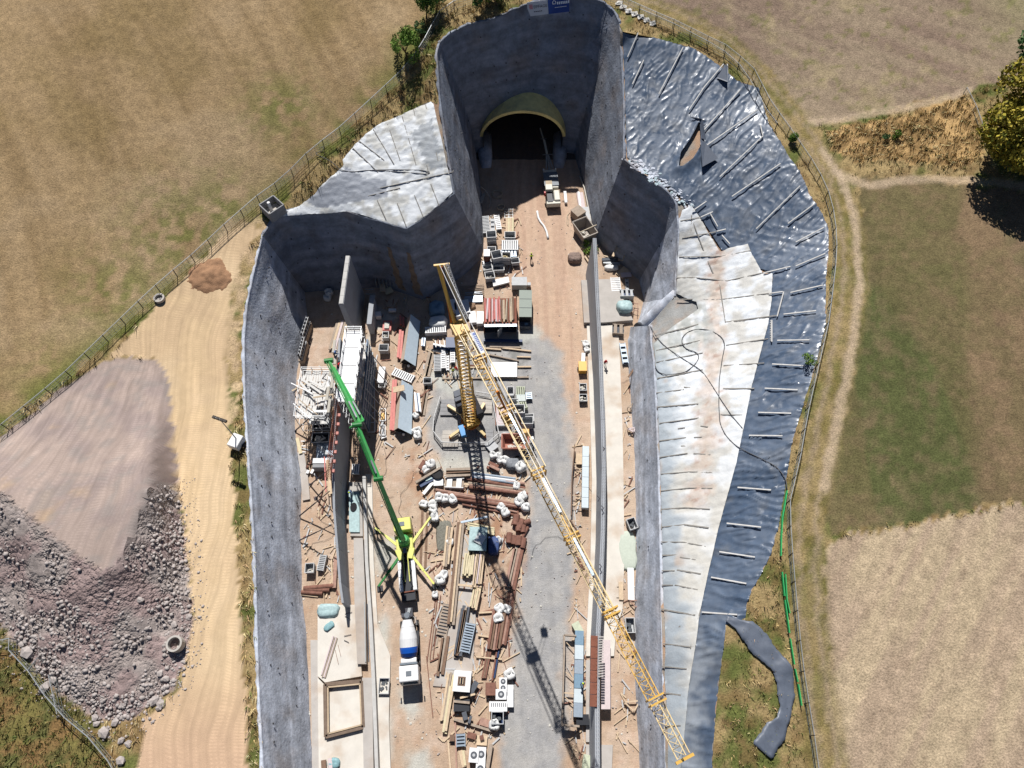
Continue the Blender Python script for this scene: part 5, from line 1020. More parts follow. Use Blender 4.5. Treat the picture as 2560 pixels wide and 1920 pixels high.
for k in range(9):
    a_ = Vector((rnd.uniform(-32, -28), rnd.uniform(45, 53), 6.9 + k * .05)); an = rnd.uniform(-.9, .9); d_ = Vector((math.cos(an), math.sin(an), rnd.uniform(-.1, .1))) * rnd.uniform(1.2, 2.2); B().bar(a_ - d_, a_ + d_, rnd.choice([.25, .35, .12]), .08).obj('loose_board', [M_board, M_boardw, M_pole][k % 3], jsc)
for k in range(4): B().box(-23.8, 46.9 + k * 3.0, 11.12, 2.3, 2.9, .06).obj('deck_sheet', MATS['white_paint'], bpy.data.objects['scaffold'])
# working deck boards and pale crown of the wall under the pump hose
t = thing('formwork_deck', 'pale formwork beams along the wall crown beside the scaffold', 'formwork')
for k in range(6): B().bar((-26.9 + (k % 2) * .45, 56.5 - k * 2, 9.9), (-26.9 + (k % 2) * .45, 54.3 - k * 2, 9.9), .4, .2).obj('beam', mat('beam_pale', C(196,190,178), rough=.8, var=.12), t)
# steel formwork shutters on the shaded side
t = thing('steel_shutter', 'tall blue grey steel shutter inside the scaffold in shade', 'formwork'); M_blst = mat('blue_steel', C(96,116,140), rough=.5, var=.12, metal=.2)
for k in range(9): B().box(-22.35, 57 - k * 1.35, .4, .16, 1.25, 8.0 - k * .25).obj('panel', M_blst, t)
for k in range(5): B().bar((-22.2, 57.6, 1 + k * 1.7), (-22.2, 45.4, 1 + k * 1.5), .14).obj('waler', M_galv, t)
for k in range(7): B().bar((-22.1, 56 - k * 1.6, 7.5), (-19.9, 55.4 - k * 1.6, .1), .1).obj('raking_prop', M_galv, t)
# ---------------------------------------------------------------- tower crane
M_y = mat('crane_yellow', C(232,186,92), rough=.45, var=.1, scale=1.2); M_yp = mat('crane_cream', C(240,214,160), rough=.45, var=.06); M_wh = MATS['white_paint']
M_cgrey = mat('ballast_grey', C(120,124,132), rough=.9, var=.1, scale=1.5); M_orange = mat('frame_orange', C(206,120,40), rough=.6, var=.15)
crane = thing('tower_crane', 'yellow lattice tower crane on a fenced gravel square with long jib', 'tower crane')
TX, TY = -6.45, 47.0
def lattice(b, a, c, w0, w1, bay, tri=False, r=.1, rd=.055, up=(0, 0, 1), hgt=None):
    a, c = Vector(a), Vector(c); d = (c - a).normalized(); L = (c - a).length; U = Vector(up)
    if abs(d.dot(U)) > .95: U = Vector((0, 1, 0))
    s = d.cross(U).normalized(); u_ = s.cross(d).normalized(); n = max(2, int(L / bay)); rows = []
    for i in range(n + 1):
        w = w0 + (w1 - w0) * i / n; p = a.lerp(c, i / n); hh = (hgt or w)
        rows.append([p - s * w / 2, p + s * w / 2, p + u_ * hh] if tri else [p - s * w / 2 - u_ * w / 2, p + s * w / 2 - u_ * w / 2, p + s * w / 2 + u_ * w / 2, p - s * w / 2 + u_ * w / 2])
    k = 3 if tri else 4
    for j in range(k): b.bar(rows[0][j], rows[-1][j], r)
    for i in range(n):
        for j in range(k):
            b.bar(rows[i][j], rows[i][(j + 1) % k], rd); b.bar(rows[i][j], rows[i + 1][(j + 1) % k], rd)
    return rows
b = B(); lattice(b, (TX, TY, 2.0), (TX, TY, 14), 1.75, 1.6, 1.0, r=.16, rd=.08); b.obj('lower_mast', M_y, crane)
b = B(); lattice(b, (TX, TY, 14), (TX, TY, 27), 1.35, 1.3, .95, r=.14, rd=.075); b.obj('upper_mast', M_y, crane)
b = B()
for k in range(24): b.bar((TX - .3, TY + .4, 2.4 + k * 1.0), (TX + .3, TY + .4, 2.4 + k * 1.0), .16, .06); b.bar((TX - .35, TY + .1, 2.8 + k), (TX + .35, TY - .1, 2.8 + k), .22, .06)
b.obj('ladder', M_wh, crane)
feet = [P(1126, 1098, 0), P(1213, 1094, 0), P(1211, 1015, 0), P(1121, 1020, 0)]
for f_ in feet:
    B().bar((TX + (.9 if f_.x > TX else -.9), TY + (.9 if f_.y > TY else -.9), 1.15), (f_.x, f_.y, .85), .42, .45).obj('outrigger_leg', M_yp, crane); B().tube([(f_.x, f_.y, .3), (f_.x, f_.y, .9)], .18, 8).obj('jack', M_orange, crane)
for i, f_ in enumerate(feet):
    lab = ['lower left', 'lower right', 'upper right', 'upper left'][i]
    t = thing('support_pad', 'concrete pad blocks under the %s crane leg' % lab, 'concrete pad', (f_.x, f_.y, 0), 0, 'pads under the crane legs')
    for k in range(4): B().box(0, -1.05 + k * .7, 0, 2.5, .66, .3).obj('pad_block', M_concd if i % 2 else M_conc, t)
B().lathe([(1.5, 1.2), (1.5, 1.5)], 20, (TX, TY, 0)).obj('slewing_ring', M_orange, crane); B().box(TX, TY, 1.5, 2.2, 2.4, .6, R(25)).obj('slewing_platform', M_y, crane)
jd = Vector((21.7, -47.7, 0)).normalized(); sd_ = Vector((-jd.y, jd.x, 0)) * -1
bx_ = math.atan2(-jd.x, jd.y) + math.pi
def back(q, s_, z): return Vector((TX, TY, z)) - jd * q + sd_ * s_
for k, (q, h_, w_) in enumerate([(2.0, 2.6, 3.0), (2.75, 3.0, 3.0), (3.5, 3.0, 2.6), (4.2, 2.4, 2.2)]):
    c = back(q, -.2, 1.7); B().box(0, 0, 0, w_, .62, h_).obj('ballast_block', M_cgrey if k else mat('ballast_dark', C(70,74,84), rough=.9), crane, c, math.atan2(sd_.y, sd_.x))
B().box(0, 0, 0, 3.4, 1.1, 1.9).obj('ballast_block', mat('ballast_black', (.02,.02,.025), rough=.8), crane, back(1.3, -1.5, 1.6), math.atan2(jd.y, jd.x))
B().box(0, 0, 0, 3.0, .25, 2.4).obj('frame_plate', M_orange, crane, back(1.5, -.6, 1.6), math.atan2(jd.y, jd.x))
B().bar((TX - 1.5, TY - 1.2, 2.0), (TX - .9, TY - 2.9, 2.0), .8, .7).obj('hydraulic_unit', mat('blue_paint', C(60,150,215), rough=.4, var=.05), crane)
HT_ = Vector((TX, TY + .6, 27.3)); tip = P(1712, 1897, 31.5); jroot = HT_ + Vector((.4, -.4, .3))
B().box(TX, TY + .4, 26.8, 1.9, 2.0, 1.1, R(25)).obj('mast_head', M_y, crane)
nodes = [0, .105, .255, .42, .575, .735, .90, 1.0]
for i in range(7):
    a, c = jroot.lerp(tip, nodes[i]), jroot.lerp(tip, nodes[i + 1] - .004); w = 1.25 if i > 0 else 1.0
    b = B(); lattice(b, a, c, w, w, .8, tri=True, r=.11 if i < 5 else .09, rd=.05, hgt=1.15); b.obj('jib_section', M_yp if i % 2 == 0 else M_y, crane)
    if 0 < i: 
        jb = B(); [jb.bar((sx * .72, sy_, -.15), (sx * .72, sy_, 1.35), .16) for sx in (-1, 1) for sy_ in (-.25, .25)]; [jb.bar((-.8, sy_, z_), (.8, sy_, z_), .16) for sy_ in (-.25, .25) for z_ in (-.1, 1.3)]; jb.obj('jib_joint', M_y, crane, a, math.atan2(sd_.y, sd_.x))
jdir = (tip - jroot).normalized(); B().bar(tip - sd_ * .9, tip + sd_ * .9, .25, .3).obj('tip_frame', M_y, crane)
for s_ in (-.5, .5):
    a, c = jroot.lerp(tip, .02) + sd_ * s_ * 2 + Vector((0, 0, 1.2)), jroot.lerp(tip, .42) + sd_ * s_ * 1.6 + Vector((0, 0, 1.8)); B().tube([a, c], .07, 6).obj('pendant_bar', M_yp, crane)
for s_ in (-1, 1): B().tube([jroot.lerp(tip, .44) + Vector((0, 0, 1.7)) + sd_ * .3 * s_, jroot.lerp(tip, .735) + Vector((0, 0, 1.3)) + sd_ * .3 * s_], .05, 6).obj('pendant_bar', M_yp, crane)
for f_ in (.27, .44, .58): 
    q = jroot.lerp(tip, f_); B().bar(q + Vector((0, 0, 1.35)), q + jdir * 4.2 + Vector((0, 0, 1.45)), .22, .18).obj('luffing_cylinder', mat('steel_blue', C(150,172,196), rough=.35, metal=.4), crane)
apex = P(1104, 664, 33.5); 
for s_, dx in ((-1, -.55), (1, .55)):
    B().bar(HT_ + Vector((dx * 1.2, .4, .6)), apex + Vector((dx * .75, 0, 0)), .42, .3).obj('spreader_strut', M_y if s_ < 0 else M_yp, crane)
B().bar(apex + Vector((-.95, 0, 0)), apex + Vector((.95, .25, 0)), .22, .22).obj('spreader_head', M_y, crane)
B().bar(HT_ + Vector((-1.0, .3, -2)), apex + Vector((-.1, .2, -.5)), .26, .2).obj('rear_strut', M_orange, crane)
b = B(); lattice(b, HT_ + Vector((.75, .8, .9)), apex + Vector((.65, .1, .4)), .35, .3, .6, r=.05, rd=.04); b.obj('strut_ladder', M_wh, crane)
for s_ in (-.25, .25): B().tube([apex + Vector((s_, 0, .2)), jroot.lerp(tip, .27) + Vector((s_, 0, 2.6)), jroot.lerp(tip, .5) + Vector((s_, 0, 1.5))], .04, 5).obj('guy_rope', M_wh, crane)
b = B(); q = jroot.lerp(tip, .255); b.bar(q + Vector((0, 0, 1)), q + Vector((-1.0, 1.2, 3.2)), .3, .3); b.obj('jib_strut', M_orange, crane)
# plate with lettering on the jib root
q0, q1 = jroot.lerp(tip, .03) + sd_ * -.72, jroot.lerp(tip, .095) + sd_ * -.72
pl = B().bar(q0 + Vector((0, 0, 1.0)), q1 + Vector((0, 0, 1.0)), .75, .05).obj('name_plate', M_bwhite, crane)
for k in range(9): c = q0.lerp(q1, .22 + k * .08) + Vector((0, 0, 1.05)); B().bar(c - sd_ * .18, c + sd_ * .18, .14, .02).obj('plate_letter', mat('plate_blue', C(60,90,170), rough=.5, var=0), crane)
B().lathe([(.2, 0), (.2, .02)], 12, tuple(q0.lerp(q1, .1) + Vector((0, 0, 1.04)))).obj('plate_emblem', MATS['plate_blue'], crane)
# trolley, hook block and ropes
hk = jroot.lerp(tip, .285) + Vector((1.6, -.2, -4.5)); t0 = jroot.lerp(tip, .27)
B().box(0, 0, -.3, 1.5, 1.2, .35).obj('trolley', M_y, crane, t0, math.atan2(sd_.y, sd_.x))
hk = P(1313, 1082, 24.5); B().box(0, 0, -.5, .9, .5, 1.1).obj('hook_block', mat('hook_yellow', C(240,190,110), rough=.5), crane, hk); B().tube([hk + Vector((0, 0, -.5)), hk + Vector((0, 0, -1.1)), hk + Vector((.2, 0, -1.3))], .07, 6).obj('hook', M_prop, crane)
for s_ in (-.25, .25): B().tube([t0 + Vector((s_ + .6, 0, -.2)), hk + Vector((s_, 0, .5))], .03, 5).obj('hoist_rope', MATS['frame_orange'], crane)
# barrier round the crane
M_bar = mat('barrier_grey', C(200,200,200), rough=.5, var=.1)
ringp = [(1190,986),(1229,993),(1238,1040),(1247,1090),(1221,1113),(1165,1114),(1106,1112),(1084,1084),(1086,1052),(1102,998)]
t = thing('barrier_fence', 'ring of grey mesh barriers round the foot of the tower crane', 'fence'); w = [P(u, v, 0) for u, v in ringp]
for i in range(len(w) - 1):
    n = max(1, round((w[i + 1] - w[i]).length / 2.2))
    for k in range(n):
        a, c = w[i].lerp(w[i + 1], k / n), w[i].lerp(w[i + 1], (k + .97) / n); b = B(); b.bar(a + Vector((0, 0, 1.1)), c + Vector((0, 0, 1.1)), .12); b.bar(a + Vector((0, 0, .2)), c + Vector((0, 0, .2)), .07)
        m_ = int((c - a).length / .22)
        for j in range(m_ + 1): q = a.lerp(c, j / m_); b.bar(q + Vector((0, 0, .15)), q + Vector((0, 0, 1.1)), .045)
        b.obj('barrier_panel', M_bar, t)
# ---------------------------------------------------------------- concrete pump
M_lime = mat('lime_yellow', C(236,236,130), rough=.4, var=.04); M_green = mat('boom_green', C(84,190,104), rough=.45, var=.14, scale=1.5, dirt=(*C(120,150,110), .4)); M_gd = mat('boom_green_dark', C(40,130,60), rough=.45, var=.06)
M_blk = mat('black_plastic', (.02, .022, .028), rough=.5, var=.1); M_glass = mat('cab_glass', (.03, .05, .07), rough=.08, var=0, spec=.8); M_chas = mat('chassis', (.05, .05, .06), rough=.6, var=.2)
def wheels(root, xs, ys, r=.5, w=.32):
    wm = B().tube([(-w / 2, 0, 0), (w / 2, 0, 0)], r, 16).mesh('tyre', MATS['rubber']); hm = B().tube([(-w / 2 - .02, 0, 0), (w / 2 + .02, 0, 0)], r * .5, 12).mesh('rim', M_galv)
    for y_ in ys:
        for x_ in xs:
            o = link('wheel', wm, root); o.location = (x_, y_, r); h = link('rim', hm, o)
def cab(root, y, w, L, z0, h, m, hatch=True):
    """truck cab, front towards -y"""
    pr = [(-L / 2, z0), (L / 2, z0), (L / 2, z0 + h), (-L / 2 + .25, z0 + h), (-L / 2 + .02, z0 + h * .5)]
    V = [(-w / 2, y + a, z) for a, z in pr] + [(w / 2, y + a, z) for a, z in pr]; n = 5
    b = B().add(V, [tuple(range(n)), tuple(reversed(range(n, 2 * n)))] + [(i, n + i, n + (i + 1) % n, (i + 1) % n) for i in range(n)]); c = b.obj('cab', m, root, bevel=.09)
    B().add([(-w / 2 + .15, y - L / 2 + .03, z0 + h * .53), (w / 2 - .15, y - L / 2 + .03, z0 + h * .53), (w / 2 - .2, y - L / 2 + .22, z0 + h * .93), (-w / 2 + .2, y - L / 2 + .22, z0 + h * .93)] , [(0, 1, 2, 3)]).obj('windscreen', M_glass, c, (0, -.04, 0))
    if hatch: B().box(0, y + .1, z0 + h, .7, .6, .06).obj('roof_hatch', mat('hatch_grey', C(120,128,136), rough=.5), c)
    for sx in (-1, 1):
        B().box(sx * (w / 2 + .01), y - L * .2, z0 + h * .5, .03, L * .35, h * .35).obj('side_window', M_glass, c); B().box(sx * (w / 2 + .28), y - L / 2 + .1, z0 + h * .45, .16, .1, .8).obj('mirror', M_blk, c)
    return c
p0, p1 = P(1011, 1338, 2.5), P(1028, 1515, 1.0)
pump = thing('concrete_pump_truck', 'lime yellow and white truck mounted concrete pump with green boom raised over the scaffold', 'concrete pump', (p0.x + .35, p0.y - 3.4, 0), math.atan2(p1.y - p0.y, p1.x - p0.x) + math.pi / 2 + math.pi)
# local: front of the truck towards -y of the empty, i.e. up in the photograph
cab(pump, -5.0, 2.45, 2.1, .9, 2.3, M_lime)
B().box(0, .2, .55, 1.1, 10.5, .45).obj('chassis_frame', M_chas, pump); wheels(pump, (-1.05, 1.05), (-4.9, -3.3, 2.6, 4.0))
B().box(0, -2.6, 1.0, 2.4, 2.1, 1.0).obj('turret_base', M_lime, pump, bevel=.1); B().lathe([(.85, 2.0), (.8, 2.7), (.55, 3.2)], 16, (0, -2.7, 0)).obj('turret', M_green, pump)
for sx in (-1, 1):
    B().box(sx * .95, 1.5, 1.0, .55, 5.5, .7).obj('side_locker', M_wh, pump, bevel=.05); B().box(sx * .8, -.9, 1.1, .8, 1.6, .9, R(18) * sx).obj('outrigger_box', M_lime, pump, bevel=.06)
    B().bar((sx * .32, -1.2, 2.0), (sx * .32, 3.0, 1.75), .12).obj('grab_rail', M_lime, pump)
B().box(0, 1.8, 1.05, 1.0, 5.0, .5).obj('pump_unit', M_blk, pump); B().box(0, 5.0, .8, 1.9, 1.2, .9).obj('hopper', M_blk, pump, bevel=.05); B().box(0, 4.4, 1.75, 1.7, .15, .12).obj('hopper_edge', M_rust, pump)
def outr(root, a, b, m, lab):
    o = B(); m1 = a.lerp(b, .5); o.bar(a, m1 + (b - a) * .04, .36, .4); c = o.obj('outrigger', m, root); B().bar(m1, b, .26, .28).obj('telescopic_beam', m, c); B().tube([b + Vector((0, 0, .1)), Vector((b.x, b.y, .25))], .1, 8).obj('jack', M_blk, c); B().box(b.x, b.y, .02, .8, .8, .14).obj('jack_pad', M_blk, c)
inv = pump.matrix_basis.inverted(); bpy.context.view_layer.update(); inv = pump.matrix_world.inverted()
for (u, v), a, m in (((938,1320), (-.9, -2.2, 1.6), M_lime), ((1076,1293), (.9, -2.2, 1.6), M_lime), ((1085,1460), (.9, -.6, 1.6), M_lime), ((946,1466), (-.9, -.6, 1.6), M_gd)):
    bb_ = inv @ P(u, v, 1.5)
    cands = [Vector((sx * .9, a[1], 1.6)) for sx in (-1, 1)]; aa = min(cands, key=lambda q: (q - bb_).length); outr(pump, aa, bb_, m, '')
root0 = inv @ P(1008, 1350, 3.4); e1 = inv @ P(946, 1197, 17); e2 = inv @ P(893, 1062, 20); e3 = inv @ P(822, 902, 17.5); e4 = inv @ P(908, 1052, 17.6)
def arm(a, b, w, nm, m=M_green):
    o = B(); mid = a.lerp(b, .5); o.tube([a, mid, b], [w * .62, w * .55, w * .45], 4); c = o.obj(nm, m, pump)
    off = Vector((.42, 0, .1)); B().tube([a + off, b + off], .07, 6).obj('delivery_pipe', M_gd, c); B().tube([a.lerp(b, .08) + Vector((0, 0, .45)), a.lerp(b, .32) + Vector((0, 0, .4))], .12, 8).obj('ram', M_galv, c)
    for k in range(5): q = a.lerp(b, .15 + k * .18); B().box(q.x + .2, q.y, q.z - .05, .5, .08, .1).obj('pipe_clamp', M_gd, c)
arm(root0, e1, .62, 'boom_arm'); arm(e1, e2, .55, 'boom_arm'); arm(e2 + Vector((-.35, 0, 0)), e3, .48, 'boom_arm'); arm(e4, inv @ P(835, 918, 15.5), .3, 'boom_arm')
for q in (e1, e2, e3): B().tube([q + Vector((-.6, 0, 0)), q + Vector((.6, 0, 0))], .36, 10).obj('elbow', M_gd, pump)
B().tube([e2 + Vector((.3, 0, 0)), e2 + Vector((1.1, -.2, -1)), e4], .14, 8).obj('pipe_loop', M_green, pump)
B().tube([e3, e3 + Vector((-.2, .1, -2.5)), inv @ P(822, 900, 10.5)], .11, 8).obj('end_hose', M_blk, pump)
for k, (y_, sx) in enumerate(((-.2, 1), (1.0, -1), (2.2, 1), (3.2, -1))): B().tube([(sx * .45, y_, 1.6), (sx * .7, y_ + .4, 1.95), (sx * .35, y_ + .9, 1.7)], .06, 6).obj('hydraulic_hose', M_blk, pump)
for k in range(5): B().box(.95, -.9 + k * 1.05, 1.71, .5, .04, .02).obj('locker_seam', M_blk, pump)
B().box(0, -1.3, 2.02, .5, .7, .25).obj('control_box', MATS['hatch_grey'] if 'hatch_grey' in MATS else M_galv, pump)
# ---------------------------------------------------------------- mixer truck (cab towards the front of the photograph)
m0, m1 = P(1028, 1512, 1.5), P(1034, 1712, 1.5); d = m1 - m0
mix = thing('mixer_truck', 'white concrete mixer truck with blue banded drum backed up to the pump', 'mixer truck', (m0.x + .1, (m0.y + m1.y) / 2 - .1, 0), math.atan2(d.y, d.x) + math.pi / 2)
cab(mix, -3.9, 2.5, 2.2, .9, 2.25, M_wh)
B().box(0, .4, .6, 1.0, 9.0, .4).obj('chassis_frame', M_chas, mix); wheels(mix, (-1.08, 1.08), (-3.9, -2.3, 1.4, 2.8))
B().tube([(-1.0, -2.2, 2.35), (1.0, -2.2, 2.35)], .42, 12).obj('water_tank', M_wh, mix); B().box(0, -2.55, 1.0, 2.3, .25, 2.0).obj('drum_frame', mat('frame_grey', C(120,130,140), rough=.6), mix)
MD = Matrix.Translation((0, -1.9, 1.95)) @ Matrix.Rotation(R(-90 + 12), 4, 'X')
def drum(prof, nm, m, n=24): return B().lathe(prof, n, (0, 0, 0), MD).obj(nm, m, mix, smooth=False)
drum([(.7, 0), (1.0, .35), (1.12, .8)], 'drum_base', mat('drum_dark', C(20,50,110), rough=.4)); drum([(1.12, .8), (1.19, 1.3), (1.19, 1.55)], 'drum_band', mat('drum_blue', C(30,96,200), rough=.35, var=.04))
drum([(1.19, 1.55), (1.18, 2.6), (1.05, 3.4), (.86, 4.1)], 'drum', M_wh); drum([(.88, 4.1), (.86, 4.16), (.66, 4.8), (.6, 5.0)], 'drum_neck', M_wh)
B().box(0, 3.55, 1.1, 1.5, .5, 2.1).obj('rear_frame', M_chas, mix); B().lathe([(.5, 0), (.38, .5)], 12, (0, 3.5, 2.9)).obj('charging_hopper', MATS['hatch_grey'], mix); B().bar((0, 3.8, 1.9), (.1, 4.8, 1.0), .4, .2).obj('chute', M_galv, mix)
b = B(); b.bar((.85, 2.6, 1.0), (.85, 3.3, 3.0), .06); b.bar((1.15, 2.6, 1.0), (1.15, 3.3, 3.0), .06)
for k in range(6): b.bar((.85, 2.6 + k * .12, 1.1 + k * .33), (1.15, 2.6 + k * .12, 1.1 + k * .33), .05)
b.obj('ladder', M_galv, mix)
for sx in (-1, 1): B().box(sx * 1.1, .2, .9, .3, 3.2, .1).obj('mudguard', M_blk, mix)
# ---------------------------------------------------------------- drilling rig before the tunnel
M_cream = mat('machine_cream', C(226,222,206), rough=.5, var=.08); M_mach = mat('machine_grey', C(150,150,148), rough=.6, var=.2)
q0, q1 = P(1375, 445, 1.5), P(1382, 512, 1.5); rig = thing('drilling_rig', 'cream coloured tunnel drilling rig with its boom pointing into the tunnel', 'drilling rig', (P(1379, 490, 0).x, P(1379, 490, 0).y, 0), R(4))
B().box(0, 2.6, 1.0, 2.5, 4.6, .9).obj('front_deck', M_cream, rig, bevel=.06); B().box(0, 2.4, 1.9, 2.7, 3.4, .16).obj('canopy', MATS['hatch_grey'], rig); B().box(-.5, 1.3, 2.07, 1.2, 1.0, .12).obj('roof_hatch', M_boardw, rig)
B().box(-.6, .1, 1.0, 1.3, 1.4, 1.4).obj('operator_cab', M_cream, rig, bevel=.08); B().box(.75, -1.6, 1.0, 1.1, 2.6, 1.0).obj('engine_cover', M_cream, rig, bevel=.15); B().box(-.6, -1.8, 1.0, 1.0, 2.4, .8).obj('hydraulics', M_blk, rig)
for sx in (-.95, -.35): B().tube([(sx, -2.9, 1.7), (sx, -1.0, 1.7)], .09, 8).obj('hose', M_blk, rig)
B().box(0, -3.1, .7, 2.6, .7, 1.0).obj('rear_bumper', M_cream, rig, bevel=.08); B().box(0, 0, .5, 1.6, 6.5, .5).obj('chassis_frame', M_chas, rig); wheels(rig, (-1.15, 1.15), (2.6, -2.2), .6, .4)
B().box(-1.45, -.9, 1.2, .25, .4, .9).obj('fire_extinguisher', mat('red_paint', C(200,36,40), rough=.4), rig)
for sx in (-1.15, 1.15): B().tube([(sx, 5.0, 0), (sx, 5.0, 1.7)], .12, 8).obj('stabiliser', M_mach, rig); B().box(sx, 5.0, 1.7, .25, .25, .3).obj('work_lamp', M_wh, rig)
j0, j1, j2, j3 = Vector((0, 4.8, 1.8)), Vector((-.2, 8.0, 2.6)), Vector((-.5, 11.5, 3.0)), Vector((-1.0, 14.6, 3.2))
B().tube([j0, j1], [.3, .25], 8).obj('boom', M_mach, rig); B().bar(j1, j2, .35, .3).obj('boom_extension', M_cream, rig); B().bar(j2 - (j2 - j1) * .3, j3, .22, .16).obj('drill_feed', M_cream, rig)
for s_ in (-.4, .4): B().tube([j0 + Vector((s_ * 1.6, .2, .2)), j1 + Vector((s_ * .5, -.2, .1))], .1, 6).obj('boom_cylinder', M_galv, rig)
B().tube([j1 + Vector((.1, 0, .2)), j1 + Vector((.9, 1.5, 1.0)), j2 + Vector((.3, 0, .3))], .05, 6).obj('drill_hose', M_blk, rig)
B().bar(j1 + Vector((-.9, 0, .1)), j1 + Vector((1.0, 0, .1)), .1).obj('cross_arm', M_mach, rig); B().bar(j2 + Vector((-.7, .3, .1)), j2 + Vector((.5, .3, .1)), .08).obj('cross_arm', M_mach, rig)
# ================================================================ THE YARD
def F0(u, v, z=0): return P(u, v, z)
def heading(u0, v0, u1, v1, z=0):
    a, b = P(u0, v0, z), P(u1, v1, z); return math.atan2(b.y - a.y, b.x - a.x)
M_box = mat('stillage_grey', C(196,198,200), rough=.6, var=.1, scale=2); M_boxd = mat('stillage_inside', C(96,100,108), rough=.8, var=.2); M_steel = mat('galv_sheet', C(170,184,198), rough=.4, var=.1, metal=.3)
M_wood = mat('timber_tan', C(220,196,166), rough=.85, var=.15, scale=2.5); M_woodg = mat('timber_grey', C(176,160,144), rough=.9, var=.2, scale=2.5); M_woody = mat('timber_yellow', C(226,212,176), rough=.85, var=.1, scale=2.5); M_woodd = mat('timber_brown', C(138,112,94), rough=.9, var=.2, scale=2.5)
M_rustp = mat('rusty_pipe', C(180,144,128), rough=.85, var=.25, scale=2, obj=True); M_rustd = mat('rust_dark', C(140,100,86), rough=.9, var=.3, scale=2); M_pinkp = mat('red_steel', C(214,130,122), rough=.6, var=.15)
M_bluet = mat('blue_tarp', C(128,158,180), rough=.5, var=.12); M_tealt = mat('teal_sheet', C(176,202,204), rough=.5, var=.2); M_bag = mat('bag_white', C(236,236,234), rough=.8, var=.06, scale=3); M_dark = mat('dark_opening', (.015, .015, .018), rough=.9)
M_navy = mat('navy_paint', C(40,66,110), rough=.45, var=.1); M_contents = [mat('scrap_pale', C(214,210,200), rough=.8, var=.3, scale=6), mat('scrap_tan', C(206,190,150), rough=.85, var=.25, scale=6), mat('scrap_dark', C(96,100,104), rough=.8, var=.35, scale=6)]
def make_crate(w, l, h, fill, cm, m=None, label='', u=0, v=0, rz=0, tiers=1):
    t = thing('stillage_box', label, 'storage box', P(u, v, .04), rz); m = m or M_box
    for k in range(tiers):
        z = k * (h + .04); b = B()
        for sx in (-1, 1): b.box(sx * (w / 2 - .03), 0, z + .1, .06, l, h - .1)
        for sy in (-1, 1): b.box(0, sy * (l / 2 - .03), z + .1, w - .125, .06, h - .1)
        b.box(0, 0, z + .1, w - .13, l - .13, .06)
        if k == 0: o = b.obj('box_sides', m, t)
        else: b.obj('box_sides', m, t)
    z = (tiers - 1) * (h + .04); rb = B()
    for sx in (-1, 1): rb.box(sx * w / 2, 0, z + h, .1, l + .1, .08)
    for sy in (-1, 1): rb.box(0, sy * l / 2, z + h + .002, w + .1, .1, .08)
    rb.obj('rim', M_box if m is not M_box else MATS['barrier_grey'], t)
    for sx in (-1, 1):
        for sy in (-1, 1): B().box(sx * (w / 2 - .08), sy * (l / 2 - .08), 0, .12, .12, .12).obj('foot', m, t)
    if fill:
        r_ = random.Random(int(u + v)); c = B()
        for k in range(7): c.box(r_.uniform(-.3, .3) * w, r_.uniform(-.3, .3) * l, z + .17, w * r_.uniform(.15, .45), l * r_.uniform(.08, .3), (h - .17) * r_.uniform(.3, .8) * fill, r_.uniform(0, 3))
        tag(c.obj('contents', cm, t), kind='stuff')
    return t
CM = M_contents
crates = [(1229,604,1.7,1.5,1.0,0,0,5,2,'stacked pair of open grey boxes, farthest of the row along the left portal wall'),(1229,631,1.5,1.1,.9,.2,0,0,1,'open grey box between the stacked pair and the rusty tank'),
 (1275,598,1.9,1.4,1.2,.3,2,0,1,'dark filled grey box at the end of the pale timber stack'),(1242,656,1.7,1.7,1.1,0,2,14,2,'tilted tall grey box beside the rusty tank'),(1266,656,1.5,1.3,1.0,.9,1,0,2,'grey box filled with yellowish pieces in the upper yard'),
 (1288,659,1.4,1.1,.9,.3,0,8,1,'small grey box nearest the haul road in the upper yard'),(1219,675,1.6,1.1,.8,.6,0,12,1,'grey box with clips lying before the white beams'),(1246,676,2.0,1.2,.8,.6,2,3,1,'wide grey box with dark scrap below the tilted tall box'),
 (1225,698,1.6,1.4,1.2,.7,0,10,1,'grey box with fittings standing alone above the storage shed'),
 (966,845,1.0,1.2,1.0,.8,0,2,1,'small grey box with scrap below the red cart'),(962,878,1.5,1.2,1.2,0,0,0,1,'empty grey box with dark inside in the left lane'),(957,965,1.0,1.3,.8,.5,0,0,1,'small box hitched below the white trailer'),
 (1070,958,1.3,1.0,.9,.3,2,2,1,'black grey box right of the lower gabled shutter'),(1276,985,1.0,1.5,1.0,0,0,0,1,'narrow open box, upper left of the boxes right of the crane'),(1284,1012,1.5,1.1,1.0,.0,0,0,1,'open dark box, second on the left right of the crane'),
 (1297,1040,1.7,1.4,1.3,.7,0,0,2,'tall grey box with white scrap right of the crane'),(1318,1064,1.7,1.2,1.0,0,0,0,2,'grey open box nearest the haul road right of the crane'),(1322,1050,1.5,1.2,.9,0,0,4,1,'dark open box behind the one nearest the haul road'),
 (778,1424,1.2,1.3,1.0,.3,0,3,1,'grey open box on the sand by the left shotcrete wall'),(772,986,1.3,1.2,1.1,0,2,0,1,'black white rimmed box at the foot of the jumbled scaffold'),(894,1712,1.3,1.7,.5,.9,2,0,1,'dark mesh box on the white ledge beside the mixer truck')]
for i, (u, v, w, l, h, fl, cm, rz, ti, lab) in enumerate(crates[:-1]): make_crate(w, l, h, fl, CM[cm], None, lab, u, v, R(rz), ti)
make_crate(1.3, 1.9, .7, .9, CM[2], None, crates[-1][-1], 962, 1716, 0)
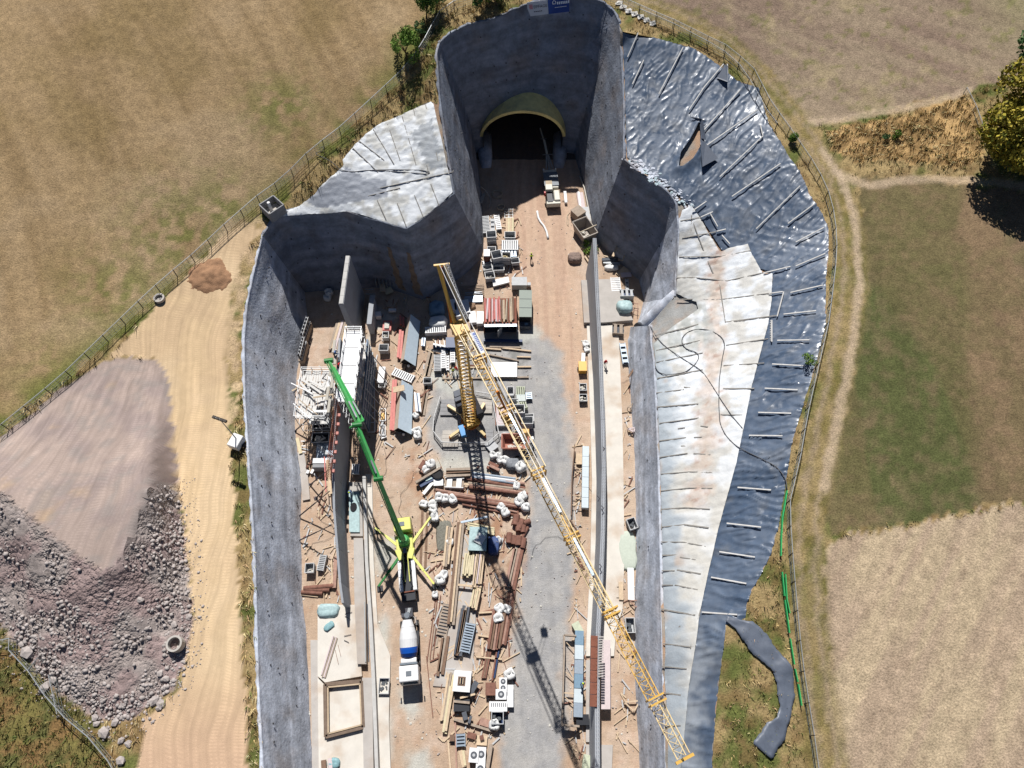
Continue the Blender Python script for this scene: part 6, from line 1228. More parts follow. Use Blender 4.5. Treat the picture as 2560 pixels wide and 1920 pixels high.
make_crate(1.2, 1.6, 1.0, .8, CM[2], None, 'small skip with blue scrap standing on the sand beside the low inclined wall', 1578, 1314, R(18)); make_crate(1.2, 1.9, 1.0, .9, CM[2], None, 'box of blue grey fittings on sand near the crane jib', 1573, 1566, 0)
make_crate(2.6, 1.5, 1.3, .9, CM[2], M_boxd, 'long dark box filled with loose scrap by the left trough wall', 808, 1068, R(3)); make_crate(2.6, 1.6, 1.3, 1.0, CM[0], M_boxd, 'second long dark box heaped with fittings by the left trough wall', 806, 1102, R(3))
# stacks of slatted / perforated formwork
def slatted(u0, v0, u1, v1, w, h, n, label, m=None, cat='formwork stack', gap=.45, z=0, base=None):
    a, b = P(u0, v0, z), P(u1, v1, z); c = (a + b) / 2; L = (b - a).length; t = thing('formwork_stack', label, cat, (c.x, c.y, z + .03), math.atan2(b.y - a.y, b.x - a.x)); m = m or MATS['white_paint']
    for s_ in (-1, 1): B().box(0, s_ * (w / 2 - .06), 0, L, .1, h).obj('side_rail', m, t)
    B().box(0, 0, 0, L, w - .24, h * .6).obj('bearer', base or M_boxd, t); sm = B().box(0, 0, h * .6 + .005, L / n * (1 - gap), w - .2, h * .38).mesh('slat', m)
    for k in range(n): o = link('slat', sm, t); o.location = (-L / 2 + L * (k + .5) / n, 0, 0)
    return t
slatted(1217, 588, 1212, 545, 1.5, .6, 12, 'pale perforated formwork panels lying along the left portal wall', M_box); slatted(1248, 580, 1241, 543, 1.0, .7, 8, 'white slatted frame between the perforated panels and the timber stack')
slatted(1232, 582, 1231, 548, .8, .35, 3, 'narrow grey beams between two slatted stacks at the portal wall', M_box); slatted(1254, 621, 1296, 621, 2.2, 1.0, 9, 'wide pallet of white boxed formwork parts in the upper yard')
slatted(1253, 641, 1292, 640, 1.4, .8, 5, 'long blue grey bundle of beams in the upper yard', M_steel, base=M_navy); slatted(1206, 663, 1230, 657, .7, .7, 3, 'white double beam beside the rusty tank')
slatted(1095, 934, 1095, 893, 1.2, .9, 11, 'left most slatted white stack on the concrete patch', M_box); slatted(1110, 928, 1109, 880, .8, 1.0, 9, 'tall slatted white ladder stack on the concrete patch'); slatted(1120, 930, 1120, 892, .5, .5, 6, 'narrow slatted stack between two white ladder stacks'); slatted(1133, 913, 1132, 878, .8, .9, 8, 'slatted white stack right beside the crane mast')
slatted(1064, 834, 1117, 831, 1.2, 1.1, 10, 'perforated white guard panel below the white wrapped pack', base=M_boxd)
slatted(983, 930, 1034, 951, 1.4, .35, 10, 'white ladder like grating lying aslant between the gabled shutters'); slatted(1290, 983, 1312, 984, 1.6, .9, 5, 'pale green slatted box, upper right of the crane boxes', mat('pale_green', C(206,212,186), rough=.7)); slatted(1291, 1002, 1313, 1001, 1.2, 1.0, 2, 'plain pale lidded box between the two greenish slatted boxes', mat('pale_lid', C(214,222,218), rough=.7), gap=.02)
slatted(1294, 1022, 1317, 1016, 1.2, .9, 5, 'tilted greenish slatted box right of the crane', MATS['pale_green']); slatted(1323, 1002, 1321, 985, 1.0, .6, 4, 'blue grey grated box at the gravel edge right of the crane', M_steel)
slatted(803, 1416+14, 812, 1390, 1.0, .8, 9, 'grey perforated steel beam box on sand left of the trough wall', M_box); slatted(1113, 1210, 1160, 1212, 1.6, .8, 2, 'pallet with two rows of white fittings in the middle of the yard', base=M_woodg)
slatted(1540, 735, 1536, 700, 1.7, .8, 8, 'perforated white panels on the raised foundation slab', MATS['white_paint']); slatted(1548, 742, 1582, 742, 1.4, 1.2, 3, 'stack of dark bottomed steel girders on the raised foundation slab', M_box, base=M_navy)
slatted(1569, 752, 1566, 700, .6, .4, 5, 'narrow grey stack beside the perforated panels', M_box); slatted(1532, 868 + 60, 1522, 880, 1.1, .25, 9, 'white aluminium ladder stack lying on the right foundation slab')
slatted(1563, 914, 1554, 862, 1.0, .7, 4, 'bundle of blue grey tubes on the edge of the right slab', M_steel); slatted(1530, 828, 1558, 830, 1.9, .9, 2, 'wire mesh cage of timber on the right foundation slab', M_woodg)
slatted(742, 905, 750, 880, .9, 2.6, 5, 'upright white ribbed shutter leaning by the left shotcrete wall, nearer one', M_box) if False else None
# ribbed shutters leaning on the left shotcrete wall
def ribbed(u, v, L, h, rz, label, n=6):
    p = P(u, v, 0); t = thing('ribbed_shutter', label, 'formwork', (p.x, p.y, 0), rz, 'ribbed shutters along the left shotcrete wall')
    B().box(0, 0, 1.3, .12, L, 1.9).obj('skin', M_boxd, t)
    for k in range(n): B().box(.14, -L / 2 + L * (k + .5) / n, 1.2, .14, .18, 2.1).obj('rib', M_box, t)
    for z_ in (1.5, 2.8): B().box(.28, 0, z_, .12, L, .14).obj('waler', M_box, t)
    B().box(0, 0, 0, .8, L, 1.2).obj('stand', M_woodg, t)
ribbed(770, 838, 3.6, 2, R(-8), 'farther ribbed steel shutter in shade at the left shotcrete wall', 5); ribbed(762, 888, 3.6, 2, R(-4), 'nearer ribbed steel shutter in sun at the left shotcrete wall', 6)
# long items: (u0,v0,u1,v1,z,w,h,mat)
def pile(name, label, cat, items, part='beam'):
    a = P(items[0][0], items[0][1], 0); t = thing(name, label, cat, (a.x, a.y, 0))
    for u0, v0, u1, v1, z, w, h, m in items:
        p, q = P(u0, v0, z + h / 2) - a, P(u1, v1, z + h / 2) - a; b = B()
        (b.tube([p, q], w / 2, 8) if part == 'pipe' else b.bar(p, q, w, h)).obj(part, m, t)
    return t
def par(u0, v0, u1, v1, n, du, dv, z, w, h, ms, jit=3, layers=1):
    """a bundle: n members side by side, each a little out of line"""
    return [(u0 + du * k + rnd.uniform(-jit, jit) * .2, v0 + dv * k + rnd.uniform(-jit, jit), u1 + du * k + rnd.uniform(-jit, jit) * .2, v1 + dv * k + rnd.uniform(-jit, jit), z + (h + .01) * L_, w, h, ms[(k + L_) % len(ms)]) for k in range(n) for L_ in range(layers)]
pile('timber_stack', 'pale timber stack on a mesh frame beside the haul road', 'timber stack', par(1267, 583, 1267, 546, 4, 5, 0, .3, .38, .3, [M_woody, M_wood], 1, 2)); pile('mesh_grid', 'grid of thin steel frames lying behind the pale timber stack', 'steel frames', [(1262, 523 + k * 7, 1283, 523 + k * 7, .1, .08, .08, M_galv) for k in range(4)] + [(1262 + k * 10, 522, 1262 + k * 10, 546, .12, .08, .08, M_galv) for k in range(3)])
pile('white_beams', 'bundle of white beams above the storage shed', 'beams', par(1231, 706, 1271, 696, 3, 1, 4, .2, .4, .4, [MATS['white_paint']], 1)); pile('timber_stack', 'long planks leaning and lying under the tall wall panel in the left recess', 'timber stack', par(824, 872, 846, 800, 7, 6, 1, .2, .4, .25, [M_woodg, M_wood, MATS['pink_board']], 4))
pile('pipe_fan', 'fan of dark poles lying left of the storage shed', 'poles', [(1146, 716 + k * 4, 1210, 712 + k * 3.6, .1 + .05 * k, .16, .16, M_woodg) for k in range(7)], 'pipe'); pile('sheet_stack', 'stack of grey steel sheets half in shade left of the shed', 'steel sheets', [(1163 - k * 2, 736 + k * 8, 1206, 734 + k * 8, .25, .75, .12, M_steel) for k in range(3)])
pile('sleeper', 'pair of dark long sleepers lying nearest the shed front', 'sleepers', [(1224, 867, 1303, 869, .1, .25, .2, M_woodg), (1256, 870, 1328, 878, .1, .25, .2, M_wood)]); pile('sleeper', 'long sleepers lying across the gravel behind the white sheet', 'sleepers', [(1200, 870, 1253, 874, .1, .25, .2, M_wood), (1138, 892, 1226, 887, .1, .22, .2, M_wood), (1225, 887, 1297, 902, .1, .22, .2, M_woodg), (1292, 892, 1327, 893, .1, .22, .2, M_wood)])
pile('sleeper', 'two long sleepers under the ends of the white sheet', 'sleepers', [(1145, 919, 1328, 917, .05, .25, .2, M_wood), (1105, 947, 1322, 943, .05, .25, .2, M_woodg)])
pile('pipe_stack', 'two red struts beside the upper gabled shutter', 'struts', par(1002, 812, 1001, 790, 2, 7, 4, .3, .35, .35, [M_pinkp], 0) + par(995, 895, 1001, 826, 2, 6, 2, .3, .38, .38, [M_pinkp], 1)); pile('pipe_stack', 'two long red struts beside the lower gabled shutter', 'struts', par(977, 1076, 984, 950, 2, 6, 0, .3, .38, .38, [M_pinkp], 1))
pile('tube_stack', 'blue white tube bundle right of the lower gabled shutter', 'tubes', par(1042, 1030, 1037, 984, 5, 2.6, 0, .2, .2, .5, [M_steel, MATS['white_paint'], M_navy], 1)); pile('tube_stack', 'short blue grey tube bundle right of the upper gabled shutter', 'tubes', par(1055, 866, 1057, 846, 3, 2.6, 0, .2, .22, .5, [M_steel, M_navy], 1))
pile('plank_stack', 'two long grey brown planks lying on sand right of the upper gabled shutter', 'planks', par(1062, 942, 1078, 872, 2, 7, 0, .05, .75, .12, [M_woodg], 1)); pile('plank_stack', 'long narrow planks between gabled shutter and gravel', 'planks', par(1053, 1038, 1066, 960, 2, 5, 0, .04, .5, .1, [M_woodd, M_woodg], 1))
pile('dark_beam', 'long dark beam lying before the storage shed', 'beam', [(1209, 851, 1306, 853, .1, .45, .4, M_navy)]); pile('frame_stack', 'dark stacked steel frames with white edges below the perforated guard', 'steel frames', [(1083, 861 + k * 5, 1120, 868 + k * 5, .3 + .3 * (3 - k), .3, .35, [MATS['white_paint'], M_navy, M_boxd][k % 3]) for k in range(4)] + [(1088 + 11 * k, 851, 1090 + 11 * k, 868, 1.7, .14, .14, MATS['white_paint']) for k in range(3)])
# yard centre, rusty pipes and girders lying across
pile('girder_stack', 'brown grey girders lying across the yard behind the pump truck', 'girders', par(1116, 1178, 1176, 1176, 3, 0, 6, .2, .6, .9, [M_woodg, M_woodd], 1)); pile('pipe_stack', 'bundle of bright galvanised pipes crossing under the jib shadow', 'pipes', par(1180, 1183, 1289, 1198, 3, 0, 5, .3, .42, .42, [M_steel, MATS['white_paint']], 1), 'pipe')
pile('pipe_stack', 'brown steel pipes crossing the yard, upper bundle', 'pipes', par(1166, 1192, 1312, 1212, 5, 2, 6.5, .2, .5, .5, [M_rustp, M_rustd, M_woodg], 3), 'pipe'); pile('pipe_stack', 'brown steel pipes crossing the yard, middle bundle', 'pipes', par(1088, 1223, 1275, 1252, 4, 16, 7, .2, .45, .45, [M_rustp, M_rustd], 5), 'pipe')
pile('pipe_stack', 'thin rusty pipes crossing the yard, lowest bundle', 'pipes', par(1150, 1240, 1290, 1270, 3, 3, 9, .1, .3, .3, [M_rustd, M_rustp], 4), 'pipe'); pile('beam_piece', 'rust red twisted beams near the white bags', 'beams', [(1222, 1157, 1246, 1168, .3, .5, .5, M_rustd), (1224, 1164, 1248, 1176, .6, .4, .4, M_rustp), (1217, 1168, 1247, 1178, .2, .4, .4, M_rustd)])
pile('white_plank', 'long white planks lying aslant behind the pump truck', 'planks', [(1058, 1235, 1082, 1206, .4, .5, .15, MATS['white_paint']), (1084, 1207, 1108, 1206, .6, 1.0, .2, MATS['white_paint']), (1160, 1210, 1187, 1212, .5, .35, .15, M_wood)]); pile('beam_piece', 'rusty round timber ends beside bags at the left edge of the yard', 'beams', [(1050, 1172, 1062, 1152, .4, .6, .5, M_rustd), (1054, 1176, 1060, 1180, .3, .5, .5, M_rustp)])
# long timber and steel stacks running down the yard
def long_stack(label, u0, v0, u1, v1, n, du, ms, w=.34, h=.3, layers=2, z=.15, part='plank', name='timber_stack', cat='timber stack'): return pile(name, label, cat, par(u0, v0, u1, v1, n, du, 0, z, w, h, ms, 6, layers), part)
long_stack('stack of grey planks at the left of the long timber stacks', 1110, 1412, 1119, 1320, 3, 5.5, [M_woodg, M_wood]); long_stack('long dark brown beams right of the grey planks', 1122, 1560, 1146, 1308, 3, 6, [M_woodg, M_woodd, M_wood], .38)
long_stack('yellow squared timber stack in the middle of the yard', 1158, 1440, 1164, 1384, 5, 5, [M_woody], .3, .32, 3); long_stack('yellowish timber bundle lying crosswise above the long stacks', 1168, 1312, 1230, 1322, 4, 0, [M_woody], .35, .3, 1) ; pile('timber_stack', 'yellowish timber bundle with pale ends lying crosswise above the long stacks, lower layer', 'timber stack', par(1169, 1308, 1236, 1322, 4, 0, 5, .2, .3, .6, [M_woody], 1))
long_stack('pale planks with red edge in the middle of the yard', 1183, 1465, 1192, 1380, 5, 4.6, [M_wood, MATS['pink_board'], M_wood], .32, .3, 3); long_stack('yellow timber planks below the pale planks', 1176, 1520, 1186, 1472, 4, 4.4, [M_woody, M_wood], .3, .3, 3)
long_stack('two grey brown boards lying right of the pale timber', 1133, 1400, 1150, 1314, 2, 8, [M_woodd, M_wood], .6, .2, 2); long_stack('grey steel girders lying beside the blue pallet', 1137, 1640, 1156, 1520, 4, 5, [M_woodg, M_boxd, M_woodd], .4, .35, 2, name='girder_stack', cat='girders', part='girder')
long_stack('dark weathered beams left of the grey girders', 1094, 1685, 1108, 1590, 3, 6, [M_woodd, M_woodg], .4, .3, 1); long_stack('long pale planks reaching past the white concrete blocks', 1102, 1800, 1122, 1685, 3, 6.5, [M_wood, M_woodg, M_woody], .32, .25, 1); long_stack('second pair of long planks ending near the bottom', 1109, 1830, 1126, 1720, 2, 6, [M_wood, M_woody], .32, .22, 2)
slatted(1162, 1634, 1178, 1560, 1.4, .9, 11, 'blue grid decking stack between the long timber stacks', M_steel); slab('yard_slab', [(1082,1715),(1128,1540),(1148,1320),(1205,1380),(1190,1530),(1180,1700),(1150,1720)], .14, M_slabg, 'large pale concrete base plate under the timber stacks', 'concrete plate', h=.3)
slatted(1103, 1586 + 5, 1122, 1512, 1.5, .35, 10, 'row of grey frames lying on the left of the concrete plate', M_woodg); 
long_stack('broad bundle of rust brown sheet piles in the right of the yard', 1222, 1620, 1236, 1530, 5, 6, [M_rustp, M_rustd, M_woodd], .42, .3, 2, name='pile_stack', cat='sheet piles', part='sheet_pile'); long_stack('rusty pipes beside the brown sheet piles', 1252, 1610, 1274, 1480, 3, 6, [M_rustd, M_rustp], .38, .38, 1, name='pipe_stack', cat='pipes', part='pipe')
long_stack('brown beams right of the blue sheeted box', 1266, 1470, 1288, 1368, 4, 6, [M_rustp, M_woodg, M_rustp, M_rustd], .45, .35, 1, name='beam_stack', cat='beams', part='beam'); long_stack('thin long pipes along the gravel edge', 1270, 1560, 1310, 1300, 2, 5, [M_wood, M_rustp], .16, .16, 1, name='pipe_stack', cat='pipes', part='pipe'); long_stack('thin rusty bars left of the sheet piles', 1206, 1690, 1232, 1560, 3, 4, [M_rustd, M_woodd], .22, .2, 1, name='bar_stack', cat='bars', part='bar')
long_stack('dark bars running on below the sheet piles', 1230, 1700, 1246, 1600, 2, 6, [M_rustd, M_navy], .25, .25, 1, name='bar_stack', cat='bars', part='bar'); long_stack('flat brown planks on the ground left of the grey planks', 1052, 1420, 1056, 1280, 2, 12, [M_woodd], .35, .06, 1, 0.02); long_stack('flat dusty grey mat on the ground beside the mixer truck', 1082, 1620, 1094, 1530, 2, 5, [M_woodg], .5, .06, 1, .02, name='plank_mat', cat='planks'); long_stack('thin brown rods on the ground near the mixer truck', 1068, 1650, 1088, 1490, 3, 7, [M_rustd], .12, .1, 1, .02, name='rod', cat='rods', part='rod')
pile('cross_timber', 'cross timbers lying between timber stacks and sheet piles', 'timbers', [(1195, 1588, 1232, 1594, .2, .22, .2, M_wood), (1190, 1642, 1255, 1648, .2, .18, .2, M_wood), (1197, 1532, 1230, 1530, .1, .25, .2, M_wood), (1206, 1595, 1206, 1640, .1, .3, .12, M_wood), (1213, 1404, 1228, 1468, .2, .16, .16, M_wood), (1145, 1462, 1182, 1466, .7, .3, .2, M_wood), (1152, 1306, 1220, 1292, .6, .3, .2, M_steel)])
def rounds(label, pts, m, cat='pile of tubes'):
    a = P(pts[0][0], pts[0][1], 0); t = thing('tube_ends', label, cat, (a.x, a.y, 0))
    for u, v, r, L_, ang in pts: p = P(u, v, r) - a; d = Vector((math.cos(R(ang)), math.sin(R(ang)), 0)) * L_ / 2; B().tube([p - d, p + d], r, 12).obj('tube', m, t)
rounds('short rusty tubes lying in a cluster near the gravel edge', [(1290, 1300, .5, 1.6, 80), (1302, 1310, .45, 1.5, 70), (1318, 1305, .4, 1.0, 20), (1296, 1318, .45, 1.2, 90), (1308, 1322, .4, 1.1, 85)], M_rustd); rounds('second cluster of short rusty tubes below the first', [(1273, 1345, .45, 1.5, 85), (1285, 1350, .4, 1.3, 80), (1296, 1352, .5, 1.4, 88), (1308, 1358, .42, 1.5, 80), (1312, 1332, .25, 2.0, 60)], M_rustd)
rounds('row of rusty tubes on sand by the left trough wall', [(797, 1468, .35, 4.2, 5), (792, 1475, .3, 3.6, 0), (780, 1482, .28, 3.0, -3)], M_rustd); pile('beam_stack', 'two tall rusty channel beams lying on sand left of the trough wall', 'beams', [(840, 1392, 836, 1470, .2, .5, .4, M_rustp), (829, 1400, 832, 1470, .1, .18, .2, M_wood)])
# big bags
def bag_mesh(seed):
    r_ = random.Random(seed); V = []; n = 16; prof = [(.42, 0), (.58, .12), (.62, .45), (.6, .72), (.52, .88), (.36, .93), (.16, .84), (.07, .66)]; ox, oy = r_.uniform(-.12, .12), r_.uniform(-.1, .1); ph = [r_.uniform(0, 6) for _ in range(3)]
    for k, (rr_, zz) in enumerate(prof):
        for i in range(n):
            a = 2 * math.pi * i / n; q = (abs(math.cos(a)) ** 3.4 + abs(math.sin(a)) ** 3.4) ** (-1 / 3.4); j = 1 + .07 * math.sin(3 * a + ph[0]) + .05 * math.sin(5 * a + ph[1] + k) + r_.uniform(-.05, .05); t_ = k / 7; e_ = .45 if k > 5 else 1
            V.append((rr_ * q * j * math.cos(a) + ox * t_ ** 2 * 1.5, rr_ * q * j * math.sin(a) * (.95 if e_ == 1 else .5) + oy * t_ ** 2 * 1.5, zz * (1 + .1 * math.sin(2 * a + ph[2])) + r_.uniform(-.02, .02)))
    F = [(k * n + i, k * n + (i + 1) % n, (k + 1) * n + (i + 1) % n, (k + 1) * n + i) for k in range(7) for i in range(n)] + [tuple(reversed(range(n))), tuple(range(7 * n, 8 * n))]
    return B().add(V, F)
bagp = bag_mesh(1)
bag0 = thing('big_bag', 'x', 'big bag', (0, 0, 0), 0, 'white big bags'); bb_ = link('bag_body', bagp.mesh('bag_body', M_bag, True), bag0); B().lathe([(.1, .72), (.12, .80)], 9, (.02, 0, 0), None, .6).obj('bag_opening', M_boxd, bag0)
bagm = [bag_mesh(k).mesh('bag_body', M_bag, True) for k in range(2, 8)]
for a_ in (0, 1): B().tube([(-.45 + a_ * .9, -.3, .85), (-.4 + a_ * .8, 0, 1.2), (-.45 + a_ * .9, .3, .85)], .035, 5).obj('bag_loop', M_bag, bag0)
bags = [(1232,1142,1.0,'left of the row of white bags below the skip'),(1245,1141,.9,'second white bag from the left below the skip'),(1252,1152,1.0,'lower left bag of the group below the skip'),(1262,1153,1.1,'white bag touching the dark bag below the skip'),(1302,1172,1.35,'large square white bag by the haul road below the skip'),(1292,1218,1.0,'single bag at the end of the brown pipes'),(1306,1241,1.1,'bag with plank across it near the gravel edge'),(1297,1256,1.2,'wide open bag near the gravel edge'),(1313,1271,1.1,'bag with two dark holes at the gravel edge'),(1253,1270,1.05,'left bag of the pair right of the jib shadow'),(1264,1284,1.1,'right bag of the pair right of the jib shadow'),
 (1060,1262,1.0,'solitary bag nearest the green boom foot'),(1083,1262,1.1,'upper bag of the column left of the earth heap'),(1084,1277,1.0,'middle bag of the column left of the earth heap'),(1087,1295,1.15,'lowest bag of the column left of the earth heap'),(1099,1246,1.1,'left bag of the trio over the earth heap'),(1113,1249,1.05,'middle bag of the trio over the earth heap'),(1131,1250,1.15,'bag with rust coloured filling over the earth heap'),(1066,1176,1.1,'bag before the rusty beams left of the girders'),(1078,1164,1.2,'white bag behind the rusty beams left of the girders'),
 (1110,1438,1.15,'upper of two bags left of the dark beams'),(1101,1452,1.2,'collapsed lower bag left of the dark beams'),(1249,1523,1.2,'upper left bag of the trio on the sheet piles'),(1267,1524,1.1,'upper right bag of the trio on the sheet piles'),(1247,1546,1.15,'lowest bag of the trio on the sheet piles'),(1274,1686,1.2,'lone bag at the lower end of the sheet piles'),(1236,1812,1.1,'bag beside the dark box near the bottom'),(1124,1356,1.0,'bag lying between grey planks and beams'),(1088,1498-10,.8,'small bag right of the mixer drum'),(1246,1352,.9,'pale bag behind the blue bag'),(1042,1082,1.2,'lower heap of white bags beside the gravel'),(1045,1092,1.0,'small bag under the heap beside the gravel'),(820,748,1.1,'lower white bag in the shade of the left recess'),(824,736,1.2,'upper white bag in the shade of the left recess'),(1040,1042,.8,'white crumpled bag at the end of the tube bundle')]
for i, (u, v, s_, lab) in enumerate(bags):
    o = bag0 if i == 0 else dup(bag0); p = P(u, v, 0)
    for c_ in o.children:
        if i and c_.name.startswith('bag_body'): c_.data = bagm[i % 6]
    o.location = (p.x, p.y, 0); o.rotation_euler = (rnd.uniform(-.06, .06), rnd.uniform(-.06, .06), rnd.uniform(0, 6)); o.scale = (s_ * rnd.uniform(.92, 1.1), s_ * rnd.uniform(.92, 1.1), s_ * rnd.uniform(.75, 1.05)); o['label'] = (lab if 'bag' in lab.split()[:4] or 'bag' in lab else lab)[:110]
def lump(name, u, v, sx, sy, h, m, label, cat, z=0, seed=1, n=14, rz=0):
    """a draped or heaped body with creases"""
    b = B(); r_ = random.Random(seed); V = []; rings = [(1, 0), (1.02, .3), (.96, .7), (.8, .95), (.45, 1.0), (.12, .97)]
    for k, (rr_, zz) in enumerate(rings):
        for i in range(n):
            a = 2 * math.pi * i / n; q = (abs(math.cos(a)) ** 4 + abs(math.sin(a)) ** 4) ** -.25; j = 1 + r_.uniform(-.09, .09); V.append((rr_ * sx / 2 * math.cos(a) * q * j, rr_ * sy / 2 * math.sin(a) * q * j, h * zz * (1 + r_.uniform(-.1, .1))))
    F = [(k * n + i, k * n + (i + 1) % n, (k + 1) * n + (i + 1) % n, (k + 1) * n + i) for k in range(len(rings) - 1) for i in range(n)] + [tuple(range((len(rings) - 1) * n, len(rings) * n))]
    b.add(V, F); p = P(u, v, z); o = b.obj(name, m, None, (p.x, p.y, z), rz, True); return tag(o, label, cat)
lump('dark_bag', 1282, 1163, 2.0, 1.8, 1.1, mat('bag_grey', C(140,144,150), rough=.8, var=.25, scale=4), 'big dark grey bag with tangled filling beside the large white bag', 'big bag', seed=2); lump('blue_bag', 1233, 1366, 1.7, 2.6, 1.0, mat('bag_blue', C(72,92,140), rough=.6, var=.15), 'crumpled dark blue bag beside the blue sheeted box', 'big bag', seed=3)
lump('wrapped_pack', 1093, 776, 2.7, 2.8, 1.5, M_bluet, 'blue tarpaulin wrapped pack in shade left of the crane head', 'wrapped pack', seed=4); lump('wrapped_pack', 1096, 812, 3.0, 2.4, 1.5, M_bag, 'white tarpaulin wrapped pack below the blue one', 'wrapped pack', seed=5)
lump('covered_pallet', 1561, 770, 2.7, 2.2, 1.1, M_tealt, 'pale teal covered pallet on the raised foundation slab', 'covered pallet', .8, 6); lump('crumpled_sheet', 822, 1527, 3.0, 1.8, .6, M_tealt, 'crumpled turquoise sheet on the white slab at the left shotcrete wall', 'sheet', .5, 7); lump('crumpled_sheet', 823, 1566, 1.5, .9, .3, mat('turq', C(140,180,186), rough=.6, var=.2), 'small folded turquoise sheet on the white slab', 'sheet', .6, 8, rz=R(40))
lump('crumpled_sheet', 836, 1908, 1.5, 1.2, .5, MATS['turq'], 'turquoise bundle at the bottom edge on the white slab', 'sheet', .5, 9); lump('sand_lump', 1568, 1376, 2.6, 5.6, .35, mat('pale_green_cement', C(204,212,198), rough=.9, var=.08), 'pale greenish cement heap at the foot of the low inclined wall', 'cement heap', 0, 10)
lump('gravel_heap', 1155, 765, 4.5, 1.6, .5, mat('heap_brown', C(170,140,116), rough=.95, var=.2, bump=.05), 'flat brown earth heap behind the white boxes', 'earth heap', 0, 11); lump('scrap_heap', 1436, 648, 2.4, 2.2, 1.0, mat('scrap_metal', C(150,130,120), rough=.8, var=.5, scale=5, bump=.15, bscale=5), 'tangled heap of scrap machinery right of the haul road', 'scrap heap', 0, 12)
lump('tipped_load', 1398 + 67, 617, 2.0, 1.6, .4, M_contents[1], 'pale rubble heap beside the grey tipper skip', 'rubble heap', 0, 13)
tag(lump('wet_mesh', 1110, 1340, 2.2, 4.5, .25, mat('grey_mesh', C(130,128,118), rough=.9, var=.4, scale=5), '', '', 0, 14), 'grey tangle of wire netting left of the timber stacks', 'wire netting')
# coils
def coil(u, v, r, label, m):
    p = P(u, v, 0); pts = []
    for k in range(60): a = k * .5; rr_ = r * (.62 + .3 * (k % 12) / 12); pts.append((rr_ * math.cos(a), rr_ * math.sin(a) * .92, .12 + .25 * (k / 60)))
    tag(B().tube(pts, .07, 5).obj('cable_coil', m, None, (p.x, p.y, 0), 0, True), label, 'cable coil')
M_cable = mat('pale_cable', C(196,182,160), rough=.7, var=.2); coil(1244, 487, 1.3, 'large pale cable coil just outside the tunnel shade', M_cable); coil(1253, 520, .9, 'small pale cable coil behind the mesh frames', M_cable)
coil(915, 1846, .5, 'black hose coil on the grey channel slab', M_hose)
# storage shed and neighbours
def box_thing(name, label, cat, u, v, w, l, h, m, rz=0, z=0, roof=None, rh=.08, parts=()):
    p = P(u, v, z); t = thing(name, label, cat, (p.x, p.y, z), rz); B().box(0, 0, .1, w, l, h - .1).obj('body', m, t, bevel=.04)
    B().box(0, 0, h, w + .06, l + .06, rh).obj('lid', roof or m, t)
    for sx in (-1, 1): B().box(sx * w * .38, 0, 0, .12, l * .95, .1).obj('skid', M_woodg, t)
    return t
p = P(1251, 800, 0); sh = thing('storage_shed', 'open fronted steel storage shed with red and brown pipes stacked on its roof', 'shed', (p.x, p.y, 0), R(1)); SW, SL, SHh = 5.5, 5.2, 2.6
for sx in (-1, 1): B().box(sx * (SW / 2 - .04), 0, 0, .08, SL, SHh).obj('side_wall', M_boxd, sh)
B().box(0, SL / 2 - .04, 0, SW - .17, .08, SHh).obj('rear_wall', M_boxd, sh); B().box(0, 0, SHh, SW, SL, .1).obj('roof', M_rust, sh); B().box(0, -.2, .02, SW - .2, SL - .6, .06).obj('floor', M_boxd, sh)
B().box(0, -SL / 2 + .05, SHh - .3, SW, .1, .3).obj('lintel', M_steel, sh); B().box(-.1, -SL / 2 - .55, .1, .06, 1.3, 2.2, R(-32)).obj('door', M_box, sh); B().box(SW / 2 + .1, -SL / 2 - .6, .1, .06, 1.3, 2.2, R(12)).obj('door', M_box, sh)
for sx in (-1, 1):
    for y_ in (-1, 1): B().box(sx * (SW / 2 + .02), y_ * SL / 2, 0, .14, .14, SHh + .9).obj('corner_post', M_rust, sh)
B().box(0, -SL / 2 - .25, SHh + .1, SW, .5, .06).obj('eave_sheet', M_steel, sh)
for k in range(20):
    x_ = -SW / 2 + .3 + k * .25; m = [M_pinkp, MATS['pink_board'], mat('pink_pipe', C(224,150,146), rough=.7, var=.12)][k % 3] if k < 11 else [M_woodg, M_wood, M_cable, M_woodd][k % 4]
    B().tube([(x_ + rnd.uniform(-.2, .2), -SL / 2 + rnd.uniform(.2, 1.0), SHh + .28 + rnd.uniform(0, .15)), (x_ + rnd.uniform(-.2, .2), SL / 2 - rnd.uniform(-.1, .6), SHh + .28 + rnd.uniform(0, .2))], rnd.uniform(.12, .17), 7).obj('pipe_on_roof', m, sh)
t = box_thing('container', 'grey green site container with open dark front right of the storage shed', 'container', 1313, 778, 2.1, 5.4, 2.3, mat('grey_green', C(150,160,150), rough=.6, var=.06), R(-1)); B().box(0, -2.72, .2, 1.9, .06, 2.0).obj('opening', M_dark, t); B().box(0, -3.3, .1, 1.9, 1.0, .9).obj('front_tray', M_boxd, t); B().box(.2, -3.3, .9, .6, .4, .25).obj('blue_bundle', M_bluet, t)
for y_ in (-.9, .9): B().box(0, y_, 2.385, 2.1, .05, .03).obj('roof_seam', M_boxd, t)
t = box_thing('container', 'long pale grey box container above the storage shed', 'container', 1298, 716, 2.6, 1.7, 1.5, M_box); B().box(1.7, 0, .3, .6, .6, .5).obj('side_box', M_box, t)
box_thing('white_box', 'upright white box left of the storage shed, left one', 'white box', 1182, 800, 1.1, 2.2, .9, MATS['white_paint'], R(6)); box_thing('white_box', 'upright white box touching the storage shed', 'white box', 1203, 802, 1.4, 2.4, 1.0, MATS['white_paint'], R(1))
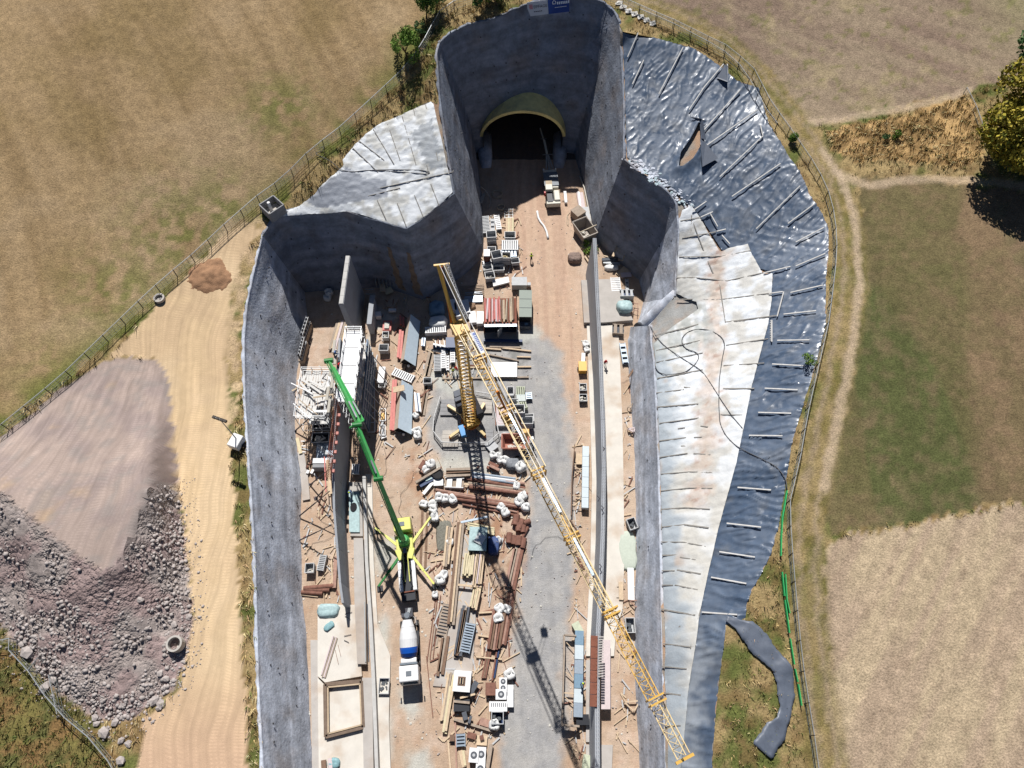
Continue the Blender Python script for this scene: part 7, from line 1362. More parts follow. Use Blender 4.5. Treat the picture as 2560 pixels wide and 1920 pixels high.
for u, v, w_, l_, lab in ((1134, 772, 1.0, 2.2, 'white narrow box left behind the crane head'), (1148, 783, 1.2, 2.8, 'white long box behind the crane mast'), (1163, 776, 1.5, 2.6, 'largest white box behind the crane head')): box_thing('white_box', lab, 'white box', u, v, w_, l_, 1.2, MATS['white_paint'], R(10))
t = box_thing('skip_container', 'dark blue refuse container left of the crane mast', 'container', 1133, 868, 2.2, 1.9, 1.5, M_navy); 
t = box_thing('generator', 'rounded yellow generator trailer beside the haul road', 'generator', 1455, 924, 1.25, 1.7, 1.15, mat('generator_yellow', C(244,190,84), rough=.4, var=.05)); B().bar((0, .8, .3), (0, 2.1, .25), .1).obj('drawbar', M_galv, t); wheels(t, (-.7, .7), (0,), .28, .16)
t = box_thing('plant_trailer', 'pale compressor trailer beside the shaded tall scaffold', 'compressor', 917, 895, 1.5, 3.0, 1.5, mat('compressor_cream', C(224,212,204), rough=.5, var=.05), R(1)); B().box(0, 1.15, 1.6, 1.1, .4, .04).obj('vent', M_boxd, t); B().box(-.05, .6, 1.6, .7, .6, .03).obj('grille', MATS['hatch_grey'], t); B().bar((0, 1.5, .4), (0, 2.6, .35), .12).obj('drawbar', M_galv, t); wheels(t, (-.85, .85), (0,), .33, .2)
box_thing('white_trailer', 'narrow white trailer in the left lane', 'trailer', 956, 945, 1.0, 2.9, 1.1, MATS['white_paint'], R(-2)); box_thing('white_box', 'white flat topped box at the foot of the tall scaffold', 'white box', 926, 985, 1.1, 3.2, .8, MATS['white_paint']); box_thing('white_cabinet', 'small white cabinet near the shade edge of the left recess', 'cabinet', 948, 795, .9, .9, 1.2, MATS['white_paint'], R(8))
t = box_thing('red_cart', 'red rimmed cart with white content in the left lane', 'cart', 969, 818, 1.4, 1.9, .5, M_pinkp); B().box(0, -.1, .59, .8, 1.2, .25).obj('load', M_contents[0], t); box_thing('long_white_beam', 'white box beam standing at the haul road edge', 'beam', 1457, 918 - 4 - 150 + 180 - 40, .55, 2.4, .7, MATS['white_paint'], R(-5))
p = P(1260, 924, .55); t = thing('raised_white_panel', 'bright white flat panel raised on sleepers over the gravel', 'panel', (p.x, p.y, 0)); B().box(0, 0, .5, 4.3, 2.75, .12).obj('sheet', MATS['white_paint'], t)
for sx in (-1.9, 0, 1.9): B().box(sx, 0, .25, .15, 2.6, .25).obj('bearer', M_woodg, t)
p = P(1258, 1040, 0); t = thing('flat_rack', 'pinkish flat rack with white frame left of the crane boxes', 'flat rack', (p.x, p.y, 0), R(2)); B().box(0, 0, .2, 2.2, 3.6, .25).obj('deck', MATS['pink_board'], t); B().box(-1.2, 0, .1, .18, 3.9, .7).obj('side', M_rustd, t); B().box(0, -1.9, .1, 2.4, .2, .6).obj('end_beam', M_box, t)
for k in range(4): B().box(-.1, -1.4 + k * .25, .452, 1.5, .06, .04).obj('lashing', MATS['white_paint'], t)
def skip(label, u, v, w, l, h, m, rz=0, fillm=None, bar=False):
    p = P(u, v, 0); t = thing('skip', label, 'skip', (p.x, p.y, 0), rz); k = .8
    o = [(-w / 2, -l / 2), (w / 2, -l / 2), (w / 2, l / 2), (-w / 2, l / 2)]; V = [(x * k, y * k, .1) for x, y in o] + [(x, y, h) for x, y in o] + [(x * .93, y * .93, h) for x, y in o] + [(x * k * .92, y * k * .92, .2) for x, y in o]
    F = [(3, 2, 1, 0)] + [(i, (i + 1) % 4, 4 + (i + 1) % 4, 4 + i) for i in range(4)] + [(4 + i, 4 + (i + 1) % 4, 8 + (i + 1) % 4, 8 + i) for i in range(4)] + [(8 + i, 8 + (i + 1) % 4, 12 + (i + 1) % 4, 12 + i) for i in range(4)] + [(12, 13, 14, 15)]
    B().add(V, F).obj('tub', m, t); rb = B()
    for i in range(4): rb.bar((*o[i], h), (*o[(i + 1) % 4], h), .14)
    rb.obj('rim', m, t); c = B(); r_ = random.Random(9)
    for q in range(10): c.box(r_.uniform(-.25, .25) * w, r_.uniform(-.3, .1) * l, .22, r_.uniform(.2, .9), r_.uniform(.1, .6), r_.uniform(.1, .5), r_.uniform(0, 3))
    tag(c.obj('debris', fillm or M_contents[0], t), kind='stuff')
    if bar: B().bar((-w / 2, -l * .15, h + .05), (w / 2 + 1.0, -l * .15, h + .25), .14).obj('cross_bar', M_cable, t)
    return t
skip('rust red skip with debris below the hook block', 1288, 1112, 4.2, 2.4, 1.5, mat('skip_rust', C(190,130,112), rough=.8, var=.2, scale=1.5)); skip('grey brown tipper skip standing against the right portal wall', 1460, 588, 2.9, 4.2, 2.2, mat('skip_grey', C(176,166,156), rough=.7, var=.12), R(27), bar=True)
t = box_thing('square_bin', 'square wooden topped bin beside the tipper skip', 'bin', 1444, 543, 2.0, 2.0, 1.7, M_woodg, R(38)); t = box_thing('tilted_sheet', 'ribbed pale sheet stack against the right portal wall', 'sheet stack', 1464, 545, 1.2, 3.4, 1.0, M_box, R(5))
pile('pink_panel', 'long pink and white panel lying at the right portal wall', 'panel', [(1449, 482, 1456, 526, .2, 1.2, .3, MATS['pink_board']), (1446, 480, 1452, 528, .5, .35, .3, MATS['white_paint'])]); pile('site_post', 'white post with cross foot standing right of the drilling rig', 'post', [(1412, 480, 1415, 508, .1, .5, .5, MATS['white_paint']), (1406, 502, 1420, 500, .1, .12, .1, M_woodg)])
p = P(1218, 655, 0); t = thing('rust_tank', 'rust red upright tank with white lid beside the portal wall', 'tank', (p.x, p.y, 0)); B().lathe([(.55, 0), (.6, .3), (.6, 2.1), (.5, 2.3)], 14).obj('tank', M_rust, t); B().box(0, .1, 2.3, 1.1, 1.5, .25).obj('lid', MATS['white_paint'], t)
# gabled shutters
def gabled(label, corners, h, u_r):
    a, b, c, d = [P(u, v, 0) for u, v in corners]   # near left, near right, far right, far left
    t = thing('gabled_shutter', label, 'formwork carriage', (a.x, a.y, 0)); o = a; r0 = (a + (b - a) * u_r) + Vector((0, 0, h)) - o; r1 = (d + (c - d) * u_r) + Vector((0, 0, h)) - o; a, b, c, d = a - o, b - o, c - o, d - o; up = Vector((0, 0, .9)); n = 5
    for k in range(n):
        s0, s1 = k / n, (k + .995) / n
        B().add([a.lerp(d, s0) + up, a.lerp(d, s1) + up, r0.lerp(r1, s1), r0.lerp(r1, s0)] + [a.lerp(d, s0) + up - Vector((0, 0, .1)), a.lerp(d, s1) + up - Vector((0, 0, .1)), r0.lerp(r1, s1) - Vector((0, 0, .1)), r0.lerp(r1, s0) - Vector((0, 0, .1))], [(3, 2, 1, 0), (4, 5, 6, 7), (0, 1, 5, 4), (1, 2, 6, 5), (2, 3, 7, 6), (3, 0, 4, 7)]).obj('side_panel', mat('panel_cream', C(222,204,184), rough=.7, var=.08), t)
        B().add([r0.lerp(r1, s0), r0.lerp(r1, s1), b.lerp(c, s1) + up * .7, b.lerp(c, s0) + up * .7] + [q - Vector((0, 0, .1)) for q in (r0.lerp(r1, s0), r0.lerp(r1, s1), b.lerp(c, s1) + up * .7, b.lerp(c, s0) + up * .7)], [(3, 2, 1, 0), (4, 5, 6, 7), (0, 1, 5, 4), (1, 2, 6, 5), (2, 3, 7, 6), (3, 0, 4, 7)]).obj('sheet_panel', mat('panel_bluegrey', C(204,220,232), rough=.5, var=.06), t)
    e = .25
    for (p_, q_, r_) in ((a, b, r0), (d, c, r1)):
        p2, q2, r2 = [x_ + ((d - a).normalized() * (e if p_ is a else -e)) for x_ in (p_, q_, r_)]; B().add([p2 + up * .1, q2 + up * .1, q2 + up * .65, r2 - Vector((0, 0, .15)), p2 + up * .9], [(0, 1, 2, 3, 4)]).obj('end_frame', M_dark, t)
    for k in range(4): q = a.lerp(d, (k + .5) / 4); w_ = b.lerp(c, (k + .5) / 4); B().bar(q + up * .15, w_ + up * .15, .2).obj('sill_beam', M_woodg, t)
    B().lathe([(.18, 0), (.22, .3), (.1, .55)], 8, tuple(a.lerp(b, .55) + up * .6 - (d - a).normalized() * .3)).obj('hook_weight', MATS['white_paint'], t)
gabled('upper gabled shutter with cream side and blue grey sheet side', [(1003,912),(1040,920),(1052,808),(1021,802)], 2.3, .32); gabled('lower gabled shutter with cream side and blue grey sheet side, wood panel on it', [(987,1082),(1030,1090),(1034,970),(998,965)], 2.3, .30)
tag(B().bar(P(983, 975, 2.6), P(1011, 969, 2.9), 1.0, .12).obj('wood_panel', M_wood), 'pale wooden panel resting across the ridge of the lower gabled shutter', 'panel')
# pieces in the left recess and lane
pile('white_ladder', 'white ladder frame along the lane beside the tall scaffold', 'frame', [(936, 958, 937, 1080, .5, .14, .14, MATS['white_paint'])] + [(920, 960 + k * 24, 937, 960 + k * 24, .5, .1, .1, MATS['white_paint']) for k in range(6)]); pile('cable_reel_cart', 'white framed cart with yellow parts, upper of two in the left lane', 'cart', [(950, 1022, 950, 1052, .6, .12, .12, MATS['white_paint']), (964, 1022, 964, 1052, .6, .12, .12, MATS['white_paint']), (950, 1022, 964, 1022, .6, .12, .12, MATS['white_paint']), (950, 1052, 964, 1052, .6, .12, .12, MATS['white_paint']), (958, 1034, 957, 1050, .3, .5, .4, MATS['generator_yellow'])])
pile('cable_reel_cart', 'white framed cart, lower of two in the left lane', 'cart', [(949, 1063, 949, 1088, .6, .12, .12, MATS['white_paint']), (963, 1063, 963, 1088, .6, .12, .12, MATS['white_paint']), (949, 1063, 963, 1063, .6, .12, .12, MATS['white_paint']), (949, 1088, 963, 1088, .6, .12, .12, MATS['white_paint']), (956, 1050, 957, 1090, .3, .4, .3, M_box), (953, 1096, 966, 1091, .2, .3, .3, MATS['white_paint'])])
pile('plywood_sheets', 'brown plywood sheets leaning in the shaded left recess', 'plywood', [(957, 729, 955, 696, .8, 1.0, .15, M_wood), (975, 733, 968, 720, .6, 1.4, .15, M_woody)]); pile('plywood_sheets', 'beige board with red stripe on white blocks near the shade edge', 'board', [(974, 768, 988, 742, .8, 1.4, .15, M_woodg), (972, 776, 990, 776, .3, .5, .5, MATS['white_paint']), (982, 762, 984, 748, .97, .15, .04, M_rustd)])
pile('steel_racks', 'pale steel racks standing against the shaded recess wall', 'racks', [(940 + k * 9, 712, 940 + k * 9, 698, .8, .12, 1.4, M_galv) for k in range(6)]); pile('trestle', 'pale trestle table in the shade behind the tall wall panel', 'trestle', [(912, 723, 935, 723, 1.0, .12, .1, M_galv), (913, 735, 938, 735, 1.0, .12, .1, M_galv), (925, 742, 938, 742, .8, .8, .1, M_box)])
pile('tripod_scrap', 'brown bundle of rods with white shoes beside the left shotcrete wall', 'scrap', [(766, 1170, 780, 1152, .3, .3, .2, M_rustd), (770, 1152, 776, 1180, .4, .12, .1, M_wood), (784, 1170, 789, 1156, .3, .5, .3, M_woodd), (768, 1184, 772, 1176, .2, .4, .3, MATS['white_paint']), (778, 1184, 784, 1174, .2, .4, .3, MATS['white_paint'])])
pile('yellow_plank', 'yellow plank with white frame at the foot of the left shotcrete wall', 'plank', [(743, 1095, 752, 1134, .3, .5, .2, M_woody), (752, 1103, 762, 1103, .3, .15, .1, MATS['white_paint']), (754, 1115, 764, 1115, .3, .15, .1, MATS['white_paint']), (755, 1130, 765, 1130, .3, .15, .1, MATS['white_paint'])])
p = P(814, 1128, .6); t = thing('corrugated_tray', 'grey sheet metal tray with corrugated corner left of the trough wall', 'tray', (p.x, p.y, 0), R(4)); B().box(0, 0, .2, 2.7, 2.7, .7).obj('tray', M_steel, t); B().bar((-1.2, 1.0, .95), (.9, -1.2, .95), .5, .1).obj('crease', M_box, t)
for k in range(9): B().box(-.4 + k * .18, 1.0 - k * .18, .91, .5, .06, .05, R(-45)).obj('corrugation', M_boxd, t)
p = P(812, 1168, 0); t = thing('white_tank_box', 'white topped grey tank with a pink strut and a pale plank across it', 'tank', (p.x, p.y, 0)); B().box(0, 0, .1, 2.8, 1.6, 1.7).obj('tank', M_concd, t, bevel=.1); B().box(0, .3, 1.82, 2.8, .8, .1).obj('top', MATS['white_paint'], t)
pile('pale_plank', 'long pale plank and red strut running along the left trough wall', 'plank', [(819, 1150, 826, 1235, 1.9, .55, .15, M_wood), (811, 1142, 815, 1230, 1.9, .16, .15, M_pinkp)]); 
pile('white_strip', 'pale plastic covered strip at the foot of the left shotcrete wall', 'strip', [(752, 1130, 760, 1180, .05, 1.0, .2, MATS['slab_grey']), (760, 1180, 766, 1250, .05, 1.1, .2, MATS['slab_grey'])])
w = [P(872, 1228, .75), P(898, 1228, .75), P(899, 1330, .75), P(873, 1330, .75)]; tag(B().prism([(q.x, q.y) for q in w], .55, .72).obj('turquoise_sheet', M_tealt), 'long turquoise sheet lying between the left trough walls', 'sheet')
tag(B().lathe([(.5, 0), (.5, .08)], 14, tuple(P(884, 1268, .74)), None, 1.4).obj('manhole', M_dark), 'black oval opening in the long turquoise sheet', 'opening')
slatted(880, 1175, 900, 1175, 1.6, .5, 4, 'white trestle frame at the upper end of the turquoise sheet', z=.5); pile('rail_pair', 'pair of thin dark rails on the grey channel slab', 'rails', [(918, 1510, 922, 1655, 1.55, .1, .3, M_boxd), (911, 1505, 914, 1655, 1.0, .1, .15, M_galv)])
for k, (u, v) in enumerate([(1500,985),(1505,1115),(1503,1264),(1498,1410),(1493,1180+60)]): tag(B().tube([P(u, v, 5.6), P(u + 6, v + 6, 5.8), P(u + 2, v + 14, 5.6)], .06, 5).obj('lifting_loop', M_prop), ['topmost', 'second', 'third', 'lowest', 'fourth'][k] + ' dark steel loop on the crown of the right trough wall', 'steel loop')
# pink scaffold timbers on the white slab
pile('plank_bundle', 'bundle of thin pinkish planks lying on the lower left white slab', 'planks', par(803, 1690, 834, 1590, 4, 3, 2, .65, .18, .1, [MATS['pink_board'], M_woodg], 4)); pile('rebar_scrap', 'thin bent bars scattered on the lower left white slab', 'bars', [(862, 1535, 880, 1530, .7, .06, .05, M_prop), (862, 1540, 876, 1548, .7, .06, .05, M_prop), (860, 1590, 878, 1586, .7, .06, .05, M_prop), (860, 1600, 872, 1606, .7, .06, .05, M_prop), (838, 1625, 846, 1660, .7, .05, .05, M_rustd), (845, 1612, 852, 1640, .7, .05, .05, M_rustd)])
pile('board_box', 'orange brown framed boards at the bottom edge on the white slab', 'boards', [(809, 1900, 813, 1990, .7, .6, .3, M_woodd), (825, 1895, 829, 1950, .7, .5, .3, MATS['pink_board'])])
# long item row on the left of the right trough wall
p0, p1 = P(1459, 1120, .8), P(1457, 1275, .8)
def tray_long(label, u0, v0, u1, v1, w, h, ms, n): return pile('long_tray', label, 'formwork girder', [(u0 + (u1 - u0) * k / n, v0 + (v1 - v0) * k / n, u0 + (u1 - u0) * (k + .97) / n, v0 + (v1 - v0) * (k + .97) / n, .4, w, h, ms[k % len(ms)]) for k in range(n)], 'segment')
tray_long('long pale blue formwork girder beside the right trough wall, upper one', 1464, 1118, 1462, 1272, 1.0, .8, [mat('pale_blue', C(212,224,230), rough=.5, var=.06)], 6); pile('timber_rack', 'thin timber frame fence left of the upper long girder', 'timber frame', [(1437, 1112, 1430, 1190, .8, .12, .6, M_woodd), (1430, 1190, 1428, 1290, .8, .12, .6, M_woodd), (1425, 1300, 1450, 1338, .8, .14, .6, M_woodd), (1431, 1160, 1455, 1160, .7, .12, .1, M_wood), (1430, 1238, 1452, 1240, .7, .1, .1, M_wood), (1429, 1262, 1453, 1264, .7, .1, .1, M_wood), (1427, 1302, 1455, 1304, .7, .1, .1, M_wood), (1436, 1165, 1455, 1178, .5, .1, .1, M_wood)])
def rect_frame(label, us, name='timber_rack'):
    return pile(name, label, 'timber frame', us)
rect_frame('large rectangular timber frame left of the lower long girder', [(1410, 1588, 1440, 1590, .8, .2, .7, M_woodg), (1410, 1588, 1410, 1640, .8, .25, .7, M_woodg), (1410, 1640, 1405, 1810, .8, .2, .7, M_woodg), (1403, 1812, 1448, 1816, .8, .25, .9, M_woodg), (1408, 1732, 1438, 1734, .6, .15, .15, M_wood), (1416, 1606, 1436, 1628, .5, .1, .1, M_wood), (1414, 1680, 1436, 1700, .5, .1, .1, M_wood), (1412, 1742, 1434, 1762, .5, .1, .1, M_wood)])
gb = pile('wrapped_girder', 'long grey sheeted girder beside the right trough wall, lower one', 'wrapped girder', [(1448 - k * .6, 1578 + k * 36, 1448 - (k + 1) * .6, 1578 + (k + .98) * 36, .3, 1.15, 1.0 + .08 * (k % 2), [M_bluet, MATS['pale_blue'], M_steel][k % 3]) for k in range(6)], 'segment'); box_thing('white_box', 'tilted pale green box above the lower long girder', 'white box', 1443, 1572, 1.0, 1.5, .8, MATS['pale_green'], R(28))
box_thing('black_machine', 'black machine block at the lower end of the long grey girder', 'machine', 1455, 1800, 1.6, 1.2, .9, M_blk); box_thing('white_box', 'pale greenish white box at the bottom edge by the right trough wall', 'white box', 1466, 1910, 1.1, 2.0, .9, MATS['pale_green'], R(-12)); box_thing('pallet_chest', 'pale chest between timber frame and upper long girder', 'chest', 1447, 1150, .9, 1.6, .5, M_wood)
t = thing('steel_bins', 'square bin of white scrap by the haul road, upper one', 'bin', P(1456, 972, 0)); t2 = None
bpy.data.objects.remove(t)
make_crate(1.1, 1.2, .6, 1.0, CM[0], M_boxd, 'square bin of white scrap by the haul road, upper of two', 1457, 972, 0); make_crate(1.2, 1.2, .8, 1.0, CM[0], M_boxd, 'square bin of white scrap by the haul road, lower of two', 1457, 1000, 0)
for u, v, lab, k in ((1464, 862, 'white bag beside the narrow ledge of the right trough wall', 1.0), (1466, 876, 'small dusty bag below the white bag on the right ledge', .8)):
    o = dup(bag0, (P(u, v, .3).x, P(u, v, .3).y, .3)); o.scale = (k, k, k * .6); o['label'] = lab
# trestles and triangles on the right
def triangle(label, pts, m, z=.6, w=.12):
    a = P(*pts[0], 0); t = thing('triangular_frame', label, 'steel frame', (a.x, a.y, 0)); q = [P(u, v, z) - a for u, v in pts]
    for i in range(len(q)): B().bar(q[i], q[(i + 1) % len(q)], w).obj('frame_bar', m, t)
    for i in range(0, len(q)): B().bar(q[i] + Vector((0, 0, -z + .02)), q[i], .09).obj('frame_leg', m, t)
triangle('triangular brown steel frame on sand under the jib', [(1574,1502),(1604,1500),(1590,1518)], M_rustp); triangle('white toothed triangular frame near the crane jib end', [(1560,1755),(1600,1752),(1585,1778)], M_wood, .5, .16); triangle('small triangular brace standing at the low inclined wall, upper one', [(1570,1018),(1582,1008),(1577,1020)], M_woodg, .8, .09); triangle('small pinkish brace at the low inclined wall, lower one', [(1570,1072),(1588,1070),(1584,1080)], MATS['pink_board'], .7, .2)
pile('leaning_plank', 'yellow brown plank leaning on the low inclined wall', 'plank', [(1571, 943, 1594, 908, 1.6, .3, .12, M_woodd)]); pile('leaning_plank', 'brown plank leaning on the shaded right recess wall', 'plank', [(1532, 641, 1549, 602, 2.5, .4, .12, M_wood), ]); pile('leaning_plank', 'thin pale plank leaning on the shaded right recess wall', 'plank', [(1556, 652, 1566, 628, 2.0, .2, .1, M_wood)])
pile('plank_heap', 'heap of planks and hoses behind the tip of the right trough wall', 'planks', [(1505, 650, 1545, 648, .3, .6, .4, M_boxd), (1508, 656, 1550, 660, .2, .5, .3, M_galv), (1462, 640, 1478, 664, .2, .3, .2, M_wood), (1466, 636, 1482, 652, .2, .3, .2, M_wood), (1510, 640, 1560, 652, .5, .25, .2, M_wood)]); lump('dusty_bag', 1528, 671, 2.4, 1.1, .6, M_bag, 'pale dusty bag on the ground in the right recess', 'big bag', seed=15); pile('board_sheets', 'pale boards lying at the corner of the shaded right recess', 'boards', [(1548, 690, 1568, 672, .1, 1.6, .1, M_wood), (1552, 688, 1578, 686, .22, 1.0, .08, MATS['pink_board'])])
pile('brown_bench', 'narrow wooden bench on the pale slab near the right sand strip', 'bench', [(1552, 1455, 1553, 1500, .3, .6, .25, M_wood), (1542, 1468, 1562, 1468, .2, .12, .1, M_woodg), (1541, 1495, 1560, 1495, .2, .12, .1, M_woodg)]); pile('white_spill', 'white crumpled cover on sand beside the wooden bench', 'cover', [(1576, 1420, 1578, 1500, .05, .9, .25, MATS['white_paint'])]); pile('stick', 'dark bent plank lying against the low inclined wall near the bottom', 'plank', [(1580, 1632, 1604, 1618, .6, .35, .12, M_rustd)])
pile('wire_rack', 'small rack leaning at the teal covered pallet', 'rack', [(1580, 757, 1596, 760, .6, .08, .08, M_rustp), (1581, 773, 1597, 778, .6, .08, .08, M_rustp), (1586, 756, 1582, 785, .6, .08, .08, M_rustp), (1595, 758, 1593, 786, .6, .08, .08, M_rustp)])
# site boxes near the bottom of the yard
def holed(label, u, v, w, l, h, holes, m, rz=0, hm=None):
    t = box_thing('concrete_block', label, 'concrete block', u, v, w, l, h, m, rz)
    for hx_, hy_, r_ in holes: B().lathe([(r_, 0), (r_, .03)], 16, (hx_, hy_, h + .085)).obj('recess', hm or M_boxd, t); B().lathe([(r_ * .45, 0), (r_ * .45, .05)], 10, (hx_, hy_, h + .12)).obj('hub', M_box, t)
    return t
t = box_thing('pump_house', 'large white square box with open timber lined hatch', 'white box', 1157, 1706, 2.2, 2.5, 1.6, MATS['white_paint'], R(-4)); B().box(-.05, .0, 1.69, 1.0, 1.1, .05).obj('hatch_frame', M_woodd, t); B().box(-.05, .0, 1.745, .7, .8, .03).obj('hatch_opening', M_dark, t)
for k in (-1, 1): B().box(-.05 + k * .18, 0, 1.78, .1, .7, .05).obj('hatch_slat', M_wood, t)
holed('narrow white block with two round dark hollows at the gravel edge', 1258, 1714, .95, 1.7, 1.2, [(0, .4, .33), (0, -.4, .33)], MATS['white_paint']); holed('white block with one oval dark hollow below the narrow one', 1253, 1738, 1.35, 1.2, 1.3, [(0, 0, .42)], MATS['white_paint']); pile('perforated_plates', 'white corrugated plates stacked beside the holed blocks', 'plates', [(1275, 1712, 1275, 1768, .6, .9, .15, MATS['white_paint']), (1223, 1766, 1268, 1766, 1.0, 1.2, .15, MATS['white_paint'])])
for k in range(8): B().box(P(1229 + k * 5, 1762, 1.2).x, P(1229 + k * 5, 1762, 1.2).y, 1.16, .09, .45, .03).obj('plate_slot', M_boxd, bpy.data.objects['perforated_plates'])
for ch in [c for c in bpy.data.objects['perforated_plates'].children if c.name.startswith('plate_slot')]: ch.location = -Vector(bpy.data.objects['perforated_plates'].location)
holed('left of two tall white blocks with oval hollows at the bottom edge', 1186, 1888, 1.15, 1.6, 1.5, [(0, 0, .42)], MATS['white_paint'], R(-4)); holed('right of two tall white blocks with oval hollows at the bottom edge', 1204, 1886, 1.1, 1.6, 1.3, [(0, 0, .42)], MATS['white_paint'], R(-3)); holed('lowest white block with an oval hollow at the bottom edge', 1202, 1922, 1.1, 1.5, 1.4, [(0, 0, .42)], MATS['white_paint'], R(-3))
make_crate(1.5, 1.4, 1.2, .9, CM[2], M_navy, 'dark box of blue scrap under the corrugated plates', 1244, 1796, 0); box_thing('black_box', 'black open box below the large white hatch box', 'black box', 1155, 1764, 2.0, 1.4, .7, M_blk); pile('dark_planks', 'dark tilted panels leaning against the large white hatch box', 'panels', [(1172, 1740, 1192, 1704, .8, .7, .12, M_boxd), (1150, 1745, 1188, 1735, .9, .25, .15, M_wood), (1134, 1753, 1174, 1757, .9, .3, .12, M_woodg)])
pile('steel_trough', 'rusty brown frame box lying near the bottom of the yard', 'steel frame', [(1135, 1798, 1232, 1828, .2, .3, .3, M_woodg), (1178, 1790, 1172, 1808, .6, .35, .3, M_boxd), (1160, 1780, 1165, 1800, .4, .6, .5, M_boxd), (1200, 1802, 1230, 1812, .3, .9, .1, M_rustp)]); slatted(1153, 1868, 1152, 1834, 1.2, .5, 4, 'short stack of green grey channels near the bottom edge', M_steel); box_thing('rust_box', 'rusty square box hanging under the bent pole near the white blocks', 'box', 1227, 1724, 1.3, 1.5, .9, M_rustd)
pile('short_plank_stack', 'pale split planks at the bottom edge', 'planks', [(1151, 1876, 1160, 1918, .2, .5, .3, M_wood), (1158, 1876, 1163, 1914, .3, .3, .3, M_woody)]); pile('flat_pallet', 'pale pallet with brown bag beside the green grey channels', 'pallet', [(1192, 1850, 1218, 1852, .2, 1.1, .25, M_wood), (1203, 1838, 1206, 1850, .5, .5, .3, M_rustd), (1168, 1836, 1190, 1842, .2, .7, .3, M_rustd)]); pile('long_pole', 'long thin poles lying at the bottom edge of the yard', 'poles', [(1120, 1850, 1132, 1990, .1, .2, .15, M_wood), (1138, 1800, 1143, 1990, .1, .2, .15, M_rustp), (1066, 1640, 1082, 1792, .1, .1, .1, M_rustd), (1228, 1860, 1215, 1940, .4, .5, .4, M_woodg)])
box_thing('bucket', 'small brown bucket left of the green grey channels', 'bucket', 1131, 1845, .6, .7, .5, M_woodd); box_thing('blue_box', 'open dark box with teal and white sheeting in the middle of the yard', 'site box', 1196, 1354, 2.5, 3.4, 1.5, mat('dark_teal', C(60,90,100), rough=.5, var=.1), R(-2), roof=M_tealt)
tag(B().bar(P(1194, 1358, 1.75), P(1206, 1336, 1.85), 1.3, .06).obj('loose_sheet', MATS['white_paint']), 'tilted pale panel lying on the teal sheeted box', 'panel'); pile('grey_box_row', 'row of small grey blocks on the edge of the concrete plate', 'blocks', [(1128 + (k % 2) * 8, 1416 + k * 9, 1138 + (k % 2) * 8, 1416 + k * 9, .3, .5, .4, [M_box, M_woodg][k % 2]) for k in range(7)])
pile('navy_trough', 'long dark blue trough with teal sheet left of the girders', 'trough', [(1040, 1208, 1100, 1172, .4, .35, .8, M_woodg), (1048, 1212, 1104, 1182, .2, 1.1, .5, M_navy), (1062, 1197, 1078, 1190, .75, .9, .06, M_tealt)]); tag(B().lathe([(.7, 0), (.85, .05), (.85, .3), (.7, .35), (.55, .2)], 16, tuple(P(1095, 1186, .8))).obj('tyre_ring', MATS['rubber']), 'black tyre lying in the dark blue trough', 'tyre')
tag(B().lathe([(.3, 0), (.4, .05), (.4, .2), (.3, .25)], 14, tuple(P(1293, 1146, 0))).obj('tyre_ring', MATS['rubber']), 'small black tyre beside the rust red skip', 'tyre'); lump('tyre_pile', 1328, 1122, .9, 1.4, .8, M_blk, 'black rubber roll at the right end of the rust red skip', 'rubber roll', seed=16); pile('white_stand', 'white slanted barrier right of the skip', 'barrier', [(1324, 1096, 1340, 1124, .8, .1, .4, MATS['white_paint']), (1326, 1096, 1334, 1094, .5, .5, .1, MATS['white_paint'])])
box_thing('pallet_cover', 'tilted ribbed white plate at the corner of the crane barrier', 'plate', 1229, 1117, 1.5, 1.6, .5, M_box, R(38)); lump('white_sacks', 1262, 1091, 1.5, .9, .6, M_bag, 'white sacks behind the rust red skip', 'sacks', seed=17)
# offcuts and cables lying about
zn = [(pz([(1060,1150),(1310,1180),(1320,1350),(1290,1600),(1270,1860),(1100,1860),(1070,1500)]), 420), (pz([(900,760),(1075,740),(1075,1150),(915,1150)]), 170), (pz([(752,1000),(822,1000),(850,1300),(862,1500),(765,1500)]), 110), (pz([(1215,540),(1300,540),(1310,720),(1210,720)]), 90), (pz([(1440,1100),(1462,1100),(1462,1900),(1425,1900)]), 90), (pz([(1562,900),(1575,900),(1582,1600),(1590,1880),(1540,1880)]), 90), (pz([(1075,850),(1200,860),(1200,960),(1075,960)]), 60)]
ob = [B(), B(), B()]; r_ = random.Random(77)
for poly_, n_ in zn:
    xs0, xs1, ys0, ys1 = min(q[0] for q in poly_), max(q[0] for q in poly_), min(q[1] for q in poly_), max(q[1] for q in poly_); k = 0
    while k < n_:
        a_, b_ = r_.uniform(xs0, xs1), r_.uniform(ys0, ys1)
        if not inside(np.array([a_]), np.array([b_]), poly_)[0]: continue
        k += 1; L_ = r_.choice([.3, .5, .9, 1.6, 2.6]); an = r_.gauss(1.45, .7); ob[r_.choice([0, 0, 1, 2])].bar((a_ - math.cos(an) * L_ / 2, b_ - math.sin(an) * L_ / 2, .08), (a_ + math.cos(an) * L_ / 2, b_ + math.sin(an) * L_ / 2, .08 + r_.uniform(0, .12)), r_.uniform(.06, .22), r_.uniform(.05, .14))
for o_, m_, nm in zip(ob, (M_wood, M_rustd, MATS['barrier_grey']), ('wood_offcuts', 'rusty_offcuts', 'pale_offcuts')): tag(o_.obj(nm, m_), {'wood_offcuts': 'wooden offcuts strewn over the pit floor', 'rusty_offcuts': 'rusty steel offcuts strewn over the pit floor', 'pale_offcuts': 'pale metal offcuts strewn over the pit floor'}[nm], None, None, 'stuff')
cb_ = B()
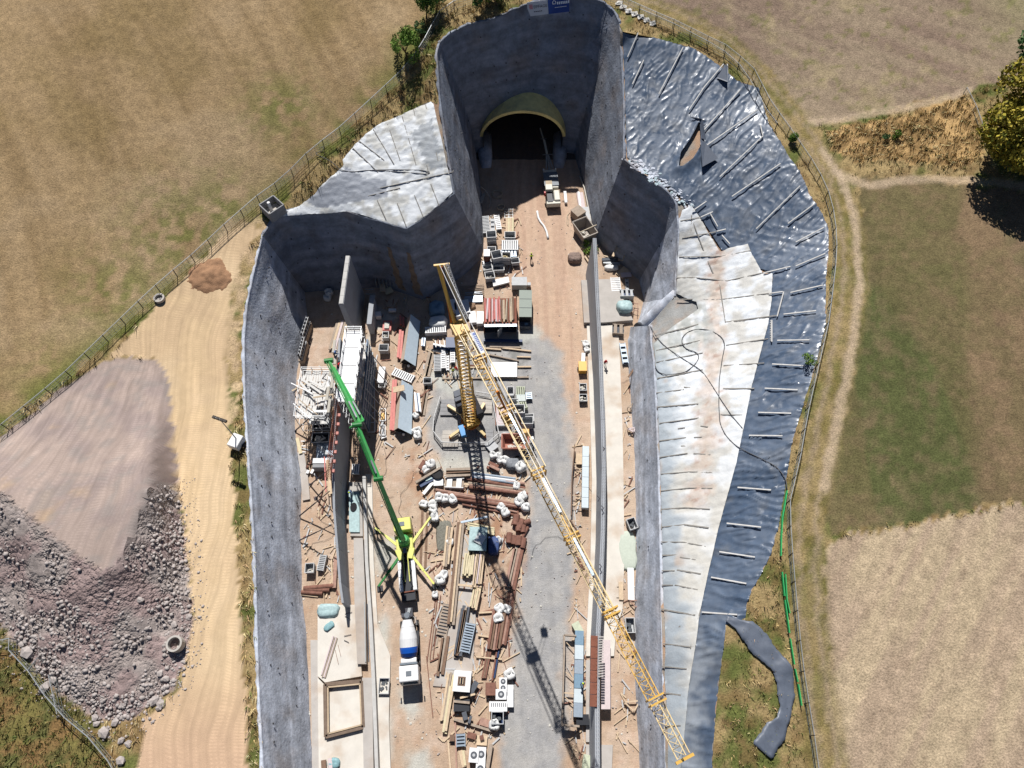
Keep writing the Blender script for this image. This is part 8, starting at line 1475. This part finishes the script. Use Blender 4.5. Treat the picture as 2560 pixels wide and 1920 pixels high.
for (u, v) in ((1060,1180),(905,1080),(1110,1350),(790,1290),(1100,1580),(1225,1700),(1000,960),(1235,620),(1535,950),(1550,1320),(960,1120),(1440,1380),(820,1640)):
    q = P(u, v, .1); an = r_.uniform(0, 6); pts = [q]
    for k in range(16): an += r_.gauss(0, .5); q = q + Vector((math.cos(an), math.sin(an), 0)) * .6; pts.append(q)
    cb_.tube(pts, .022, 4)
tag(cb_.obj('loose_cables', M_hose), 'thin dark cables snaking over the pit floor', None, None, 'stuff')
# small scattered litter
rg = np.random.RandomState(12); n = 700; lx = rg.uniform(-32, 20, n); ly = rg.uniform(2, 90, n); keep = ~((np.abs(lx + 6.4) < 6) & (np.abs(ly - 47) < 7)) & ~((lx > 0) & (lx < 10) & (ly > 40)); V = []; F = []
for a, b_ in zip(lx[keep], ly[keep]):
    s_ = rg.uniform(.06, .22); th = rg.rand() * 3; c, d = math.cos(th) * s_, math.sin(th) * s_; k = len(V); V += [(a - c, b_ - d, .03), (a + d, b_ - c, .03), (a + c, b_ + d, .03), (a - d, b_ + c, .03), (a, b_, .03 + s_ * .6)]; F += [(k, k + 1, k + 4), (k + 1, k + 2, k + 4), (k + 2, k + 3, k + 4), (k + 3, k, k + 4)]
tag(link('litter', np_mesh('litter', V, F, M_contents[0])), 'small pale litter scattered over the pit floor', None, None, 'stuff')
xs_ = rg.uniform(-26, 19, 2600); ys_ = rg.uniform(0, 100, 2600); cl = fbm(xs_ * .3, ys_ * .3, 3, 8) > .5; tag(rubble('loose_stones', np.stack([xs_[cl], ys_[cl], 0 * xs_[cl] + .01], 1), .06, .28, 'loose stones on the pit floor', 5, 2.0), kind='stuff')
# rust streaks below two drain outlets on the recess wall are part of that wall
# ================================================================ PEOPLE
M_skin = mat('skin', (.5, .3, .2), rough=.6, var=.05)
def person(p, rz, label, top, helmet, trousers, pose='stand'):
    t = thing('person', label, 'person', p, rz); lean = .1 if pose == 'stand' else .45
    J = {'pel': (0, 0, .95, .15), 'spi': (0, -.04 - lean * .3, 1.2, .15), 'chs': (0, -.06 - lean * .7, 1.42, .17), 'nek': (0, -.06 - lean, 1.54, .06), 'hd': (0, -.08 - lean * 1.05, 1.68, .1), 'top': (0, -.08 - lean * 1.05, 1.76, .085)}
    for s_, n_ in ((-1, 'l'), (1, 'r')):
        st = .16 * s_ if pose == 'walk' else .03 * s_
        J['hip' + n_] = (s_ * .1, 0, .9, .1); J['kne' + n_] = (s_ * .12, -.05 + st, .5, .075); J['ank' + n_] = (s_ * .13, .02 + st * 1.6, .1, .05); J['toe' + n_] = (s_ * .14, -.16 + st * 1.6, .05, .045)
        f_ = -.25 if pose != 'stand' else -.08
        J['sho' + n_] = (s_ * .2, -.05 - lean * .7, 1.42, .065); J['elb' + n_] = (s_ * .27, -.05 - lean * .7 + f_ * .4, 1.15, .05); J['wri' + n_] = (s_ * .25, -.1 - lean * .7 + f_, .95, .036); J['han' + n_] = (s_ * .25, -.12 - lean * .7 + f_ * 1.1, .87, .04)
    E = [('pel', 'spi'), ('spi', 'chs'), ('chs', 'nek'), ('nek', 'hd'), ('hd', 'top')]
    for n_ in 'lr':
        E += [('pel', 'hip' + n_), ('hip' + n_, 'kne' + n_), ('kne' + n_, 'ank' + n_), ('ank' + n_, 'toe' + n_), ('chs', 'sho' + n_), ('sho' + n_, 'elb' + n_), ('elb' + n_, 'wri' + n_), ('wri' + n_, 'han' + n_)]
        for k in range(5):
            h = J['han' + n_]; ox = (k - 2) * .018 if k < 4 else (-.04 if n_ == 'r' else .04); J['f%s%d' % (n_, k)] = (h[0] + ox, h[1] - .015, h[2] - (.08 if k < 4 else .04), .010); E.append(('han' + n_, 'f%s%d' % (n_, k)))
    ks = list(J); me = bpy.data.meshes.new('body'); me.from_pydata([J[k][:3] for k in ks], [(ks.index(a), ks.index(b)) for a, b in E], []); me.materials.append(trousers)
    o = link('body', me, t); sk = o.modifiers.new('skin', 'SKIN'); sub = o.modifiers.new('sub', 'SUBSURF'); sub.levels = sub.render_levels = 1
    for i, k in enumerate(ks): r_ = J[k][3]; me.skin_vertices[0].data[i].radius = (r_, r_); me.skin_vertices[0].data[i].use_root = (i == 0)
    hd = J['hd']; B().lathe([(.02, -.13), (.075, -.1), (.098, -.02), (.1, .05), (.07, .11), (.02, .13)], 12, hd[:3]).obj('head', M_skin, t, smooth=True)
    B().lathe([(.15, .03), (.125, .05), (.12, .11), (.08, .17), (.02, .19)], 14, hd[:3]).obj('helmet', helmet, t, smooth=True)
    c = J['chs']; sp = J['spi']; B().lathe([(.17, -.42), (.185, -.2), (.21, .0), (.17, .1), (.08, .14)], 14, (c[0], (c[1] + sp[1]) / 2, c[2] - .02), None, .72).obj('jacket', top, t, smooth=True)
    for n_ in 'lr': B().tube([J['sho' + n_][:3], J['elb' + n_][:3], J['wri' + n_][:3]], [.085, .07, .055], 8).obj('sleeve', top, t, smooth=True)
    b = B(); b.box(0, hd[1] - .1, hd[2] - .03, .025, .03, .04); b.obj('nose', M_skin, t)
    for s_ in (-1, 1): B().box(s_ * .035, hd[1] - .097, hd[2] + .015, .02, .01, .012).obj('eye', M_dark, t)
    return t
M_hiv = mat('hi_vis_yellow', C(214,240,70), rough=.7, var=.05); M_redj = mat('red_jacket', C(226,44,40), rough=.7, var=.05); M_trd = mat('dark_trousers', (.04, .045, .06), rough=.9); M_blj = mat('blue_shirt', C(120,150,200), rough=.8)
person(P(1328, 655, .05), R(180), 'person in a bright yellow hi-vis jacket walking on the haul road', M_hiv, M_hiv, M_trd, 'walk'); person(P(1133, 932, .05), R(40), 'person in yellow green hi-vis beside the slatted stacks at the crane', M_hiv, MATS['white_paint'], M_trd); person(P(1143, 929, .05), R(-30), 'person in a red jacket standing right beside the hi-vis worker at the crane', M_redj, M_redj, M_trd)
person(P(847, 922, 9.2), R(90), 'person in a red jacket on the wall walkway, upper one under the boom tip', M_redj, M_redj, M_trd, 'lean'); person(P(842, 970, 8.6), R(60), 'person in a red jacket on the wall walkway, lower one beside the boom', M_redj, M_redj, M_trd, 'lean'); person(P(838, 894, 9.4), R(120), 'person in a pale blue shirt at the end of the pump hose', M_blj, MATS['white_paint'], M_trd, 'lean')
person(P(1512, 912, .35), R(0), 'person in a red jacket on the pale slab right of the long trough wall', M_redj, M_redj, M_trd); person(P(1454, 1708, 1.35), R(10), 'person with yellow helmet standing on the lower long girder', M_blj, M_hiv, M_trd); person(P(879, 1232, .6), R(0), 'person in a yellow helmet at the upper end of the turquoise sheet', M_blj, M_hiv, M_trd, 'lean')
# cross jumble of props on the far side of the boom head, hoses on the road
tag(B().tube(resample([P(u, v, .08) for u, v in [(1343, 528), (1346, 545), (1352, 556), (1360, 565), (1367, 580), (1370, 596)]], 14), .22, 6).obj('white_hose', MATS['white_paint'], smooth=True), 'thick white hose lying left of the drilling rig', 'hose')
tag(B().tube(resample([P(u, v, .05) for u, v in [(1418, 535), (1417, 560), (1421, 566), (1422, 552), (1418, 540), (1425, 530)]], 14), .05, 5).obj('thin_hose', M_cable, smooth=True), 'thin pale hose loop right of the drilling rig', 'hose')
